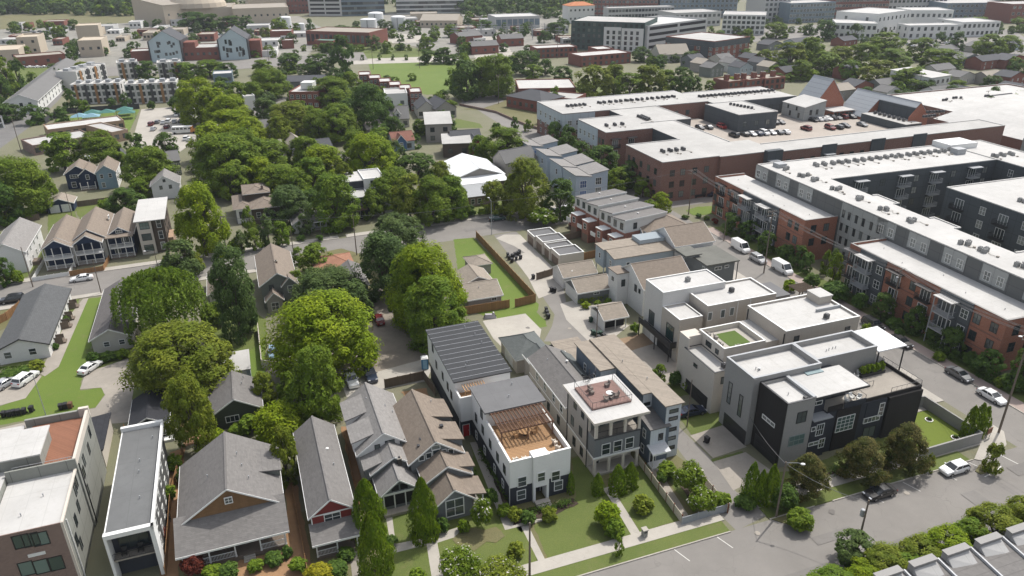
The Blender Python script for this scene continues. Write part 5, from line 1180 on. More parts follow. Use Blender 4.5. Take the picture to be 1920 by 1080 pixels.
# grey block behind them round a courtyard
b = Bld('grey_apartment_block', 'large four storey grey apartment block round a courtyard with white roofs', 'apartment block', AP, A18); landmark('the grey courtyard flats', 1640, 400)
GH = 14.2
def bar(b, x0, x1, y0, y1, h, wm, rm, edges='SWNE', cap=None, z0=0):
    b.box('wall', x0, x1, y0, y1, z0, h, wm); b.box('roof', x0, x1, y0, y1, h+.002, h+.06, rm)
    c = cap or MEMB; t = .3; k = b.mb('coping')
    for e, q in (('S', (x0, x1, y0-.06, y0+t)), ('N', (x0, x1, y1-t, y1+.06)), ('W', (x0-.06, x0+t, y0, y1)), ('E', (x1-t, x1+.06, y0, y1))):
        if e in edges: k.box(q[0]+(.001 if e in 'SN' else 0), q[1]-(.001 if e in 'SN' else 0), q[2], q[3], h+.06, h+.26+(.003 if e in 'SN' else 0), c)
bar(b, 10, 19.5, -30, 86, GH, PAND, MEMB, 'WN'); bar(b, 19.5, 74, 68, 86, GH, PANC, MEMB, 'SN'); bar(b, 74, 88, -10, 86, GH, PANC, MEMB, 'WNE'); bar(b, 41, 74, 22, 53, GH, PANC, MEMB, 'SWN')
bar(b, 19.5, 24.5, -30, 16, GH, PANC, MEMB, 'EN'); bar(b, 19.5, 21, 30, 37, GH, PANC, MEMB, 'ESN'); bar(b, 19.5, 21, 47, 54, GH, PANC, MEMB, 'ESN')
for y in range(-27, 84, 9):
    if 36 < y < 56: continue
    b.box('light_panel', 9.93, 9.998, y, y+5.4, 0 if 36 < y < 54 else 10.7, GH-.1, PANL)
    for q in (1.2, 4.0): fw(b, 'W', 9.93, y+q, 12.0, 1.3, 1.7, 2, TRIM)
b.box('light_panel', 9.93, 9.998, 38.5, 52.6, 0, GH-.1, PANL)
for i, y in enumerate((40.2, 42.4, 44.8, 47.0, 49.3, 51.2)):
    for z in (2, 5.2, 8.4, 11.6): fw(b, 'W', 9.93, y+(z > 6)*.5, z, .7, 1.7, 1)
for i, x in enumerate((23, 28.5, 36, 42.5, 47, 53, 59.5, 66, 70.5)):      # the courtyard side of the north wing
    for z in (.4, 3.7, 7.0, 10.3):
        if i in (1, 3, 5, 7): balc(b, 'S', 68, x, z, 3.4, 1.5, True, z > 10, 'grey')
        else: fw(b, 'S', 68, x, z+1.5, 1.6, 1.7, 2, TRIM if i % 2 else GRASSW, CURT)
for y in (26, 31, 36.5, 42, 48.5):
    for z in (.4, 3.7, 7.0, 10.3): (balc(b, 'W', 41, y, z, 3.2, 1.4) if y in (36.5, 48.5) and z < 10.4 else fw(b, 'W', 41, y, z+1.5, 1.5, 1.7, 2, TRIM, CURT))
for x in (44, 48, 52, 57):
    for z in (.4, 3.7, 7.0, 10.3): (balc(b, 'S', 22, x, z, 4.0, 1.6, True, z > 10, 'grey') if x == 52 else fw(b, 'S', 22, x, z+1.5, 1.5, 1.7, 2, TRIM, CURT))
for y in (58, 63): 
    for z in (3.7, 7.0, 10.3): fw(b, 'W', 74, y, z+1.5, 1.4, 1.7, 2, TRIM, CURT)
up = packs(24, 70, 79.0, 19, .3, 2)+[(13.5, 79), (14.6, 79.4)]+[(14+rnd.uniform(-.6, .6)+(j % 2)*1.2, y+j*.5) for y in (72, 68, 60, 52, 44, 36, 22, 18, 10, 2, -4) for j in range(3)]+packs(48, 60, 38, 6, .2, 2)+packs(76, 82, 70, 3)+packs(77, 83, 60, 3)
units(b, up[:95], GH+.06, False)
b.box('roof_hut', 70, 80, 80, 86.5, GH+.06, GH+1.6, STUW); b.box('roof_hut', 13, 15.6, 81, 83.5, GH+.06, GH+1.1, GREYM); b.box('roof_hut', 68, 71, 75.5, 78, GH+.06, GH+1.6, GREYM); b.box('roof_hut', 14, 19, -14, -9, GH+.06, GH+1.8, STUW)
b.done()
# ---- the brick and slate block with the parking court
KO = Vector((40.5, 221.2, 0)); KH = 12.0
b = Bld('courtyard_apartment_block', 'long low brick and slate apartment block with white roofs wrapping a parking court', 'apartment block', KO, G20); landmark('the parking court flats', 1200, 280); landmark('the parking court', 1520, 250)
bar(b, -2, 17, -13.5, 8.4, KH, BRICKM, MEMG, 'SWN'); bar(b, 17, 37, -14.5, 0, KH, BRICKM, MEMG, 'S'); bar(b, 37, 128, -16, -6, KH, BRICKM, MEMG, 'SNE')
bar(b, 17, 30, .02, 33, KH, PANC, MEMG, 'E'); bar(b, 17, 37, 33.01, 57, KH, PANC, MEMG, 'ES'); bar(b, -.5, 17, 25, 47, KH, BRICKM, MEMG, 'SWN'); bar(b, -2, 60, 57, 82, KH, BRICKM, MEMG, 'SWN'); bar(b, 60, 99, 53, 76, KH, PANC, MEMG, 'SN'); bar(b, 56, 73, 31.5, 53, KH, PANC, MEMG, 'SWE')
b.box('blue_panel', -2.08, -2, 57, 82, 5.5, KH-.1, PANB); b.box('blue_panel', -2.08, 11, 56.9, 56.999, 5.5, KH-.1, PANB); b.box('blue_panel', -.6, -.5, 31, 47, 5.5, KH-.1, PANB)
for x in (32, 52, 71, 88): b.box('grey_bay', x, x+5.5, -16.3, -16.001 if x > 36 else -14.5, 0, KH+.7, PANC)
for z in (2, 5.2, 8.6):
    for x in (1.5, 5, 9, 13): fw(b, 'S', -13.5, x, z, 1.5, 1.7, 2)
    for x in (40, 45, 49, 60, 64, 68): fw(b, 'S', -16, x, z, 1.5, 1.7, 2)
    for x in (34, 54.5): balc(b, 'S', -16.3, x, z-1.6, 3.2, 1.4, True, z > 8, 'grey')
    for y in (-10, -6, -1.5, 3, 6): fw(b, 'W', -2, y, z, 1.4, 1.7, 2)
    for y in (27, 29.5, 34, 37.5, 41, 44.5): fw(b, 'W', -.6 if y > 31 and z > 5 else -.5, y, z, 1.4, 1.7, 2, TRIM if y > 31 else None)
    for y in (60, 64, 68.5, 73, 78): fw(b, 'W', -2.08 if z > 5 else -2, y, z, 1.4, 1.7, 2, TRIM)
    for x in (.8, 4.2, 8): fw(b, 'S', 56.9 if z > 5 else 57, x, z, 1.6, 1.7, 2, TRIM)
    for x in (3, 9): balc(b, 'S', 25, x, z-1.6, 3.0, 1.3, True, z > 8)
for z in (5.2, 8.6):
    for x in (41, 46, 51, 77, 82, 87, 92): fw(b, 'S', 57 if x < 60 else 53, x, z, 1.6, 1.7, 2, None, CURT)
    for x in (59, 64, 69): fw(b, 'S', 31.5, x, z, 1.6, 1.7, 2)
up = packs(5, 12, 68, 5)+packs(19, 52, 69, 15, .3)+packs(62, 97, 65, 20, .3)
units(b, up[:80], KH+.06)
units(b, [(21.0+.0*i, 36+1.3*i) for i in range(6)]+[(22.3, 37+1.3*i) for i in range(5)]+[(64+.5*i, 48-1.5*i) for i in range(7)]+packs(4, 11, -4, 4)+packs(4, 10, 33, 3), KH+.06)
b.done()
PLOT = Bld('parking_court', 'x', 'x', KO, G20)
COL.objects.unlink(PLOT.e); bpy.data.objects.remove(PLOT.e)
b = Bld('parking_deck', 'raised sandy parking deck enclosed by the low brick apartment block', 'parking deck', KO, G20)
b.mb('deck').prism([(30.01, .3), (37.1, .3), (37.1, -5.9), (118, -5.9), (118, 30), (98.9, 36), (98.9, 52.9), (73.1, 52.9), (73.1, 31.4), (55.9, 31.4), (55.9, 56.9), (37.1, 56.9), (37.1, 32.9), (30.01, 32.9)], 0, 5.95, M('sandy asphalt', (.34, .30, .26), 'asphalt', var=.08, col2=(.28, .25, .22)))
b.done()
# church like brick hall with slate roofs
BRO = M('orange brick', (.33, .10, .05), 'brick', col2=(.37, .13, .07), var=.1); ROOFS = M('pale slate metal roof', (.33, .35, .37), 'seam', var=.06, s=.4)
b = Bld('brick_hall', 'orange brick gabled hall with a steep pale grey roof beside the parking court', 'hall', PLOT.world(100, 43), G20); landmark('the orange brick hall', 1545, 195)
b.gable(0, 14, 0, 11, 10.8, 8.8, 'y', .2, BRO, ROOFS, GREYM); b.shed(-10, -.25, -6, 7, 11.0, 13.0, 'x', .15, PANL, MEMB)
for y in (-3, 2): fw(b, 'W', -10, y, 7.6, 1.0, 1.8); fw(b, 'W', -10, y+1.5, 9.9, .8, 1.2)
for x in (-7, -4): fw(b, 'S', -6, x, 9, 1.0, 1.8)
b.box('link', 3, 12.5, -7, -.01, 0, 8.6, BRO); b.box('link_roof', 2.6, 13, -7.6, -.02, 8.602, 8.9, MEMB); b.box('link_roof', 12.6, 15, -7.6, -1, 8.3, 8.6, MEMB)
for i in range(5): fw(b, 'S', -7, 4.2+1.8*i, 7.2, 1.4, 1.8, 2, GRASSW, GLG)
b.done()
b = Bld('brick_hall', 'farther long brick hall with asymmetric grey roof and orange gable end', 'hall', PLOT.world(116, 12.5), G20)
b.shed(-3.8, 4.45, 17.6, 31, 7.0, 15.0, 'x', .15, BRO, ROOFS); b.shed(4.5, 9.2, 0, 31, 15.0, 10.3, 'x', .15, BRO, ROOFS); b.shed(2.6, 4.45, 0, 17.4, 13.3, 15.0, 'x', .1, PANC, ROOFS)
b.mb('gable_end').prism([(0, -.12), (9.2, -.12), (9.2, -.01), (0, -.01)], 0, 10.2, BRO); b.mb('gable_end').hexa([(-.1, -.12, 10.2), (9.3, -.12, 10.2), (9.3, -.01, 10.2), (-.1, -.01, 10.2), (4.4, -.12, 14.9), (4.6, -.12, 14.9), (4.6, -.01, 14.9), (4.4, -.01, 14.9)], BRO)
b.box('side_wall', -5, 2.55, -4, 17.4, 0, 8.6, PANC); b.box('side_roof', -5, 2.55, -4, 17.4, 8.602, 8.75, MEMG); units(b, [(-1.6+1.2*(i % 2), .4+1.15*i) for i in range(14)], 8.75); units(b, [(4+1.3*i, -4-.2*i) for i in range(6)]+[(-3+1.2*i, -9) for i in range(5)], 12.08)
b.done()
b = Bld('white_roofed_store', 'broad low building with a huge plain white roof at the right edge', 'store', PLOT.world(135, -22), G20)
b.box('wall', 0, 70, 0, 40, 0, 7, BRICKM)
for i in range(12):
    x0, x1 = 70*i/12, 70*(i+1)/12; z0, z1 = (7+4.5*math.sin(math.pi*i/12), 7+4.5*math.sin(math.pi*(i+1)/12))
    b.mb('vault').hexa([(x0, -.3, 6.9), (x1, -.3, 6.9), (x1, 40.3, 6.9), (x0, 40.3, 6.9), (x0, -.3, z0+.05), (x1, -.3, z1+.05), (x1, 40.3, z1+.05), (x0, 40.3, z0+.05)], MEMB)
b.done()
b = Bld('flat_store', 'wide flat white roofed store with brick walls behind the brick halls', 'store', PLOT.world(150, 22), G20); b.flat(0, 75, 0, 38, 7.5, BRICKM, .5, .3, MEMB, MEMB); units(b, [(16, 20), (17.5, 20), (19, 21), (24, 22), (25.5, 22), (27, 21), (40, 20), (41.5, 20)], 7.1); b.done()
b = Bld('grey_annex', 'grey and white flat roofed annex at the right edge beyond the courtyard flats', 'apartment block', PLOT.world(130, -40), G20); b.flat(0, 40, 0, 18, 9, PANL, .5, .3, MEMG, MEMB); b.flat(-14, -.3, -6, 12, 5.5, PANL, .4, .3, MEMG, MEMB); b.done()
# cars in the parking court
rows = [('black', 1312, 242), ('grey', 1328, 241), ('red', 1353, 240), ('dark blue', 1366, 239), ('black', 1378, 238.5), ('silver', 1391, 238), ('white', 1402, 237), ('black', 1452, 232.5), ('black', 1463, 231.5),
 ('black', 1376, 256), ('black', 1396, 254), ('silver', 1409, 253.5), ('dark blue', 1421, 253), ('white', 1433, 252), ('silver', 1446, 251), ('grey', 1459, 250.5), ('white', 1472, 250),
 ('black', 1524, 227), ('white', 1534, 226), ('silver', 1543, 225.5), ('white', 1551, 224.5), ('black', 1560, 223.5), ('grey', 1569, 222.5), ('dark red', 1580, 222), ('black', 1596, 221), ('black', 1606, 220), ('dark red', 1511, 243.5), ('dark red', 1556, 242), ('black', 1572, 241), ('black', 1584, 238), ('grey', 1616, 236), ('silver', 1637, 229), ('black', 1650, 228)]
for col, u, v in rows:
    p = P(u, v, 6.0); kd = rnd.choice(('sedan', 'suv', 'hatch', 'sedan'))
    car(u, v, 110+rnd.uniform(-3, 3)+rnd.choice((0, 180)), col, kd, None, 'cars in the parking court', small=True, at=p, desc='parked %s %s' % (col, WORD[kd]))
# ================================================================== ALONG THE ALLEY AND THE STREET BY THE FLATS
AG = Vector((9.7, 163.4, 0))
def site(o, x, y, a=G20): return Vector((o.x+x*math.cos(a)-y*math.sin(a), o.y+x*math.sin(a)+y*math.cos(a), 0))
for i, (x, y, dy, w_) in enumerate(((-.3, 11.0, 5.0, 'far'), (0, 6.2, 4.7, 'second'), (.2, 2.2, 3.9, 'third'), (.4, -3.0, 5.1, 'near'))):
    b = Bld('garage', ['farthest beige flat garage in the alley row, nearest the cross street', 'second beige flat garage from the cross street in the alley row', 'third beige flat garage along the alley, behind the bins', 'nearest beige flat garage in the alley row, beside the gabled garages'][i], 'garage', site(AG, x, y), G20, 'flat garages along the alley')
    b.flat(0, 6.3, 0, dy-.05, 3.0+.3*(i % 2), STUC, .35, .2, GRROOF, TRIM); b.garage('W', 0, dy/2, dy-1.2, 2.2, M('brown garage door', (.16, .12, .09), rough=.6)); b.done()
b = Bld('garage', 'white gabled garage with tan roof next to the flat alley garages', 'garage', site(AG, -3.2, -13.6), G20); b.gable(0, 8, 0, 6, 2.7, 1.7, 'x', .3, SIDW, SHT, TRIM); b.garage('W', 0, 3, 4.4); b.vent(2.5, 1.2, 3.2, 1); b.done()
b = Bld('garage', 'grey sided garage with white front and tan gabled roof above the hedge', 'garage', site(AG, -3.6, -21.9), G20); b.gable(0, 8, 0, 6.2, 2.7, 1.7, 'x', .3, SIDG, SHT, TRIM); b.box('front_panel', -.06, -.001, 0, 6.2, 0, 2.65, SIDW); b.garage('W', -.06, 3.1, 4.6); b.win('S', 0, 4.4, 1.9, 1.2, .4, 2, 1); b.done()
b = Bld('carport', 'tan roofed carport with open dark front beside the beige balcony house', 'carport', site(AG, -3.8, -35.8), G20); b.gable(0, 5, 1.2, 7.2, 2.6, 1.4, 'x', .4, None, SHT, TRIM); b.box('wall', 0, 5, 7.0, 7.2, 0, 2.6, SIDW); b.box('wall', 0, .15, 1.2, 6.99, 0, 2.6, SIDW); b.box('wall', .16, 5, 2.2, 2.3, 0, 2.5, DARK)  # the inner dark panel paints the shade behind the open front
for x in (.1, 2.5, 4.8): b.box('post', x, x+.15, 1.25, 1.4, 0, 2.6, TRIM)
b.done()
# four brick and white town houses
TH = site(Vector((16.9, 182.8, 0)), 3.9, -18.7); A29 = R(29)
for i in range(4):
    o = site(TH, .35*i, 5.55*i+(.9 if i > 1 else 0), A29)
    b = Bld('town_house', ['nearest of four brick and white town houses with dark sloping roofs', 'second of four brick and white town houses from the front', 'third of four brick and white town houses, just past the gap', 'farthest of four brick and white town houses, by the cross street'][i], 'town house', o, A29, 'brick and white town houses')
    b.box('wall', 0, 12.4, 0, 5.4, 6.4, 9.0, M('white render', (.55, .54, .51), rough=.85, var=.05)); b.box('base', -.02, 12.38, .02, 5.38, 0, 6.395, BRICK); b.box('base', -2.6, -.021, .4, 3.2, 0, 5.6, BRICK)
    b.shed(-.1, 12.5, 0, 5.3, 9.55, 8.95, 'y', .12, M('white render', (.55, .54, .51)), SHG, 8.9, tm=TRIM); b.box('balcony', -2.6, -.03, 3.2, 5.3, 2.9, 3.1, WHITE); b.box('balcony', -2.65, -2.55, 3.2, 5.3, 3.1, 4.0, WHITE); b.box('balcony', -2.7, -.05, .3, 3.2, 5.6, 5.75, TRIM)
    for y in (1.3, 3.9): b.win('W', 0, y, 7.8, 1.0, 1.5, 1, 2, GRASSW)
    b.win('W', -2.6, 1.8, 4.2, 1.0, 1.4); b.win('S', 0, 3.0, 7.8, .9, 1.4, 1, 2, GRASSW); b.win('W', -.02, 4.2, 4.4, .9, 1.5); b.garage('W', -2.6, 1.8, 2.3, 2.2, M('brown garage door', (.16, .12, .09))); b.vent(6, 3, 9.4, 1); b.done()
    if i == 1: landmark('the brick and white town houses', 1160, 400)
BL = Vector((25.2, 171.5, 0))
b = Bld('blue_house', 'pale blue two part house with tan sloping roofs above an open carport', 'house', site(BL, -10, -18.2), G20, land='the pale blue house')
b.shed(0, 15.5, 4.2, 8.2, 6.9, 6.9, 'y', .2, SIDL, SHT, 2.6); b.shed(.6, 15.5, 0, 3.9, 6.2, 6.8, 'y', .2, SIDL, SHT); b.box('upper', 9, 15.4, 4.0, 7.8, 7.1, 8.0, SIDL)
for x, y in ((.1, 4.3), (.1, 8.0)): b.box('post', x, x+.2, y-.2, y, 0, 2.6, TRIM)
b.box('carport_wall', 4, 15, 4.3, 8.1, 0, 2.58, SIDL); b.win('W', 0, 6, 5, .8, 1.2); b.win('W', .6, 1.8, 4.6, .8, 1.2); b.win('S', 0, 4, 4.4, .8, 1.2); b.done()
b = Bld('gabled_house', 'white sided house with a broad brown gabled roof facing the flats', 'house', site(BL, 5.8, -18.3), G20); b.gable(0, 10, 0, 10, 7.2, 2.7, 'x', .4, SIDW, SHB, TRIM); b.win('W', 0, 3, 6, .8, 1.2); b.done()
b = Bld('gabled_house', 'white house with brown hipped roof beyond the broad gabled roof', 'house', site(BL, 5.2, -7.6), G20); b.hip(0, 11.5, 0, 9.5, 6.6, 2.3, .4, SIDW, SHB, TRIM); b.gable(-.6, 4, 1, 8.5, 5.6, 2.6, 'x', .3, SIDL, SHB, TRIM); b.win('W', -.6, 4.6, 5.4, .7, 1.0, fm=GRASSW); b.done()
b = Bld('flat_house', 'low grey house with a mossy flat roof and narrow white windows by the street', 'house', site(BL, 7.2, -28.8), G20, land='the mossy flat roofed house'); MOSS = M('mossy roof', (.13, .13, .115), 'roofing', var=.18, col2=(.075, .08, .06))
b.box('wall', .4, 7.6, .6, 9, 0, 6.1, SIDG); b.box('roof', 0, 8.4, 0, 9.4, 6.1, 6.4, MOSS); b.box('roof', -2.4, 1.8, 4.6, 9.6, 6.9, 7.15, MOSS); b.box('wall', -2, 1.4, 5, 9.4, 6.4, 6.9, SIDG)
b.box('post', 8.1, 8.25, .2, .35, 0, 6.1, BLKM); b.win('S', .6, 3.4, 5.0, 1.6, .6, 2, 1); b.win('S', .6, 5.6, 5.1, .9, .5, 1, 1); b.win('W', .4, 1.6, 5.0, .8, .8, 2, 1); b.done()
b = Bld('gabled_house', 'white gabled house with a long brown roof behind the beige three roofed house', 'house', site(BL, -11, -34), G20, land='the brown roofed white house'); b.gable(0, 11.5, 0, 11, 6.2, 3.2, 'x', .35, SIDW, SHB, TRIM); b.shed(-2.6, -.05, 6.4, 10.4, 7.2, 7.0, 'y', .2, SIDW, SHB)
b.win('W', 0, 3.2, 5, .8, 1.4, fm=GRASSW); b.win('W', 0, 1.6, 5, .6, .8, 1, 1, GRASSW); b.win('W', -2.6, 8.4, 5.4, .7, .7, 1, 1, GRASSW); b.win('S', 6.4, -1.2, 5, .7, 1.4, fm=GRASSW); b.garage('W', -2.6, 8.4, 3.0); b.done()
LF = Vector((-6.1, 137.2, 0))
b = Bld('bungalow', 'tan roofed bungalow with pale walls beside the bright lawn and cedar fence', 'house', site(LF, -2.2, 2.5), G20, land='the tan roofed bungalow'); b.gable(0, 7.2, 0, 7.6, 2.8, 1.7, 'x', .45, SIDT, SHT, TRIM); b.gable(1.6, 7.6, 7.6, 14.5, 2.7, 1.3, 'y', .4, SIDT, SHT, TRIM); b.win('S', 0, 5.6, 1.9, 1.0, .6, 2, 1); b.vent(3, 2.2, 3.9, 0); b.done()
b = Bld('shed', 'small tan roofed outbuilding at the far end of the bright lawn', 'shed', site(LF, 3.8, 19.4), G20); b.hip(0, 4.6, 0, 5.4, 2.6, 1.0, .4, SIDT, SHT, TRIM); b.done()
# ================================================================== THE LEFT HAND STREETS
b = Bld('long_house', 'long white single storey house with a dark grey roof at the left edge', 'house', Vector((-94, 118.6, 0)), G20, land='the long white house'); b.gable(0, 8.2, 0, 25.5, 2.9, 1.7, 'y', .4, SIDW, M('slate grey shingles', (.085, .088, .09), 'shingle'), DKCOP)
for x in (1.6, 5.6): b.win('S', 0, x, 1.7, 1.1, 1.2)
for i in range(9): b.win('E', 8.2, 2+2.7*i, 1.75, .6, 1.3)
for y in (5.6, 12.4, 16, 22):
    s = MB(); s.box(0, 1.4, -.8, .8, 0, .7, WOODP); s.box(1.4, 1.8, -.7, .7, 0, .35, WOODP)
    for q in (-.75, .7): s.box(0, 1.4, q, q+.06, .7, 1.5, WOODP)
    s.build('stoop', b.e, (8.21, y, 0))
b.done()
b = Bld('long_house', 'long beige single storey house with a brown grey roof under the willow', 'house', site(Vector((-80.8, 124.8, 0)), 1.2, -3), G20, land='the long beige house'); b.gable(0, 6.6, 0, 24, 2.9, 1.7, 'y', .4, SIDC, SHB if 0 else M('umber shingles', (.125, .115, .11), 'shingle'), TRIM)
for x in (2.4, 5): b.win('S', 0, x, 1.6, .9, .9)
for i in range(5): b.win('E', 6.6, 3+4*i, 1.75, .7, 1.2)
b.vent(4.6, 7, 3.9, 1); b.vent(5, 14, 3.8, 0); b.done()
b = Bld('white_house', 'large white house with a pale grey roof and stoop at the far left', 'house', site(Vector((-126.8, 171.5, 0)), 1.6, -14), G20, land='the large white house'); b.gable(0, 7.4, 0, 19, 5.2, 2.4, 'y', .4, SIDW, SHGL, TRIM); b.gable(-7, 0, -2, 5, 3, 2, 'x', .4, SIDW, SHGL, TRIM)
for y in (2.5, 6, 10, 14): b.win('E', 7.4, y, 3.9, .8, 1.4); b.win('E', 7.4, y, 1.3, .8, 1.4)
b.box('stoop', 7.41, 9, 4, 6.5, 0, 1, WOODP); b.done()
b = Bld('porch_duplex', 'wide beige duplex with two gabled double decker porches and brown roofs', 'house', Vector((-109.8, 161.3, 0)), G20, land='the double porch duplex')
b.gable(.5, 6.6, 1.8, 18.5, 5.6, 2.0, 'y', .4, SIDC, SHB, TRIM, gm=SIDN); b.gable(6.7, 13.4, 3.4, 21, 5.9, 2.2, 'y', .4, SIDC, SHB, TRIM, gm=SIDN)
for x0, x1, y0, y1 in ((.5, 6.5, -.2, 1.8), (6.9, 12.8, .6, 3.4)):
    b.gable(x0, x1, y0, y1+.3, 5.6, 1.9, 'y', .35, None, SHB, TRIM); b.mb('gable_end').face([(x0, y0, 5.6), (x1, y0, 5.6), ((x0+x1)/2, y0, 7.5)], SIDN)
    b.porch(x0, x1, y0, y1, .4, 2.9, 4); b.porch(x0, x1, y0, y1, 2.95, 5.6, 4); b.box('shade', x0+.3, x1-.3, y1-.08, y1-.003, .5, 5.5, SIDN)  # navy back panel paints in the shade of the porches
for y in (6, 10, 14): b.win('E', 13.4, y, 4.4, .8, 1.4); b.win('E', 13.4, y+1, 7.0, 1.2, .8, 2, 1) if y == 14 else None
for x, y in ((2, 9), (9.5, 12)): b.vent(x, y, 7.2, 0)
b.done()
b = Bld('slim_house', 'slim navy house with white double porch and brown roof beside the beige tower', 'house', Vector((-98.6, 169.2, 0)), G20); b.gable(.6, 6.2, .8, 16.5, 5.6, 1.8, 'y', .35, SIDN, SHB, TRIM); b.porch(.7, 6.1, -1.2, .8, .4, 2.9, 4); b.porch(.7, 6.1, -1.2, .8, 2.95, 5.4, 4); b.shed(.5, 6.3, -1.3, .7, 5.5, 5.7, 'y', .2, None, SHB); b.win('S', .8, 2.2, 1.7, 1.2, 1.6, 2, 1); b.win('S', .8, 4.4, 4.3, 1.6, 1.8, 2, 1); b.win('S', .5, 3.4, 6.4, 1.3, .6, 3, 1); b.done()
b = Bld('tower_house', 'three storey beige and brown tower house with a plain white sloping roof', 'house', Vector((-91.4, 170.9, 0)), G20, land='the white roofed tower house'); BT = M('dark brown cladding', (.09, .07, .055), 'siding')
b.box('wall', .3, 3.6, .4, 15.5, 0, 8.6, STUC); b.box('wall', 3.6, 6.4, .9, 15.5, 0, 8.6, BT); b.shed(.2, 6.5, .3, 16.5, 8.62, 9.1, 'y', .4, None, MEMB)
for z in (1.6, 4.5, 7.4): b.win('S', .4, 2.0, z, 2.0, 1.6, 3, 2, GRASSW, GLG); b.win('S', .9, 5.2, z, .9, 1.9, 1, 2)
for y in (3, 7, 11): b.win('E', 6.4, y, 6.8, .8, 1.4, fm=GRASSW); b.win('E', 6.4, y, 3.6, .8, 1.4, fm=GRASSW)
b.box('side_stair', 6.41, 7.6, 3, 9, 0, 2.8, BRICKT); b.done()
b = Bld('navy_house', 'navy blue two storey house with white trimmed porch and a brown roof', 'house', Vector((-138.5, 225.0, 0)), G20, land='the navy house'); b.gable(0, 7, 1.2, 10, 5, 2.2, 'y', .4, SIDN, SHB, TRIM); b.gable(4, 8.4, -.4, 8, 4.6, 1.8, 'y', .3, SIDN, SHB, TRIM); b.win('S', 1.2, 2.4, 4, 2.2, 1.0, 3, 2); b.win('S', 1.2, 1.8, 1.4, 1.2, 1.6); b.win('S', -.4, 6.3, 3.8, .9, 1.4); b.porch(4, 8.4, -2.2, -.4, .4, 2.6, 3); b.done()
SIDL2 = M('soft blue siding', (.22, .31, .37), 'siding'); b = Bld('blue_house', 'light blue two storey gabled house standing beside the navy house', 'house', Vector((-129.5, 226.1, 0)), G20, land='the light blue house'); b.gable(.3, 5.8, -.6, 11, 5.4, 2.1, 'y', .35, SIDL2, SHB, TRIM); b.box('side_panel', 5.801, 5.86, -.6, 11, 0, 5.2, SIDW); b.win('S', -.6, 1.8, 4.2, .8, 1.2); b.win('S', -.6, 4.2, 4.2, .8, 1.2); b.win('S', -.6, 1.8, 1.4, .9, 1.5); b.win('E', 5.86, 4, 4, .8, 1.3); b.win('E', 5.86, 8, 1.6, .8, 1.3); b.done()
b = Bld('garage', 'navy garage with two white doors and a tan hipped roof', 'garage', Vector((-132.5, 203.5, 0)), G20); b.gable(0, 6.6, -.4, 5.6, 2.5, 1.5, 'y', .35, SIDN, SHT, TRIM); b.garage('S', -.4, 1.8, 2.5); b.garage('S', -.4, 4.8, 2.5); b.done()
b = Bld('white_barn', 'plain white gabled carriage house with two small dark windows', 'house', Vector((-107.5, 214.9, 0)), G20, land='the white carriage house'); b.gable(.2, 7.8, -.2, 8, 4.4, 2.6, 'y', .35, SIDW, SHGL, TRIM); b.win('S', -.2, 2.8, 3.6, .7, 1.0, 1, 1, GRASSW); b.win('S', -.2, 5.4, 3.6, .7, 1.0, 1, 1, GRASSW); b.win('S', -.2, 4, 5.6, .6, .7, 1, 1, GRASSW); b.garage('S', -.2, 4, 4.6); b.done()
b = Bld('modern_house', 'modern brown and white house with stepped dark hipped roofs behind garden trees', 'house', site(Vector((-73.7, 189.0, 0)), 0, 1), G20, land='the stepped brown roof house'); b.hip(0, 4.6, 3.6, 16, 4.2, 1.0, .5, SIDG, SHB, TRIM); b.hip(4.4, 11.6, 1, 12, 4.6, 1.2, .5, BT, SHB, TRIM); b.hip(3, 9.5, 8, 17, 6.8, 1.0, .5, BT, SHB, TRIM); b.box('white_front', .3, 4.2, 3.4, 3.6, 0, 4, TRIM); b.win('S', 3.4, 2.2, 2.4, 2.2, 1.8, 2, 1, GRASSW); b.win('S', 1, 9, 2.6, 2.4, 1.4, 2, 1); b.win('S', 1, 6, 2.6, 1, 1.4); b.chimney(8, 9.5, 7.4, .9); b.done()
b = Bld('cottage', 'small white cottage with grey hipped roof and a shaded corner porch', 'house', Vector((-57.5, 184.6, 0)), G20, land='the small white cottage'); b.gable(.3, 5.6, .4, 8, 2.7, 1.6, 'y', .35, SIDW, SHG, TRIM); b.shed(5.6, 9, 0, 6.5, 2.7, 3.4, 'y', .3, None, SHG, tm=TRIM); b.porch(5.6, 8.8, 0, 2.4, .3, 2.6, 3); b.box('wall', 5.65, 8.8, 2.4, 6.4, 0, 2.7, SIDW); b.win('S', .4, 2.8, 1.6, .8, 1.1); b.win('S', 2.4, 7.2, 1.6, 1.0, 1.2, 2, 1); b.done()
b = Bld('modern_house', 'white and black modern house with roof terraces behind the street trees', 'house', site(Vector((-44.3, 192.4, 0)), 0, 3), G20, land='the white and black modern house'); b.flat(.2, 6.6, .2, 8.6, 6.1, CHAR, .3, .2, MEMG, GREYM); b.flat(6.65, 13, 2.2, 8, 5.6, STUW, .9, .2, CONCD, TRIM); b.flat(6.65, 12.6, 8.05, 18, 8.8, STUW, .3, .2, MEMB, TRIM); b.box('wall', .2, 6.6, 8.65, 18, 0, 8.2, CHAR); b.box('roof', .1, 6.64, 8.6, 18.2, 8.202, 8.4, MEMB)
b.win('S', .2, 3.2, 4.6, 3.2, 1.4, 3, 1); b.box('balcony', 1, 5.6, -1, .2, 2.7, 3.5, BRICKD); b.win('S', .2, 3.2, 1.4, 3.2, 2, 3, 1); b.win('S', 2.2, 9.4, 3.8, 2.4, 1.4, 2, 1, GRASSW); b.win('S', 8.05, 9.6, 7.2, 2.0, 1.8, 2, 1, GRASSW); b.done()
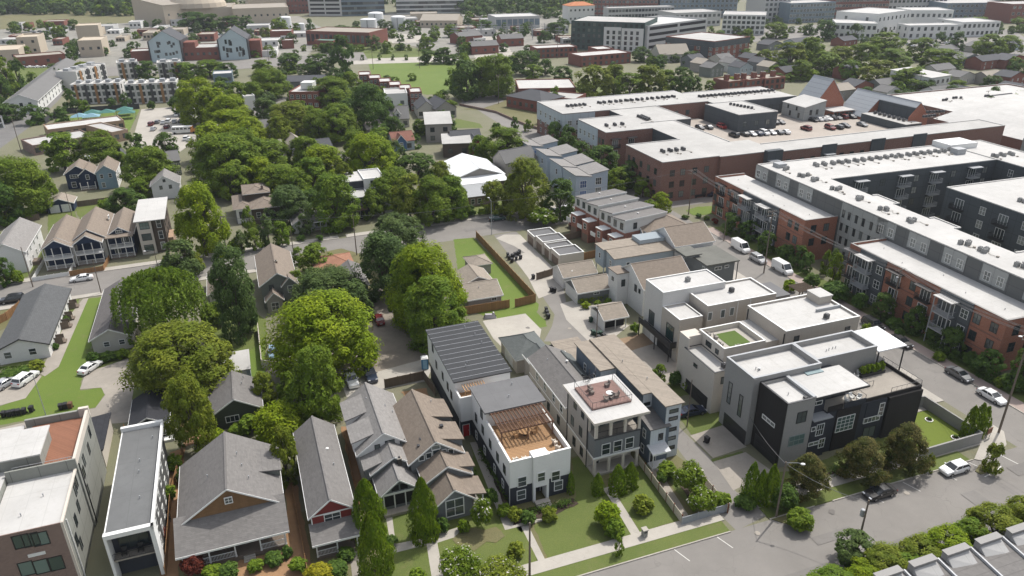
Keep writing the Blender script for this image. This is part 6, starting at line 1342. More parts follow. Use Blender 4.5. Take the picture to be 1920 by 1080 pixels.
b = Bld('brown_roof_house', 'grey green two storey house with a brown roof and small entrance gable', 'house', site(Vector((-51.6, 140.6, 0)), -.4, -2), G20, land='the brown roofed green house'); b.gable(0, 7, 2, 19.5, 5.5, 2.3, 'y', .4, SIDGR, SHB, TRIM); b.gable(.6, 3.8, -.6, 2, 3.0, 1.6, 'y', .3, SIDT, SHB, TRIM); b.gable(4.2, 7.2, 1.2, 3, 5.2, 1.6, 'y', .3, SIDGR, SHB, TRIM); b.win('S', -.6, 2.2, 1.6, 1.4, 1.6, 2, 2); b.win('S', 2, 2, 4.6, .8, 1.4, fm=GRASSW); b.win('S', 1.2, 5.7, 4.2, .9, 1.4); b.chimney(3.8, 8, 7.6, .5, .5); b.done()
b = Bld('red_roof_house', 'low house with a terracotta coloured roof half hidden by trees', 'house', site(Vector((-46.5, 161.5, 0)), 0, -7), G20); b.hip(-.2, 8.2, 0, 7.4, 2.8, 1.3, .4, SIDT, M('terracotta shingles', (.27, .135, .085), 'shingle'), TRIM); b.gable(5, 9.4, -12, 0, 2.6, 1.3, 'y', .4, SIDT, SHG, TRIM); b.done()
b = Bld('umber_house', 'low brown roofed house between the willow and the grey green tree', 'house', P(396, 575), G20); b.gable(0, 6, 0, 12, 2.8, 1.6, 'y', .4, SIDC, SHB, TRIM); b.done()
b = Bld('olive_house', 'dark olive gabled outbuilding with brown grey roof and white window', 'garage', Vector((-47.4, 97.4, 0)), G20, land='the olive gabled outbuilding'); b.gable(.2, 7.6, 0, 8.6, 2.9, 2.3, 'y', .4, SIDO, SHG, TRIM); b.win('S', 0, 3.2, 1.7, 1.9, 1.0, 3, 1); b.vent(5.2, 5, 4.7, 0); b.vent(5.5, 7, 4.6, 0); b.done()
b = Bld('black_shed', 'black gabled garden house with white trim under the big tree', 'shed', Vector((-58.6, 94.2, 0)), G20, land='the black garden house'); b.gable(.2, 5.4, 0, 8.4, 2.9, 1.4, 'y', .35, M('black siding', (.016, .018, .02), 'siding'), SHK, TRIM); b.box('lean_to', 4.0, 6.0, -1.2, -.01, 0, .4, TRIM); b.win('S', 0, 4.2, 1.3, 1.4, 1.0, 3, 1); b.win('S', 0, 2.0, 1.3, .8, 1.0); b.done()
b = Bld('black_roof_shed', 'low shed with a patchy black roof and beige end wall', 'shed', Vector((-65.2, 90.2, 0)), G20); b.shed(.2, 4.4, -3, 6.5, 2.7, 3.1, 'x', .3, STUC, SHK); b.done()
b = Bld('white_garage', 'low garage with pale grey metal roof and white end beside the lawn', 'garage', site(Vector((-52.2, 115.0, 0)), .2, -4.6), G20); b.shed(0, 4.8, 0, 6.6, 2.4, 2.6, 'y', .2, SIDL, MEMG); b.garage('S', 0, 2.4, 3.6); b.done()
b = Bld('metal_roof_hall', 'wide hall with a bright white metal gabled roof and grey lower lean-to', 'hall', Vector((-23.4, 228.6, 0)), G20, land='the white metal roofed hall'); WM = M('bright metal roofing', (.66, .67, .67), 'seam', rough=.45, var=.04, s=.8)
b.gable(2.4, 18, -12.4, 5.6, 4.8, 2.6, 'y', .5, SIDT, WM, TRIM); b.shed(2.2, 17.6, -16.5, -12.5, 4.0, 4.9, 'y', .3, None, WM); b.box('wall', 2.6, 17, -16.2, -12.41, 0, 4, BT); b.shed(1.2, 11, -25, -16.4, 2.8, 3.9, 'y', .3, BRICKD, M('grey metal roofing', (.3, .31, .315), 'seam', rough=.5))
for x in (4, 6): b.win('S', -25, x, 1.4, 1.0, 1.4)
b.done()
BTW = M('pale blue siding', (.36, .42, .48), 'siding', var=.05)
for i, (x, y) in enumerate(((-4.6, -9.5), (-4.4, 1.0), (-3.8, 14.0), (-4.6, 28.0))):
    b = Bld('town_house', ['nearest pale blue town house with tall white windows', 'second pale blue town house from the front, with stepped grey roof', 'third pale blue town house from the front', 'farthest pale blue town house in the stepped row'][i], 'town house', site(Vector((19.8, 219.1, 0)), x, y), G20, 'pale blue town houses')
    b.shed(0, 5, 0, 9, 8.2, 7.4, 'x', .3, BTW, SHGL); b.shed(5.05, 11, 1.4, 10, 7.6, 8.4, 'x', .3, BTW, SHGL)
    for z in (2.4, 5.4): b.win('S', 0, 2.4, z, 2.0, 2.0, 3, 2, TRIM, M('blue pane', (.06, .1, .2), 'glass', rough=.1)); b.win('S', 1.4, 8, z, 1.8, 2.0, 3, 2, TRIM)
    b.win('W', 0, 4, 5.6, 1, 1.6); b.done()
    if i == 0: landmark('the pale blue town houses', 1070, 330)
# ================================================================== THE DISTANCE
def blk(name, label, cat, a, c, depth, h, wm, rm=None, fl=0, cols=0, side=0, kind='flat', ww=1.6, wh=1.6, fm=None, gm=None, par=.5, land=None, rise=3, extra=None, cap=None, group=None):
    """a block from the foot of its two front corners in the photo, its depth and its height"""
    A, C = P(*a), P(*c); d = C-A; ang = math.atan2(d.y, d.x); L = d.length
    b = Bld(name, label, cat, A, ang, group)
    if land: landmark(land, (a[0]+c[0])/2, (a[1]+c[1])/2)
    if kind == 'flat': b.flat(0, L, 0, depth, h, wm, par, .3, rm or MEMB, cap)
    elif kind == 'x': b.gable(0, L, 0, depth, h, rise, 'x', .4, wm, rm)
    elif kind == 'y': b.gable(0, L, 0, depth, h, rise, 'y', .4, wm, rm)
    elif kind == 'hip': b.hip(0, L, 0, depth, h, rise, .4, wm, rm)
    elif kind == 'shed': b.shed(0, L, 0, depth, h, h+rise, 'y', .4, wm, rm)
    elif kind == 'shedn': b.shed(0, L, 0, depth, h+rise, h, 'y', .4, wm, rm)
    fh = (h-.6)/max(1, fl)
    for i in range(fl):
        for j in range(cols): fw(b, 'S', 0, L*(j+.5)/cols, fh*(i+.55), ww, wh, 2, fm or GRASSW, gm)
        for j in range(side):
            s_ = 'W' if (a[0]+c[0])/2 > 960 else 'E'
            fw(b, s_, 0 if s_ == 'W' else L, depth*(j+.5)/side, fh*(i+.55), ww, wh, 2, fm or GRASSW, gm)
    if extra: extra(b, L)
    b.done(); return b, L
BEI = M('beige masonry', (.43, .37, .29), rough=.9, var=.07); LGM = M('pale grey masonry', (.45, .45, .44), rough=.9, var=.06); WHW = M('white masonry', (.6, .6, .58), rough=.85, var=.05); BLG = M('blue grey glazing', (.16, .21, .25), rough=.25, var=.15); GRNG = M('deep green cladding', (.045, .075, .068), 'panel', var=.1); BRKF = M('distant brick', (.19, .075, .055), rough=.9, var=.12); GRF = M('distant grey shingles', (.14, .138, .135), rough=.9, var=.12); DKF = M('distant dark shingles', (.07, .072, .078), rough=.9, var=.12); TNF = M('distant tan roof', (.28, .25, .21), rough=.9, var=.1)
# ground of the distance
FZ = [.05]
def far(*px, m, n='ground_patch'):
    FZ[0] += .012; return sheet(n, list(px), m, FZ[0])
PLOTM = M('pale gravel yard', (.22, .21, .185), 'dirt', var=.2, col2=(.13, .14, .085)); SOLAR = M('solar field glass', (.16, .18, .21), rough=.4, var=.1)
far((140, 40), (560, 30), (620, 60), (560, 120), (120, 128), (-40, 120), (-40, 60), m=PLOTM); far((700, 25), (1060, 30), (1060, 85), (880, 110), (700, 70), m=PLOTM)
far((0, 30), (150, 20), (300, 28), (300, 40), (0, 55), m=GRASSD); far((400, 118), (680, 96), (690, 112), (420, 132), m=ASPH, n='road'); far((110, 128), (420, 118), (430, 132), (110, 148), m=ASPH, n='road')
far((860, 70), (930, 60), (965, 105), (900, 120), m=CONC); far((700, 60), (790, 66), (795, 80), (700, 82), m=CONC); far((1190, 88), (1290, 88), (1300, 110), (1200, 115), m=ASPH, n='parking_lot')
far((1400, 20), (1450, 14), (1450, 40), (1400, 40), m=GRASSD); far((1380, 55), (1560, 45), (1560, 70), (1400, 80), m=ASPH, n='road'); far((1640, 60), (1900, 55), (1960, 100), (1760, 110), m=ASPH, n='parking_lot')
far((1060, 158), (1140, 150), (1150, 180), (1080, 186), m=GRASS, n='lawn'); far((20, 130), (110, 125), (100, 160), (0, 200), m=GRASS, n='lawn'); far((470, 190), (560, 180), (570, 220), (480, 225), m=ASPH, n='parking_lot'); far((660, 86), (800, 94), (810, 100), (660, 98), m=GRASS, n='lawn')
far((1600, 215), (1900, 180), (1960, 230), (1800, 250), m=ASPH, n='road'); far((1700, 190), (1960, 160), (1960, 175), (1720, 205), m=ASPH, n='road')
for i in range(9): far((250+i*22, 62+i*.2), (266+i*22, 61.5+i*.2), (275+i*22, 66), (258+i*22, 67), m=SOLAR, n='solar_field')
# rows of white and brown town houses, each its own house
WB = [M('tan wood cladding', (.28, .155, .07), rough=.8), M('white brick', (.55, .54, .52), rough=.8, var=.06)]
def wb(a, c, k, n0, j):
    for i in range(k):
        u0, u1 = a[0]+(c[0]-a[0])*i/k, a[0]+(c[0]-a[0])*(i+.96)/k; v0, v1 = a[1]+(c[1]-a[1])*i/k, a[1]+(c[1]-a[1])*(i+.96)/k
        def ex(b, L, i=i):
            b.box('bay', L*.40, L*.66, -.35, -.01, 0, 9.2, WB[0] if i % 2 == j else DKCOP); b.box('roof_hut', L*.3, L*.8, 5, 8, 9.0, 10.3, GREYM)
        b, L = blk('town_house', None, 'town house', (u0, v0), (u1, v1), 11, 9.4, WB[1], MEMG, 3, 2, 2, ww=1.3, wh=1.8, extra=ex, group='white and tan town houses'); later(b.e, 'white and tan town house', (u0+u1)/2, v0)
wb((140, 196), (232, 192), 5, 0, 0); wb((240, 196), (338, 190), 5, 1, 1); wb((225, 150), (265, 147), 2, 2, 0); wb((300, 150), (345, 147), 2, 3, 1); wb((150, 168), (205, 150), 4, 4, 0); landmark('the white town houses', 235, 170)
# left: long grey roofed row, low school with white roof, canopies
g0 = P(14, 216); g1 = P(108, 138); b = Bld('row_house', 'long grey roofed white row house beside the road at far left', 'row house', g0, math.atan2((g1-g0).y, (g1-g0).x)-R(90)); L_ = (g1-g0).length; landmark('the long grey row house', 60, 180)
b.gable(0, 13, 0, L_, 5.6, 3.0, 'y', .5, WHW, GRF, TRIM)
for i in range(16):
    for z in (1.6, 4.2): fw(b, 'E', 13, 4+(L_-8)*i/15, z, 1.2, 1.4, 2)
for x in (3, 6.5, 10): fw(b, 'S', 0, x, 4.2, 1.2, 1.4); fw(b, 'S', 0, x, 1.6, 1.2, 1.4)
b.done()
blk('row_house', 'second grey roofed row house at the left edge of the photo', 'row house', (-50, 250), (10, 240), 22, 5, WHW, GRF, 2, 4, 4, 'y', rise=2.2)
blk('school_building', 'low tan brick building with a long white flat roof beyond the navy house', 'school', (94, 262), (236, 243), 12, 4, BRICKT, MEMB, 1, 10, 2, land='the white roofed school')
blk('school_building', 'lower wing of the school with a pale flat roof behind trees', 'school', (66, 292), (180, 272), 14, 3.8, BRICKD, MEMG, 1, 8, 0); blk('school_building', 'orange ended school wing by the car park', 'school', (214, 268), (244, 262), 22, 4.2, BRICKT, MEMG, 1, 2, 3)
CAN = M('teal canopy fabric', (.05, .15, .13), rough=.7); CANB = M('light blue canopy fabric', (.16, .28, .34), rough=.7)
for i, (u, v, mm, t) in enumerate(((176, 222, CAN, 'leftmost teal'), (203, 221, CAN, 'middle teal'), (236, 216, CAN, 'farthest right teal'), (240, 222, CAN, 'nearest right teal'), (152, 229, CANB, 'left light blue'), (174, 229, CANB, 'right light blue'))):
    e = empty('shade_canopy', tuple(P(u, v)), G20, t+' shade canopy on the playground lawn', 'canopy', 'playground shade canopies'); s = MB()
    for q in ((-3.4, -2.6, 3.4, -2.6), (3.4, -2.6, 3.4, 2.6), (3.4, 2.6, -3.4, 2.6), (-3.4, 2.6, -3.4, -2.6)): s.face([(q[0], q[1], 2.6), (q[2], q[3], 2.6), (0, 0, 4.0)], mm)
    s.build('fabric', e)
    for x in (-3.2, 3.2):
        for y in (-2.4, 2.4): s = MB(); s.tube((0, 0, 0), (0, 0, 2.6), .08, GREYM); s.build('post', e, (x, y, 0))
wallrun('dark_fence', 'fence', 'dark solid fence round the playground with the teal canopies', [(86, 232), (112, 214), (262, 204)], 2.4, .15, M('dark fence panel', (.05, .05, .055)), 6)
# pale institution, brick sheds, twin gabled blue grey halls
blk('beige_block', 'beige concrete block with a few dark windows beside the brick shed', 'office', (38, 104), (78, 102), 26, 12, BEI, BEI, 2, 2, 0, par=1); blk('beige_block', 'lower beige block at the left edge', 'office', (-30, 120), (40, 116), 30, 8, BEI, BEI, 1, 3, 0)
blk('beige_block', 'tall beige windowless block beside the yard', 'office', (152, 108), (196, 106), 24, 11, BEI, BEI, 1, 3, 0, land='the beige blocks'); blk('beige_block', 'beige upper block behind the windowless one', 'office', (150, 88), (192, 86), 20, 15, BEI, BEI, 0, 0, 0)
blk('brick_shed', 'long low rust brick shed with dark doorways at far left', 'shed', (36, 128), (126, 120), 16, 6.5, BRKF, TNF, 1, 4, 0)
BGF = M('pale blue facade', (.40, .48, .50), 'batten', var=.08)
for a, c, t in (((286, 117), (343, 115), 'left one of two pale blue gabled halls with scattered windows'), ((415, 113), (467, 111), 'right one of two pale blue gabled halls with rows of slot windows')):
    def ex(b, L, t=t):
        b.mb('gable_face').face([(0, -.05, 13), (L, -.05, 13), (L/2, -.05, 19)], BGF)
        for i in range(16): fw(b, 'S', 0, L*(.12+.76*rnd.random()), 3+9*rnd.random(), 1.3, 1.6 if 'left' in t else 2.6, 1)
        b.box('frame', -.8, -.01, -.3, 24, 0, 13, DKCOP); b.box('frame', L+.01, L+.8, -.3, 24, 0, 13, DKCOP); b.box('brick_wing', L+.85, L+8, 6, 18, 0, 11, BRKF)
    blk('gabled_hall', t, 'hall', a, c, 24, 13, BGF, DKF, 0, 0, 0, 'y', rise=6, extra=ex, land='the pale gabled halls')
blk('brick_block', 'low brick and white link between the two pale blue gabled halls', 'hall', (346, 114), (412, 112), 22, 8, BRKF, MEMG, 1, 6, 0); blk('brick_block', 'small brick wing left of the pale blue gabled halls', 'hall', (248, 116), (284, 114), 14, 6.5, BRKF, MEMG, 0, 0); blk('white_block', 'low white flat building right of the gabled halls', 'hall', (470, 108), (520, 106), 24, 4, WHW, MEMG, 0, 0); blk('brick_block', 'small brick block standing by the pale yard', 'hall', (508, 76), (548, 75), 14, 7, BRKF, MEMG, 0, 0); blk('brick_block', 'smaller brick block in front of the yard', 'hall', (530, 92), (552, 91), 10, 6, BRKF, MEMG, 0, 0)
# dome hall and its towers
def dome(b, L): b.mb('dome').dome((L*.42, 20, 14), 27, 27, 15, BEI, 24, 6); [b.box('tower', L*(.30+.25*i), L*(.30+.25*i)+13, 60, 72, 0, 48, LGM) for i in range(2)]
blk('domed_hall', 'big beige hall under a shallow dome with two tall towers behind', 'hall', (322, 46), (440, 42), 60, 14, BEI, TNF, 0, 0, 0, extra=dome, land='the domed hall'); blk('beige_hall', 'beige hall with a slanted roof left of the dome', 'hall', (312, 49), (362, 44), 50, 18, BEI, TNF, 1, 3, 0, 'shed', rise=5); blk('beige_hall', 'long terraced beige building right of the dome', 'hall', (440, 46), (544, 42), 60, 14, BEI, TNF, 1, 9, 0); blk('beige_hall', 'upper storey block of the terraced beige building', 'hall', (470, 30), (540, 27), 40, 16, BEI, TNF, 1, 8)
# tanks
TK = M('white tank paint', (.62, .63, .63), rough=.5, var=.04)
for u, v, w, vt, t in ((537, 54, 21, 30, 'small white storage tank with a domed lid left of the others'), (692, 54, 30, 34, 'broad white storage tank in the middle of the tank yard'), (706, 47, 28, 22, 'tallest white storage tank behind the broad one'), (748, 55, 27, 29, 'white storage tank standing alone on the right'), (565, 56, 14, 43, 'little white tank next to the domed tank')):
    g = P(u, v); dep = proj(g)[2]; r_ = w*dep/F/2; h = height(g, vt); e = empty('storage_tank', tuple(g), 0, t, 'tank', 'white storage tanks'); s = MB(); s.tube((0, 0, 0), (0, 0, h*.9), r_, TK, 28); s.build('shell', e); s = MB(); s.dome((0, 0, h*.9), r_*1.01, r_*1.01, h*.1, TK, 28, 4); s.build('lid', e); s = MB(); s.tube((0, -r_*.8, h*.9), (0, -r_*.8, h*.98), .1, GREYM); s.box(-.4, .4, -r_-.5, -r_, 0, h*.9, GREYM); s.build('ladder', e)
landmark('the white tanks', 690, 45)
blk('brick_works', 'long red brick works with tall windows before the white tanks', 'factory', (576, 84), (694, 88), 30, 10, BRKF, TNF, 1, 14, 0, ww=2.4, wh=5, land='the long brick works'); blk('brick_works', 'lower green roofed wing of the long brick works', 'factory', (590, 90), (626, 91), 10, 5.5, BRKF, M('green copper roof', (.12, .22, .18)), 0, 0)
blk('tan_warehouse', 'tan warehouse with a pale pitched roof right of the tanks', 'warehouse', (788, 52), (858, 52), 34, 6, BEI, TNF, 1, 8, 0, 'x', rise=4); blk('tan_warehouse', 'long low tan building behind the pitched warehouse', 'warehouse', (770, 40), (820, 39), 20, 7, BEI, TNF, 0, 0)
blk('works_shed', 'low white works shed with blue roof beside the substation', 'factory', (930, 55), (1012, 52), 30, 10, LGM, MEMB, 1, 8, 0, gm=BLG, ww=4, wh=5)
for i, (a, c, d_, t) in enumerate((((862, 84), (905, 80), 14, 'nearest left dark red barn with a tin roof'), ((885, 103), (935, 100), 12, 'front dark red barn with a long grey roof'), ((940, 88), (982, 86), 12, 'right dark red barn by the trees'), ((872, 78), (898, 76), 12, 'rear dark red barn beside the road'))): blk('red_barn', t, 'barn', a, c, d_, 5.5, BRKF, GRF, 1, 3, 0, 'x', rise=2.5, group='dark red barns')
landmark('the dark red barns', 920, 90)
# substation lattice
e = empty('substation', tuple(P(955, 76)), 0, 'grey lattice substation frames in a fenced yard', 'substation'); 
for i in range(9):
    for j in range(3):
        s = MB(); s.tube((0, 0, 0), (0, 0, 10), .25, GREYM, 4); s.tube((-3, 0, 9), (3, 0, 9), .2, GREYM, 4); s.tube((-3, 0, 7), (3, 0, 7), .2, GREYM, 4); s.build('frame', e, (-42+i*10, j*14, 0))
# green cladded flats, parking garage, far apartment slabs
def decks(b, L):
    for i in range(4): b.box('opening_shade', 2, L*.48, -.05, -.001, 2+4*i, 3.9+4*i, DARK); b.box('opening_shade', L*.52, L-2, -.05, -.001, 2+4*i, 3.9+4*i, DARK)  # dark strips paint the shade of the open decks
blk('apartment_slab', 'dark green clad apartment slab with white balcony bays', 'apartment block', (1070, 92), (1206, 98), 40, 19, GRNG, MEMG, 5, 14, 2, ww=1.8, wh=2, fm=GRASSW, land='the green apartment slab', extra=lambda b, L: [b.box('white_bay', L*q, L*q+w_, -.8, -.01, 0, 16.5-q*2, WHW) for q, w_ in ((.46, 12), (.70, 15))]+[fw(b, 'S', -.8, L*q+3+4*k, 2+3.4*z, 1.8, 2.2, 2) for q in (.46, .70) for k in range(3) for z in range(4)])
blk('parking_garage', 'white multi storey car park with long dark openings', 'parking garage', (1212, 98), (1322, 80), 40, 17, LGM, LGM, 0, 0, 0, extra=decks, par=1.2, land='the white car park'); blk('apartment_slab', 'white bayed flats at the right end of the car park', 'apartment block', (1352, 64), (1432, 66), 34, 15, WHW, MEMG, 4, 9, 0, ww=2.4, wh=2)
blk('apartment_slab', 'grey and brick cornered apartment slab below the white car park', 'apartment block', (1336, 117), (1402, 106), 38, 12.5, BRKF, MEMG, 4, 6, 8, ww=2.2, wh=1.8, fm=TRIM, extra=lambda b, L: [b.box('grey_top', -.12, L+.12, -.12, 38.1, 8.6, 12, PANC)]+[b.box('grey_bay', -.15, -.02, y, y+6, 0, 8.55, PANC) for y in (4, 15, 27)])
blk('villa_block', 'white block under an orange tiled roof beyond the green slab', 'apartment block', (1066, 44), (1114, 42), 16, 15, WHW, M('orange tiles', (.42, .16, .07)), 2, 6, 0, 'hip', rise=3)
for a, c, d_, h, wm_, t, fl, co_ in (((1112, 34), (1232, 34), 40, 34, BRKF, 'dark brick apartment slab at the top edge', 8, 16), ((1236, 34), (1380, 32), 40, 34, BLG, 'blue grey glass apartment slab at the top edge', 8, 18), ((1140, 46), (1262, 42), 14, 14, LGM, 'pale framed podium before the top edge slabs', 3, 20), ((1430, 42), (1478, 40), 30, 26, LGM, 'grey striped office tower left of the long blocks', 6, 6), ((1478, 44), (1562, 40), 30, 17, BLG, 'pale blue long block with rows of windows', 4, 14), ((1562, 36), (1662, 34), 30, 19, BRKF, 'dark brick long block under white roof edges', 4, 16), ((1662, 32), (1770, 30), 40, 17, LGM, 'grey long block at the top right', 3, 14), ((1770, 36), (1890, 34), 40, 14, BLG, 'pale slate block at the right end of the top row', 3, 14), ((1890, 44), (1960, 42), 30, 16, BRKF, 'brick end block at the top right corner', 3, 7), ((1480, 14), (1720, 12), 40, 20, BEI, 'long beige windowed block at the very top', 4, 26), ((1264, 52), (1350, 48), 30, 12, LGM, 'pale low roofs behind the white car park', 2, 10)):
    blk('apartment_slab', t, 'apartment block', a, c, d_, h, wm_, MEMG, fl, co_, 0, ww=2.6, wh=2.2, fm=TRIM if wm_ in (BRKF, BLG) else None)
landmark('the top edge slabs', 1250, 20)
blk('parking_garage', 'grey car park with pale bands at the top', 'parking garage', (580, 30), (642, 30), 50, 18, LGM, LGM, 0, 0, 0, extra=decks); blk('office_slab', 'dark glass office with white roof fins behind the tanks', 'office', (642, 30), (722, 28), 40, 24, BLG, MEMG, 5, 14, 0, ww=3, wh=2.6, land='the dark glass office'); blk('office_slab', 'grey brick block left of the grey car park', 'office', (540, 26), (580, 25), 40, 16, BRKF, MEMG, 3, 6, 0)
blk('hotel_slab', 'white apartment slab with a chequer of dark windows at the top edge', 'apartment block', (744, 26), (870, 24), 30, 30, WHW, MEMG, 7, 15, 0, ww=5.2, wh=2.6, land='the chequered white slab')
# white complex on the right, houses beyond the flats
for a, c, d_, h, t in (((1562, 74), (1640, 76), 30, 12, 'low end of the white complex left of the dark tree'), ((1640, 70), (1700, 60), 34, 17, 'tall white wing with slit windows in the white complex'), ((1700, 58), (1780, 58), 30, 16, 'long white wing with square windows'), ((1700, 74), (1800, 72), 16, 10, 'lower front wing of the white complex'), ((1800, 70), (1870, 68), 30, 11, 'right hand wing of the white complex')): blk('white_complex', t, 'office', a, c, d_, h, WHW, MEMB, 2, 8, 2, ww=2, wh=2.4, group='white complex wings')
landmark('the white complex', 1690, 60)
HC = [(SIDC, GRF), (SIDG, DKF), (WHW, GRF), (SIDT, TNF), (SIDL, DKF), (SIDGR, GRF), (BRKF, DKF)]
def cottages(pts, group):
    for i, (u, v, wpx, dep_, h) in enumerate(pts):
        wm_, rm_ = HC[(i*5+int(u)) % 7]; ax = ('x', 'y')[(i+int(v)) % 2]
        b, L = blk('house', None, 'house', (u, v), (u+wpx, v-wpx*.13), dep_, h, wm_, rm_, 2 if h > 4 else 1, 3, 0, ax, .9, 1.2, fm=TRIM, rise=2.2, group=group)
        wn = {SIDC: 'cream', SIDG: 'grey', WHW: 'white', SIDT: 'taupe', SIDL: 'light blue', SIDGR: 'grey green', BRKF: 'brick'}[wm_]; later(b.e, '%s gabled house' % wn, u+wpx/2, v-8)
cottages([(1752, 196, 36, 9, 5), (1800, 196, 30, 9, 5), (1842, 192, 40, 9, 4), (1895, 190, 40, 10, 5), (1760, 108, 36, 10, 4), (1800, 128, 40, 10, 5), (1838, 132, 40, 10, 5), (1882, 130, 44, 10, 5), (1752, 150, 36, 9, 5), (1796, 160, 32, 9, 4), (1850, 160, 30, 9, 4), (1890, 164, 30, 9, 5), (1560, 192, 40, 10, 5), (1600, 178, 36, 9, 4), (1650, 176, 30, 9, 4), (1690, 172, 30, 8, 4), (1585, 150, 26, 9, 5), (1660, 190, 30, 8, 4), (1470, 150, 36, 10, 4), (1830, 100, 36, 10, 4), (1878, 98, 36, 9, 4), (1868, 215, 40, 10, 5), (1490, 92, 30, 10, 4), (1440, 96, 26, 10, 4), (1580, 88, 26, 10, 4)], 'houses among the trees beyond the flats')
landmark('the far right houses', 1830, 150)
cottages([(x, 128+(i % 3)*9-(x-1300)*.02, 24, 9, 5) for i, x in enumerate(range(1296, 1470, 18))], 'close set grey roofed houses'); landmark('the close roofs', 1390, 130)
blk('tile_house', 'white walled house by the far street behind the halls', 'house', (1740, 178), (1776, 172), 22, 8, WHW, MEMB, 2, 4, 4, 'shed', rise=1)
for i, x in enumerate((1372, 1404, 1440)):
    blk('brick_row', ['left', 'middle', 'right'][i]+' one of three low brick row buildings with stout chimneys', 'row house', (x-8, 176-i*3), (x+30, 172-i*3), 12, 6, BRKF, TNF, 2, 4, 0, group='brick rows with chimneys', extra=lambda b, L: [b.chimney(L*q, 5, 6, 2.4, 2.0, BRKF) for q in (.2, .7)])
blk('school_block', 'brick school block with a broad pale flat roof behind the parking court flats', 'school', (972, 190), (1080, 188), 26, 6, BRKF, MEMB, 1, 8, 2, land='the brick school block'); blk('school_block', 'dark roofed brick wing of the school block', 'school', (950, 200), (1014, 212), 16, 5, BRKF, DKF, 1, 6, 2, 'hip', rise=3); blk('school_block', 'lower brick wing with pale roof beside the school block', 'school', (1010, 200), (1078, 206), 14, 5, BRKF, MEMG, 1, 5, 0)
for a, c, d_, t in (((1006, 110), (1082, 106), 14, 'brick flat roofed terrace left of the tree line'), ((1090, 126), (1182, 118), 16, 'brick flat roofed terrace with a bright roof edge'), ((1120, 112), (1150, 110), 14, 'small brick terrace block behind the bright roof edge')): blk('brick_terrace', t, 'row house', a, c, d_, 6.5, BRKF, MEMB, 2, 9, 0, group='brick terraces')
blk('tudor_house', 'pitched tan house with a white timbered gable among trees', 'house', (1236, 118), (1292, 116), 16, 5, SIDC, TNF, 1, 4, 0, 'x', rise=5)
# houses between the field and the barn
blk('red_house', 'deep red house with white trimmed gable beside the big bright tree', 'house', (850, 290), (905, 286), 12, 4.2, M('deep red siding', (.16, .025, .025), 'siding'), DKF, 1, 3, 2, 'x', rise=3, land='the deep red house', extra=lambda b, L: (b.gable(L*.45, L*.95, -2, 3, 3.8, 2.6, 'y', .3, MATS['deep red siding'], DKF, TRIM), b.win('S', -2, L*.7, 2.4, 1.4, 1.4, 3, 2)))
blk('blue_cottage', 'blue cottage with a brown gabled roof and white window', 'house', (738, 284), (778, 280), 9, 3.6, SIDL, M('red brown shingles', (.2, .09, .065), 'shingle'), 1, 2, 0, 'x', rise=2.4, extra=lambda b, L: (b.gable(L*.1, L*.6, -1.2, 3, 3.6, 2.4, 'y', .3, M('strong blue siding', (.07, .13, .24), 'siding'), MATS['red brown shingles'], TRIM), b.win('S', -1.2, L*.35, 2.6, 1.2, 1.2)))
blk('modern_studio', 'tall modern house with a single pale sloping roof and roof terrace', 'house', (800, 268), (848, 266), 14, 7, SIDT, MEMG, 2, 2, 2, 'shed', rise=1.6, land='the pale sloped studio'); blk('modern_studio', 'lower modern house with a flat pale sloping roof before the tall one', 'house', (832, 296), (884, 294), 10, 5, BT, MEMG, 1, 2, 1, 'shed', rise=1)
blk('grey_house', 'grey dark roofed houses left one of the pair by the curved street', 'house', (784, 222), (818, 220), 14, 4, SIDC, DKF, 1, 3, 0, 'y', rise=3); blk('grey_house', 'dark roofed house with pale gable by the curved street', 'house', (818, 224), (856, 220), 14, 4.4, SIDT, DKF, 1, 3, 0, 'y', rise=3)
blk('bungalow', 'grey roofed cottage with a white dormer under the tall tree', 'house', (724, 240), (768, 238), 12, 3.6, SIDC, GRF, 1, 3, 0, 'x', rise=4, extra=lambda b, L: (b.gable(L*.4, L*.65, 1, 5, 5.4, 1.4, 'y', .2, WHITE, GRF, TRIM), b.win('S', 1, L*.53, 4.9, .9, 1.1)), land='the dormered cottage'); blk('white_house', 'tall white flat roofed house end behind the dormered cottage', 'house', (724, 212), (766, 210), 14, 8.5, WHW, MEMG, 1, 2, 0)
for i in range(6):
    u = 676+i*19; v = 158+i*7.2
    b, L = blk('town_house', None, 'town house', (u, v+14), (u+22, v+13), 11, 8.5, BRKF, MEMB, 3, 3, 2, ww=1.2, wh=1.5, fm=TRIM, group='brick town houses by the field'); later(b.e, 'brick town house', u+10, v+14)
landmark('the playing field', 790, 145)
cottages([(476, 262, 34, 10, 4), (560, 262, 40, 12, 4.5), (612, 262, 30, 10, 4), (640, 256, 34, 12, 4), (690, 262, 30, 10, 4), (545, 292, 30, 10, 4), (505, 300, 30, 9, 3.5), (640, 330, 30, 9, 3.5), (322, 330, 20, 9, 5), (225, 320, 20, 9, 4), (600, 300, 26, 10, 4)], 'houses under the middle trees'); landmark('the houses under the trees', 580, 280)
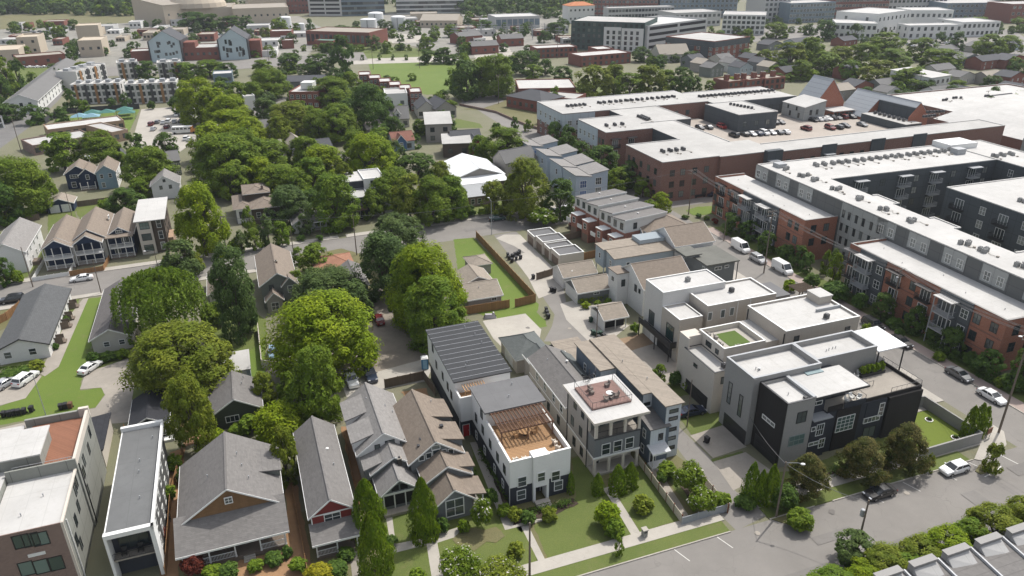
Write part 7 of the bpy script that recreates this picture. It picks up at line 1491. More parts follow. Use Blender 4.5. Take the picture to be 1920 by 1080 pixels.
blk('flat_townhouse', 'brick and white flat roofed town houses behind the round street tree', 'town house', (545, 205), (600, 205), 18, 8, BRKF, MEMB, 2, 5, 2, fm=TRIM, land='the flat town houses', extra=lambda b, L: b.box('roof_hut', L*.3, L*.7, 6, 12, 8, 11, WHW)); blk('flat_townhouse', 'dark long roofed building beside the tall dark tree', 'house', (540, 172), (610, 170), 12, 5, SIDG, DKF, 1, 5, 0, 'x', rise=2); blk('shop_building', 'white roofed blue fronted shop among street trees', 'shop', (402, 160), (438, 158), 12, 6, BLG, MEMB, 1, 3, 0); blk('shed_building', 'tall white shed end beside the yellow green trees', 'shed', (462, 210), (482, 208), 14, 7, WHW, MEMG, 0, 0)
blk('tan_store', 'brown dark roofed house behind the white metal roofed hall', 'house', (925, 330), (948, 340), 12, 6, SIDT, GRF, 1, 1, 0, 'y', rise=3)

# low yards and sheds scattered through the institution grounds
YR = random.Random(5); YW = [(BEI, TNF, 'beige'), (LGM, MEMG, 'pale grey'), (BRKF, TNF, 'brick'), (WHW, MEMB, 'white')]
for i in range(44):
    u, v = (YR.uniform(0, 560), YR.uniform(48, 88)) if i < 30 else (YR.uniform(760, 1060), YR.uniform(40, 84))
    w_, r_, n_ = YR.choice(YW); wd = YR.uniform(12, 46)
    b, L = blk('yard_shed', None, 'shed', (u, v), (u+wd, v-wd*.03), YR.uniform(8, 24), YR.uniform(3, 6), w_, r_, 1, 3, 0, group='low sheds in the far yards'); later(b.e, 'low %s yard shed' % n_, u+wd/2, v)
# ================================================================== TREES AND SHRUBS
LK = {'m': 'mid', 'b': 'bright', 'd': 'dark', 'o': 'olive', 'g': 'blue', 'c': 'cedar', 'w': 'willow', 'n': 'magnolia', 'y': 'gold', 'r': 'red'}
SHK_ = {'R': 'round', 'O': 'oval', 'W': 'wide', 'C': 'column', 'K': 'cone', 'L': 'willow', 'S': 'shrub', 'B': 'bloom', 'E': 'egg'}
NT = [0]
def trees(txt, group=None, gz=0.0, k_=1.0):
    for it in txt.split():
        a = it.split(','); u, vt, vb, w = map(float, a[:4]); w *= k_; k = a[4] if len(a) > 4 else 'mR'
        lod = -1 if w >= 135 else 0 if w >= 85 else (1 if w >= 42 else (2 if w >= 20 else 3))
        tree(u, vt, vb, w, LK[k[0]], SHK_[k[1]], lod, gz=gz, group=group); NT[0] += 1
# the front gardens
trees('694,900,1005,58,cC 708,962,1085,60,cC 797,897,1006,50,cC 1120,888,926,21,cC 1157,872,924,30,cC 1181,868,913,27,cC 1405,868,938,30,cC 1423,882,944,24,cC 1441,872,944,28,cC 1812,762,822,24,cC 1828,757,818,24,cC 1841,763,812,19,cC', 'clipped columnar evergreens')
trees('1508,842,926,86,nE 1612,812,897,94,nE 1690,785,880,92,nE', 'bronze green trees before the dark house')
trees('1290,856,925,60,mB 1314,906,958,56,mB 905,925,990,44,mB 862,1016,1092,86,mB 940,1042,1110,100,oB 1138,930,985,50,bS 1152,962,1003,40,mS 1205,922,957,40,oS 968,1012,1040,34,oS 1498,946,988,50,mS 1466,898,952,50,dS 1350,915,950,36,mS 1395,925,950,40,dS 1250,860,895,40,mS 1240,880,905,22,dS 1160,1003,1040,20,mR 1740,848,884,20,oR 1856,828,884,40,oR 1030,945,975,30,oS 990,950,980,30,dS 920,905,950,30,dS 1070,885,925,14,mC 884,860,905,22,dS 945,938,968,26,mS 965,945,972,30,oS 800,975,1000,30,dS 830,965,995,28,dS 870,968,995,24,cS 735,1000,1020,24,dS')
trees('630,1048,1080,50,dS 600,1050,1100,60,yS 560,1040,1070,34,mS 430,1050,1080,40,dS 400,1055,1082,40,mS 365,1030,1075,44,rS 515,1030,1056,36,dS 480,1045,1068,30,mS 690,1070,1110,40,oS 650,1020,1046,34,dS 785,1060,1100,40,mS 540,1018,1044,20,dS 300,985,1010,30,rS 318,905,935,30,mS 345,870,905,26,dS 700,985,1010,24,dS')
# big trees of the near left
trees('352,585,738,205,oW 372,680,842,92,oW 312,506,628,152,wL 452,458,632,96,gO 617,526,700,212,bW 604,643,792,108,mO 575,700,800,80,mR 528,738,826,92,bS 542,800,905,56,oO 802,440,610,150,bW 818,520,650,130,mO 770,470,600,90,mO 745,392,490,112,gW 722,425,556,110,gR 772,455,560,70,gR 388,338,480,104,bO 346,443,520,76,gR 593,452,510,66,mR 620,488,585,150,gW 670,520,600,70,gR 560,500,560,40,mR 405,560,610,50,mS 425,640,690,44,oR 470,770,810,40,mS 410,800,822,26,bS 445,790,815,30,mS 268,800,840,20,oS 500,690,760,56,oR 545,690,760,50,mR 330,845,880,30,mS 660,600,650,50,mS 690,640,672,40,dS')
# by the long houses
trees('20,690,708,40,dS 45,684,704,40,dS 70,670,695,30,oS 125,590,604,14,dS 105,640,655,14,dS 178,655,680,26,dS 205,655,675,30,dS 232,650,672,24,mS 262,600,650,34,mR 14,478,535,42,dR 35,500,530,24,mS 215,535,560,20,mS 118,576,592,16,mS')
# round the cottages and over the cross street
trees(k_=1.15, txt='45,285,405,118,mW 78,300,395,60,mR 15,330,420,70,dR 124,244,320,72,mR 195,240,315,76,mR 258,245,295,36,dR 317,245,303,42,dR 286,266,352,88,mW 240,348,398,62,dR 205,365,395,30,mS 265,330,370,40,mR 425,243,358,116,mW 458,235,345,100,mR 512,256,338,92,mR 532,300,382,88,mR 546,342,420,78,gR 608,266,345,84,bR 630,318,428,86,mR 696,243,350,94,bW 662,275,340,50,mR 745,308,388,74,mR 770,320,412,66,oR 812,324,418,78,mR 848,324,410,56,mR 785,282,335,70,dR 720,330,400,50,mR 575,395,440,30,gR 655,390,430,30,mS 590,350,400,50,dR 946,232,308,84,mR 985,296,406,88,oO 962,320,390,40,oR 1050,330,412,58,dR 927,334,402,50,oR 1018,384,424,48,mB 1080,400,425,26,rS')
trees('455,430,472,32,gR 480,424,470,30,mR 505,400,462,38,gR 530,412,460,34,mR 440,445,474,24,mS 470,385,440,30,mR 545,420,440,20,mS 600,436,452,16,dS 565,437,452,16,dS 350,395,430,40,mR 372,470,510,30,oR 320,470,505,28,mS 395,420,470,40,bR 498,470,500,24,mS 560,462,495,26,mR 880,380,405,26,dS 905,385,405,18,mS 868,392,412,20,mS 520,360,400,40,dR')
# yellow green avenue and beyond
trees(k_=1.15, txt='378,140,232,82,bR 404,160,240,60,bR 432,170,245,78,bR 440,200,270,92,bR 470,215,285,74,bR 400,225,300,70,bR 345,175,215,40,dR 450,150,205,40,mR 507,124,186,74,mW 600,98,142,58,dR 546,97,135,48,dR 495,110,140,42,mR 645,65,140,46,dO 625,140,200,80,mR 660,132,178,40,mR 696,150,250,78,dR 636,190,265,78,mR 545,185,258,84,oW 575,195,240,50,mR 720,170,235,40,dR 750,190,225,30,mS 810,180,200,30,dR 845,185,200,22,mS 790,225,250,26,dR 830,205,225,22,dR 876,108,186,64,dR 905,104,182,50,mR 930,98,182,74,mR 855,125,170,36,mR 803,90,120,36,dR 832,87,118,38,dR 852,100,120,26,dR')
trees('980,92,140,64,dR 1022,108,142,32,dR 1055,122,156,48,dR 1000,120,150,40,mR 1112,118,186,78,oR 1150,118,176,56,oR 1180,134,184,62,mR 1215,118,180,72,oR 1245,128,178,50,mR 1276,124,178,54,dR 1300,140,172,30,dR 1370,142,168,44,bR 1330,150,172,24,mR 1200,86,116,42,dR 1290,96,124,28,dR 1240,100,124,30,dR 1150,130,158,40,dR 1040,160,196,28,mR 1105,160,185,30,mR 1020,200,232,24,dS 930,225,245,18,dS 965,215,240,18,dR 990,222,246,20,mR')
trees('1397,52,86,32,mR 1455,40,72,50,mR 1478,76,136,72,oR 1515,68,132,62,mR 1545,94,140,68,mR 1572,84,130,62,oR 1612,78,130,64,mR 1655,58,104,74,mR 1674,88,130,74,mR 1642,110,156,72,oW 1700,124,170,74,mR 1725,68,114,58,mR 1757,88,136,84,mR 1788,60,100,38,dO 1845,62,110,64,mR 1886,64,106,54,mR 1600,44,80,32,dO 1546,36,76,44,dR 1430,90,125,36,oR 1500,110,150,50,mR 1590,110,150,46,mR 1790,148,180,42,mR 1860,162,198,32,dR 1905,170,200,30,mR 1730,150,180,40,dR 1680,150,180,30,mR 1620,160,190,34,dR 1520,130,152,30,bR 1450,120,145,30,mR 1905,110,150,36,dR 1815,190,215,30,mS 1870,220,240,26,dS 1915,240,270,26,dR 1635,185,210,24,dR 1910,30,60,40,mR 1830,30,56,60,mR 1780,34,58,50,mR 1700,44,62,30,oR')
trees('112,46,76,27,mR 140,35,56,24,dR 95,40,58,20,mR 55,42,60,22,mR 30,40,60,28,dR 365,20,58,64,dR 397,24,58,54,dR 436,28,57,48,dR 465,30,56,30,dR 140,90,128,26,dR 112,124,160,18,dR 121,120,150,14,dR 160,114,148,42,oR 178,118,150,30,mR 279,112,154,48,dR 352,115,148,60,mR 395,110,145,70,mR 430,116,146,44,dR 15,98,178,52,mR 40,110,170,40,dR 5,130,200,50,dR 138,164,210,32,dR 160,185,212,24,mR 212,182,206,20,dR 238,172,205,24,dR 285,185,205,16,dS 325,182,202,18,dS 525,32,64,38,mR 583,33,60,18,dR 555,42,62,22,mR 500,50,72,24,oR 700,65,92,30,gR 802,66,94,32,mR 815,58,78,24,mR 845,45,70,30,mR 910,35,60,40,dR 1040,40,72,44,dR 1020,55,80,30,dR 990,40,58,22,dR 640,46,58,30,dR 660,48,58,30,dR 770,60,72,18,dR')
trees(' '.join('%d,%d,%d,12,mR' % (u, 82+i % 2, 96) for i, u in enumerate(range(570, 800, 22)))+' '+' '.join('%d,%d,%d,9,dR' % (u, 101, 113) for u in (680, 712, 737, 762)), 'young trees in rows on the park lawn')
# the street by the flats
trees('1275,326,368,40,mR 1238,358,402,42,bR 1216,372,410,30,mR 1130,268,335,72,dR 1090,262,320,50,dR 1065,250,300,40,dR 1180,298,352,62,dR 1155,310,360,50,mR 1110,300,345,40,oR 1040,225,275,36,dR 1062,232,280,36,dR 1205,330,370,40,mR 1105,210,240,20,mR 1150,330,365,26,bR')
trees('1560,470,532,36,mO 1545,470,515,22,mO 1520,505,540,30,dS 1565,520,560,50,dS 1370,395,440,40,dR 1405,410,450,36,dR 1435,430,475,40,dR 1495,455,500,36,dR 1470,450,490,34,dS 1510,470,512,32,dR 1650,545,600,44,dR 1610,540,580,30,dS 1710,570,625,44,dR 1675,590,615,30,dS 1780,610,665,54,dR 1745,600,640,34,dS 1850,650,708,54,dR 1820,655,685,36,dS 1910,640,730,54,dR 1890,690,730,40,dS 1930,680,740,40,mR 1310,398,408,12,dS 1325,402,412,12,mS 1285,400,410,14,dS 1340,405,420,16,rS 1620,600,640,24,mS 1685,612,632,20,dS 1760,655,675,24,mS 1875,700,725,26,mS')
trees('1120,560,576,16,mS 1098,562,578,18,bS 1140,556,572,16,mS 1237,680,715,26,mR 1225,690,720,20,mR 1280,680,715,26,mS 1265,690,722,24,dS 1290,705,730,24,mS 1190,600,625,18,mS 1480,520,545,26,bS 1570,590,606,16,bS')
# the verge and roofs in the near right corner
trees('1595,990,1054,84,gR 1650,1016,1086,100,oW 1718,1002,1072,104,oW 1766,980,1062,108,bW 1815,968,1036,84,mW 1858,944,1028,120,oW 1908,926,1010,100,oW 1565,1060,1114,96,mW 1528,1076,1124,80,mW 1620,1046,1104,90,bW 1690,1030,1090,80,mW', 'leafy trees along the near verge')
trees('470,250,335,70,mR 440,300,375,60,mR 490,290,360,66,bR 575,250,330,60,mR 560,310,390,60,mR 590,290,370,64,mR 650,300,380,50,oR 720,270,340,60,mR 740,260,330,50,gR 670,240,310,50,mR 830,300,370,50,oR 600,200,262,56,mR 655,200,260,50,mR 500,180,240,50,gR 480,150,200,40,mR 700,350,410,40,mR 760,350,410,44,mR 865,345,405,40,mR 640,370,425,36,mR 420,300,360,50,bR 530,215,280,50,oR 575,270,320,40,bR 740,215,262,40,dR 900,250,300,40,mR 300,280,330,40,mR 230,280,330,40,mR 150,280,320,30,mR 400,270,330,50,mR', k_=1.1)
# more trees over the far streets, past the ones one can tell apart
SC2 = random.Random(11); extra = []
for zone, n in (((1200, 60, 1900, 130), 22), ((1450, 140, 1900, 215), 24), ((440, 150, 860, 200), 16), ((20, 50, 560, 110), 44), ((860, 60, 1060, 130), 16), ((200, 310, 700, 350), 8), ((640, 200, 860, 300), 8), ((860, 20, 1100, 70), 24), ((1380, 40, 1900, 70), 34), ((560, 50, 900, 100), 22), ((0, 130, 130, 240), 12), ((340, 130, 660, 215), 16), ((1080, 40, 1400, 130), 20)):
    for i in range(int(n*1.6)):
        u = SC2.uniform(zone[0], zone[2]); v = SC2.uniform(zone[1], zone[3]); extra.append((u, v, SC2.uniform(15, 30)*(v+113)/230))
# far woods, too many to count: one mass of crowns
def woods(pts, label):
    b = MB(); lm = {}
    for u, v, w in pts:
        g = P(u, v); dep = proj(g)[2]; r_ = w*dep/F/2; lf = SC2.choice(('mid', 'dark', 'dark', 'blue')); me = crown_mesh('round', lf, 3 if v < 40 else 2, SC2.randint(0, 2)); h = r_*1.7*SC2.uniform(.85, 1.3)
        a = SC2.uniform(0, 6.28); ca, sa = math.cos(a)*r_*2.1, math.sin(a)*r_*2.1
        k = len(b.v); b.v += [(g.x+p.co.x*ca-p.co.y*sa, g.y+p.co.x*sa+p.co.y*ca, p.co.z*h-.15*h) for p in me.vertices]
        mi = b.idx(LEAFS[lf])
        for f in me.polygons: b.f.append(tuple(k+i for i in f.vertices)); b.mi.append(mi)
    o = b.build('woods'); tag(o, label, 'woodland', None, 'stuff')
pts = []
for i in range(150): u = SC2.uniform(-60, 330); pts.append((u, SC2.uniform(6, 30)-(u > 250)*6, SC2.uniform(22, 38)))
for i in range(110): u = SC2.uniform(300, 1110); pts.append((u, SC2.uniform(2, 12), SC2.uniform(16, 28)))
for i in range(60): pts.append((SC2.uniform(860, 1110), SC2.uniform(10, 34), SC2.uniform(20, 32)))
for i in range(70): pts.append((SC2.uniform(1370, 1980), SC2.uniform(-4, 12), SC2.uniform(18, 30)))
for i in range(200): pts.append((SC2.uniform(-100, 2020), SC2.uniform(-40, -2), SC2.uniform(14, 24)))
woods(pts+extra, 'dark green far woods and scattered trees along the top of the photo')
# dense green between the middle houses, trees one can hardly tell apart
# ================================================================== CARS, POLES, FENCES, BINS
FH = 19.7
car(1788, 884, FH+180, 'white', 'hatch', 'white hatchback parked on the front street by the corner turf yard')
car(1648, 929, FH+180, 'black', 'sedan', 'black sedan parked at the kerb before the dark modern block')
car(1858, 748, 290, 'white', 'sedan', 'white sedan nearest the corner on the street by the brick flats')
car(1797, 707, 290, 'grey', 'sedan', 'dark grey sedan parked behind the white sedan along the brick paving')
car(1688, 645, 290, 'black', 'sedan', 'black sedan parked along the brick paving opposite the roof terrace')
car(1636, 613, 290, 'black', 'suv', 'black utility car farthest up the kerb beside the cream house')
car(1466, 509, 290, 'white', 'van', 'white panel van nearer the viewer in the street of brick flats')
car(1421, 490, 290, 'silver', 'suv', 'silver utility car parked between the two white vans')
car(1388, 469, 290, 'white', 'van', 'white panel van farther up the street of brick flats')
car(1297, 776, 18, 'dark blue', 'sedan', 'dark blue sedan parked on grass edge behind the tall tan roofed house')
car(1360, 770, 100, 'black', 'hatch', 'black hatchback by the garage door of the cream house')
car(1309, 369, 20, 'black', 'suv', 'left black car parked beyond the crossing by the low brick flats', small=True); car(1338, 367, 20, 'dark blue', 'sedan', 'right dark blue car parked beyond the crossing by the low brick flats', small=True)
car(932, 413, 20, 'green', 'sedan', 'dark green sedan by the kerb before the white metal roofed hall'); car(1062, 397, 20, 'white', 'suv', 'white utility car on the cross street by the blossoming shrub', small=True); car(1040, 400, 20, 'black', 'sedan', 'black sedan behind the blossoming shrub on the cross street', small=True)
car(154, 526, 201, 'white', 'sedan', 'white sedan driving past the picket fence on the cross street'); car(24, 566, 201, 'black', 'suv', 'black utility car on the cross street at the left edge')
car(171, 693, 75, 'white', 'sedan', 'white car parked on the drive below the long beige house'); car(50, 715, 80, 'white', 'suv', 'white utility car parked beside the silver one at far left'); car(12, 723, 75, 'silver', 'sedan', 'silver sedan parked at the left edge below the long white house')
car(513, 666, 285, 'light blue', 'hatch', 'light blue car parked on the gravel by the bright lawn strip'); car(659, 716, 292, 'white', 'pickup', 'white pickup parked on gravel behind the light grey gabled house'); car(694, 706, 292, 'dark blue', 'pickup', 'dark pickup parked beside the white one on gravel'); car(166, 306, 110, 'white', 'van', 'white van beside the navy house', small=True); car(711, 603, 110, 'dark red', 'sedan', 'dark red car half hidden under the big green tree')
for i, (u, v, c) in enumerate(((332, 217, 'white'), (343, 216.5, 'white'), (353, 216, 'white'), (362, 216, 'silver'), (284, 235, 'dark red'), (296, 231, 'grey'), (307, 232, 'silver'), (317, 229.5, 'white'), (328, 230, 'silver'), (340, 229, 'black'), (358, 229, 'black'), (313, 240, 'dark red'), (288, 244, 'silver'), (350, 262, 'white'), (357, 264, 'white'))):
    kd = ('sedan', 'suv', 'hatch')[i % 3]; car(u, v, 100, c, kd, None, 'cars in the school car park', small=True, gz=.04, desc='parked %s %s' % (c, WORD[kd]))
landmark('the school car park', 330, 225)
for i in range(9):
    u, v = 40+i*6.2+rnd.uniform(-1, 1), 122+(i % 2)*5; c = rnd.choice(('white', 'silver', 'grey', 'white')); car(u, v, 60, c, 'sedan', None, 'far parked cars', small=True, gz=.1, desc='tiny parked %s car' % c)
for i in range(12):
    u, v = 62+i*4.5, 60+(i % 3)*2; c = rnd.choice(('white', 'silver', 'grey', 'black')); car(u, v, 30, c, 'sedan', None, 'far parked cars', small=True, gz=.1, desc='tiny parked %s car' % c)
for i in range(18):
    u, v = 1640+i*9+rnd.uniform(-3, 3), 82+(i % 3)*3; c = rnd.choice(('white', 'silver', 'grey', 'black', 'black')); car(u, v, 20, c, ('sedan', 'suv')[i % 2], None, 'far parked cars', small=True, gz=.24, desc='tiny parked %s car' % c)
# school bus
e = empty('school_bus', tuple(P(346, 250, .03)), R(10), 'white bus with an orange front parked in the school car park', 'bus'); s = MB(); s.box(-4.4, 2.6, -1.2, 1.2, .6, 2.8, WHITE); s.box(2.602, 3.6, -1.2, 1.2, .6, 2.8, M('bus orange', (.5, .22, .06), rough=.5)); s.box(3.602, 5.0, -1.1, 1.1, .6, 1.7, MATS['bus orange']); s.box(-4.3, 3.4, -1.1, 1.1, 2.802, 2.95, WHITE); s.build('body', e)
for x in (-3.6+1.5*i for i in range(5)):
    for y in (-1.22, 1.15): s = MB(); s.box(-.55, .55, 0, .07, 1.8, 2.5, CGL); s.build('window', e, (x, y, 0))
for x in (-3.5, 3.8):
    for y in (-1.1, 1.1): put('wheel', car_meshes('van', 'white')[2], e, (x, y, .45), 0, (1.35, 1.2, 1.35))
# ---- bins
BIN = {}
def binn(u, v, desc, colour='black', ang=0, group='wheeled bins'):
    if colour not in BIN:
        mm = M('bin plastic '+colour, {'black': (.02, .02, .022), 'green': (.02, .05, .035), 'brown': (.12, .06, .035)}[colour], rough=.55, var=.1)
        s = MB(); s.hexa([(-.26, -.28, .06), (.26, -.28, .06), (.26, .28, .06), (-.26, .28, .06), (-.32, -.36, .98), (.32, -.36, .98), (.32, .36, .98), (-.32, .36, .98)], mm)
        l = MB(); l.hexa([(-.34, -.39, .98), (.34, -.39, .98), (.34, .4, .98), (-.34, .4, .98), (-.3, -.34, 1.06), (.3, -.34, 1.06), (.3, .38, 1.1), (-.3, .38, 1.1)], mm)
        w = MB(); w.tube((-.36, 0, 0), (-.29, 0, 0), .13, TYRE, 8); BIN[colour] = (s.mesh('body'), l.mesh('lid'), w.mesh('wheel'))
    g = P(u, v, .02); e = empty('wheeled_bin', tuple(g), R(20+ang)+rnd.uniform(-.25, .25), cat='bin', group=group); m_ = BIN[colour]
    put('body', m_[0], e); put('lid', m_[1], e); put('wheel', m_[2], e, (0, .3, .13)); put('wheel', m_[2], e, (.65, .3, .13)); later(e, desc, u, v)
for u, v in ((8, 782), (18, 781), (27, 779), (36, 778), (46, 776), (60, 772)): binn(u, v, 'black wheeled bin on grass', 'black')
for u, v, c in ((115, 768, 'black'), (124, 766, 'black'), (133, 765, 'brown')): binn(u, v, '%s wheeled bin by the lawn' % c, c)
for u, v in ((955, 487), (961, 484), (966, 481), (971, 479), (960, 492), (968, 488), (976, 486), (952, 482), (974, 476)): binn(u, v, 'black wheeled bin crowded by the alley')
for u, v, c in ((1000, 523, 'black'), (1034, 547, 'black'), (1040, 548, 'black'), (1024, 585, 'black'), (1026, 591, 'black'), (1028, 597, 'black'), (1108, 604, 'green'), (1112, 628, 'green'), (1119, 631, 'green'), (1126, 630, 'green'), (1132, 635, 'black'), (1122, 638, 'black'), (1138, 639, 'black'), (1056, 657, 'black'), (1066, 660, 'black'), (312, 965, 'black'), (316, 978, 'black'), (690, 745, 'black'), (1325, 830, 'black')): binn(u, v, '%s wheeled bin' % c, c)
# ---- portable toilet, covered motorbike, small things
e = empty('portable_toilet', tuple(P(797, 690)), R(10), 'blue portable toilet with a white roof on the gravel behind the white house', 'portable toilet'); s = MB(); s.box(-.6, .6, -.6, .6, .08, 2.1, M('blue plastic', (.04, .16, .30), rough=.45)); s.build('cabin', e); s = MB(); s.box(-.64, .64, -.64, .64, 2.1, 2.2, TRIM); s.hexa([(-.6, -.6, 2.2), (.6, -.6, 2.2), (.6, .6, 2.2), (-.6, .6, 2.2), (-.4, -.4, 2.4), (.4, -.4, 2.4), (.4, .4, 2.4), (-.4, .4, 2.4)], WHITE); s.build('roof', e); s = MB(); s.box(-.35, .35, -.65, -.601, .1, 1.95, M('pale blue plastic', (.2, .36, .5), rough=.5)); s.build('door', e)
e = empty('covered_motorbike', tuple(P(919, 596)), R(10), 'motorbike under a silver grey cover at the edge of the pale drive', 'motorbike'); s = MB(); cv = M('silver cover cloth', (.36, .34, .36), rough=.5, var=.2)
s.hexa([(-1.3, -.5, 0), (1.3, -.5, 0), (1.3, .5, 0), (-1.3, .5, 0), (-1.0, -.3, .95), (.9, -.3, .8), (.9, .3, .8), (-1.0, .3, .95)], cv); s.hexa([(.5, -.35, .8), (1.0, -.35, .75), (1.0, .35, .75), (.5, .35, .8), (.6, -.3, 1.25), (.85, -.3, 1.2), (.85, .3, 1.2), (.6, .3, 1.25)], cv); s.build('cover', e)
for x in (-.95, .95): s = MB(); s.tube((x, -.1, .3), (x, .1, .3), .3, TYRE, 12); s.build('wheel', e)
e = empty('letter_box', tuple(P(1208, 1006)), G20, 'grey pillar letter box at the front path of the arched porch house', 'letter box'); s = MB(); s.box(-.3, .3, -.3, .3, 0, 1.2, STUG); s.box(-.38, .38, -.38, .38, 1.2, 1.32, CONC); s.build('pillar', e); s = MB(); s.box(-.2, .2, -.33, -.301, .8, 1.0, BLKM); s.build('slot', e)
e = empty('sign_post', tuple(P(1852, 822)), R(30), 'brown notice board on posts at the street corner', 'sign'); s = MB(); s.box(-.6, .6, -.04, .04, .9, 1.9, M('rust board', (.2, .1, .06))); s.build('board', e)
for x in (-.5, .5): s = MB(); s.tube((x, .06, 0), (x, .06, 1.9), .04, GREYM); s.build('post', e)
e = empty('pergola', tuple(P(1500, 560)), G20, 'small open timber pergola in the yard by the street pole', 'pergola')
for x in (-1.8, 1.8):
    for y in (-1.5, 1.5): s = MB(); s.box(x-.09, x+.09, y-.09, y+.09, 0, 2.5, WOODP); s.build('post', e)
for i in range(12): s = MB(); s.box(-2.2, 2.2, -1.8+.32*i, -1.72+.32*i, 2.62, 2.76, WOODG); s.build('slat', e)
for x in (-1.8, 1.8): s = MB(); s.box(x-.06, x+.06, -1.9, 1.9, 2.5, 2.62, WOODP); s.build('beam', e)
hedge([(1085, 571), (1140, 559)], 1.2, 1.2, 'bright', 'bright clipped hedge beside the grey gabled garage'); hedge([(1392, 940), (1485, 915)], 1.8, 1.3, 'dark', 'dark low hedge beneath the evergreens of the modern block'); hedge([(1560, 890), (1720, 850)], 1.6, 1.2, 'dark', 'dark low hedge under the bronze green trees'); hedge([(0, 700), (66, 694)], 1.2, 1.0, 'dark', 'clipped hedge under the end windows of the long white house')
hedge([(900, 850), (955, 940)], 1.0, .9, 'dark', 'low planting along the charcoal base of the white house'); hedge([(968, 968), (1070, 945)], 1.2, .8, 'dark', 'low planting before the charcoal front of the white house'); hedge([(170, 680), (236, 668)], 1.0, .8, 'dark', 'low hedge before the long beige house')
for i, (a, c) in enumerate((((1575, 545), (1628, 577)), ((1655, 592), (1716, 630)), ((1738, 645), (1800, 682)), ((1820, 694), (1868, 722)), ((1402, 436), (1468, 482)))): hedge([a, c], 1.6, .8, 'dark', ['farthest but one low planting', 'middle low planting', 'second nearest low planting', 'nearest low planting', 'farthest low planting'][i]+' along the brick flats')
# ---- fences and walls
wallrun('wooden_fence', 'fence', 'new cedar fence running down the alley beside the bright lawn', [(893, 446), (1004, 567), (966, 576)], 1.9, .08, WOODF, 2.4)
wallrun('wooden_fence', 'fence', 'new cedar fence across the foot of the bright lawn by the bungalow', [(955, 577), (868, 591)], 1.9, .08, WOODF, 2.4)
wallrun('wooden_fence', 'fence', 'weathered brown fence behind the brown roofed gabled house', [(722, 728), (795, 712), (816, 742)], 1.8, .08, WOODG, 2.4); wallrun('wooden_fence', 'fence', 'black fence by the bins near the hipped garage', [(1026, 664), (1072, 650)], 1.8, .1, BLKM, 2.4)
wallrun('wooden_fence', 'fence', 'cedar fence between the porch house and the red gabled house', [(546, 905), (578, 1080)], 1.3, .06, WOODF, 2.4); wallrun('wooden_fence', 'fence', 'cedar fence between the white framed house and the porch house', [(344, 850), (322, 935), (312, 1080)], 1.4, .06, WOODF, 2.4); wallrun('wooden_fence', 'fence', 'thin cedar fence right of the red gabled house', [(648, 830), (676, 960)], 1.3, .06, WOODF, 2.4)
wallrun('wooden_fence', 'fence', 'cedar fence corner beside the black garden house', [(236, 812), (246, 838)], 1.6, .08, WOODF, 2); wallrun('wooden_fence', 'fence', 'brown yard fence between the brick town houses and the garages', [(1058, 452), (1108, 440)], 1.8, .08, WOODG, 2.4); wallrun('wooden_fence', 'fence', 'cedar yard fence below the brown one by the pale blue house', [(1092, 488), (1118, 482)], 1.9, .08, WOODF, 2.4); wallrun('wooden_fence', 'fence', 'dark gate fence beside the white gabled garage', [(1006, 525), (1036, 516)], 1.7, .1, WOODG, 2)
wallrun('picket_fence', 'fence', 'white picket fence before the double porch duplex', [(84, 492), (62, 528), (130, 517), (140, 498)], 1.0, .06, WHITE, 1.6); wallrun('wooden_fence', 'fence', 'cedar fence on the pavement right of the picket fence', [(132, 518), (195, 508), (206, 488)], 1.3, .07, WOODF, 2); wallrun('wooden_fence', 'fence', 'cedar fence at the left edge beyond the long white house', [(-10, 612), (14, 600), (40, 578)], 1.7, .08, WOODF, 2.4)
wallrun('wooden_fence', 'fence', 'grey board fence behind the duplex garden', [(146, 388), (205, 380)], 1.7, .08, WOODG, 2.4); wallrun('wooden_fence', 'fence', 'dark board fence behind the left bungalow garden', [(14, 420), (75, 412)], 1.7, .08, WOODG, 2.4); wallrun('wooden_fence', 'fence', 'beige fence left of the gravel by the light blue car', [(485, 620), (492, 690), (508, 692)], 1.7, .08, STUC, 2.4)
wallrun('slat_fence', 'fence', 'horizontal slat fence with rusty posts between the two front gardens', [(1196, 868), (1278, 982)], 1.5, .05, M('pale slats', (.5, .45, .36), rough=.8), 2.2, M('rusty post', (.18, .07, .04)), rail=7); wallrun('slat_fence', 'fence', 'slat fence with rusty posts beside the front alley garden', [(1308, 895), (1364, 962)], 1.5, .05, M('pale slats', (.5, .45, .36)), 2.2, MATS['rusty post'], rail=5)
wallrun('corrugated_fence', 'fence', 'low corrugated grey metal fence along the pavement garden', [(1278, 985), (1366, 958)], 1.3, .08, M('corrugated metal', (.27, .29, .31), 'batten', rough=.5, s=2), 2.4, GREYM); wallrun('retaining_wall', 'wall', 'long low brown retaining wall along the curved street', [(862, 198), (930, 212), (985, 236), (1020, 246)], 1.0, .3, BRICKD)
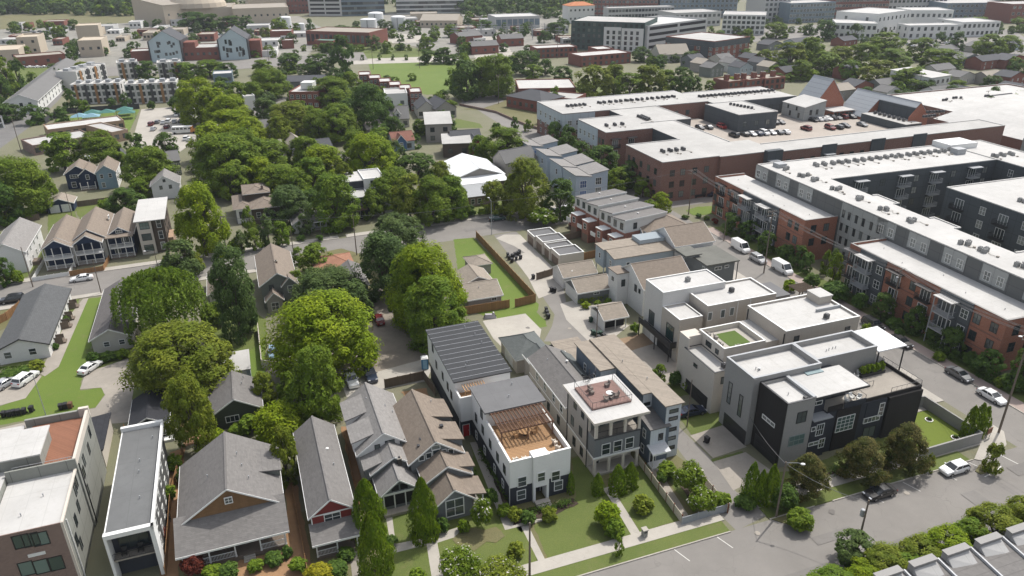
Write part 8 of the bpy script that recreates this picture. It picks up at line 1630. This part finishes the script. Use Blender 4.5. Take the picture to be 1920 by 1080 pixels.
# ---- poles and wires
T = {}
def pl(key, *a, **k): T[key], _ = pole(*a, **k)
pl('a', 1455, 970, 866, 'wooden street pole with a cobra head lamp before the dark modern block', 0, lamp=-20, r=.15)
pl('b', 1606, 1032, 938, 'wooden pole with a transformer can rising from the verge trees', 0, transf=True, r=.15)
pl('c', 1872, 812, 622, 'tall wooden pole with two crossarms by the near end of the brick flats', 2, lamp=200, r=.18, ang=20)
pl('d', 993, 1092, 980, 'bare grey pole in front of the white pergola deck house', 0, r=.16)
pl('e', 1432, 512, 395, 'tall pole with crossarms before the farther brick flats', 2, r=.16, transf=True); pl('f', 1291, 402, 318, 'tall pole with white insulators at the crossing', 2, r=.16); pl('g', 1667, 603, 505, 'tall pole before the nearer brick flats', 1, r=.16, transf=True)
pl('h', 922, 440, 376, 'grey lamp pole at the mouth of the alley', 0, lamp=110, metal=True, r=.1); pl('i', 669, 478, 402, 'dark wooden pole on the cross street by the grey green trees', 0, r=.14); pl('j', 553, 492, 428, 'slim dark pole near the small white cottage', 0, r=.12); pl('k', 427, 484, 405, 'thick pale pole by the yellow green tree', 1, r=.2, transf=True)
pl('l', 190, 550, 487, 'dark leaning pole on the cross street verge behind the white sedan', 0, r=.12); pl('m', 62, 538, 463, 'brown pole left of the picket fence', 0, r=.13); pl('n', 298, 510, 470, 'lamp pole by the white roofed tower house', 0, lamp=200, r=.1); pl('o', 86, 778, 705, 'black garden lamp post on the bright lawn', 0, lamp=200, metal=True, r=.07)
pl('p', 762, 400, 345, 'pole among street trees left of the white metal roofed hall', 1, r=.14); pl('q', 984, 408, 340, 'pole among the olive trees', 1, r=.14); pl('r', 40, 285, 215, 'tall pole at the upper left road', 1, r=.15); pl('s', 1357, 452, 408, 'pale short pole at the brick paving', 0, r=.12); pl('t', 1118, 640, 570, 'thin pole beside the carport', 0, r=.12); pl('u', 1288, 800, 712, 'thin brown pole on the lawn behind the tall tan roofed house', 0, r=.1); pl('v', 135, 405, 360, 'thin pole beside the navy garage', 0, r=.1); pl('w', 415, 720, 640, 'dark pole under the big olive tree', 0, r=.12); pl('x', 1690, 590, 540, 'second thin pole before the nearer brick flats', 0, r=.1, metal=True)
for u, v, vt in ((860, 118, 60), (700, 130, 85), (787, 128, 75), (1045, 110, 60), (1245, 128, 100), (1620, 175, 130), (1720, 178, 140), (1845, 205, 170), (150, 235, 205), (935, 195, 140), (300, 85, 60), (505, 120, 85)): pole(u, v, vt, None, 1, r=.15)
def run(a, c, n, sag, lab):
    for i in range(n):
        p, q = T[a][min(i, len(T[a])-1)], T[c][min(i, len(T[c])-1)]
        wire(p, q, sag+.1*i, '%s %s' % (['upper', 'second', 'third', 'fourth', 'fifth', 'sixth'][i], lab))
run('c', 'g', 4, .8, 'wire from the corner pole to the pole before the brick flats'); run('g', 'e', 4, .8, 'wire between the two poles before the brick flats'); run('e', 'f', 4, .9, 'wire from the tall pole to the crossing pole')
far_p = P(2140, 1010, 0); far_p.z = 12
for i in range(3): wire(T['c'][i], far_p+Vector((i*.7, 0, 0)), .8, '%s wire leaving the frame from the corner pole' % ['left', 'middle', 'right'][i])
wire(T['a'][0], DH.world(.2, -5.4, 5.2), .5, 'thin wire from the lamp pole to the dark modern block'); wire(T['a'][0], T['b'][0], .6, 'wire from the lamp pole over the street to the verge pole'); wire(T['f'][0], T['h'][0], 1.0, 'wire from the crossing pole to the alley lamp'); wire(T['h'][0], T['i'][0], 1.0, 'wire from the alley lamp along the cross street'); wire(T['i'][0], T['k'][0], 1.0, 'wire along the cross street to the thick pale pole')
# ---- town house roofs in the near right corner
A_ = R(19.7); T0 = P(1833, 1015, 9.0); T0.z = 0; dx_ = Vector((math.cos(A_), math.sin(A_), 0)); dy_ = Vector((-math.sin(A_), math.cos(A_), 0)); RFL = M('pale roof cricket', (.36, .355, .345), 'roofing')
for i in range(-4, 4):
    q = T0+dx_*(4.75*i)-dy_*11.4
    b = Bld('town_house', None, 'town house', q, A_, 'corner town houses with parapet blocks'); u, v, _ = proj(b.world(2, 11.4, 9)); later(b.e, 'dark roofed corner town house', u, v)
    b.box('wall', -.6, 4.13, 0, 11.6, 0, 7.5, BRICKD); b.shed(-.6, 4.13, 0, 11.6, 6.6, 7.9, 'y', .0, None, SHG, th=.2)
    b.box('parapet_block', 0, 3.2, 11.0, 11.7, 7.6, 8.95, STUG); b.box('coping', -.08, 3.28, 10.92, 11.78, 8.952, 9.04, STUG); b.mb('cricket').hexa([(0, 9.3, 7.3), (3.2, 9.3, 7.3), (3.2, 10.99, 7.3), (0, 10.99, 7.3), (0, 10.9, 8.6), (3.2, 9.5, 7.75), (3.2, 10.98, 8.6), (0, 10.98, 8.6)], RFL)
    b.mb('party_wall').hexa([(3.95, 0, 6.5), (4.13, 0, 6.5), (4.13, 11.5, 6.5), (3.95, 11.5, 6.5), (3.95, 0, 7.1), (4.13, 0, 7.1), (4.13, 11.5, 8.4), (3.95, 11.5, 8.4)], SEAMS); b.done()
    if i == 0: landmark('the corner town houses', u, v)
# ================================================================== LIGHT AND AIR
settle()
SUNAZ, SUNEL = R(48), R(57)
w = bpy.data.worlds.new('World'); SC.world = w; w.use_nodes = True; nt = w.node_tree
sk = nt.nodes.new('ShaderNodeTexSky'); sk.sky_type = 'NISHITA'; sk.sun_disc = False; sk.sun_elevation = SUNEL; sk.sun_rotation = R(90)-SUNAZ
sk.air_density = 1.0; sk.dust_density = 3; sk.ozone_density = 1.0
bg = nt.nodes['Background']; hs = nt.nodes.new('ShaderNodeHueSaturation'); hs.inputs['Saturation'].default_value = .42; nt.links.new(sk.outputs[0], hs.inputs['Color']); nt.links.new(hs.outputs[0], bg.inputs[0]); bg.inputs[1].default_value = .15
sl = bpy.data.lights.new('sun', 'SUN'); sl.energy = 2.9; sl.angle = R(.6); sl.color = (1, .96, .90)
so = bpy.data.objects.new('sun', sl); COL.objects.link(so)
d = Vector((math.cos(SUNEL)*math.cos(SUNAZ), math.cos(SUNEL)*math.sin(SUNAZ), math.sin(SUNEL)))
so.rotation_euler = d.to_track_quat('Z', 'Y').to_euler(); so.location = (0, 0, 300)
SC.view_settings.view_transform = 'Standard'; SC.view_settings.look = 'None'; SC.view_settings.exposure = .5; SC.view_settings.gamma = 1

hz = MB(); hz.box(-2600, 2600, -150, 4600, -1, 90, M('unused', (.5, .5, .5)))
o = hz.build('haze'); o['kind'] = 'stuff'; mt = bpy.data.materials.new('haze'); mt.use_nodes = True; nt = mt.node_tree; nt.nodes.remove(nt.nodes['Principled BSDF'])
pv = nt.nodes.new('ShaderNodeVolumePrincipled'); pv.inputs['Density'].default_value = .00009; pv.inputs['Color'].default_value = (.86, .91, 1, 1); pv.inputs['Anisotropy'].default_value = .2
nt.links.new(pv.outputs[0], nt.nodes['Material Output'].inputs['Volume']); o.data.materials.clear(); o.data.materials.append(mt)
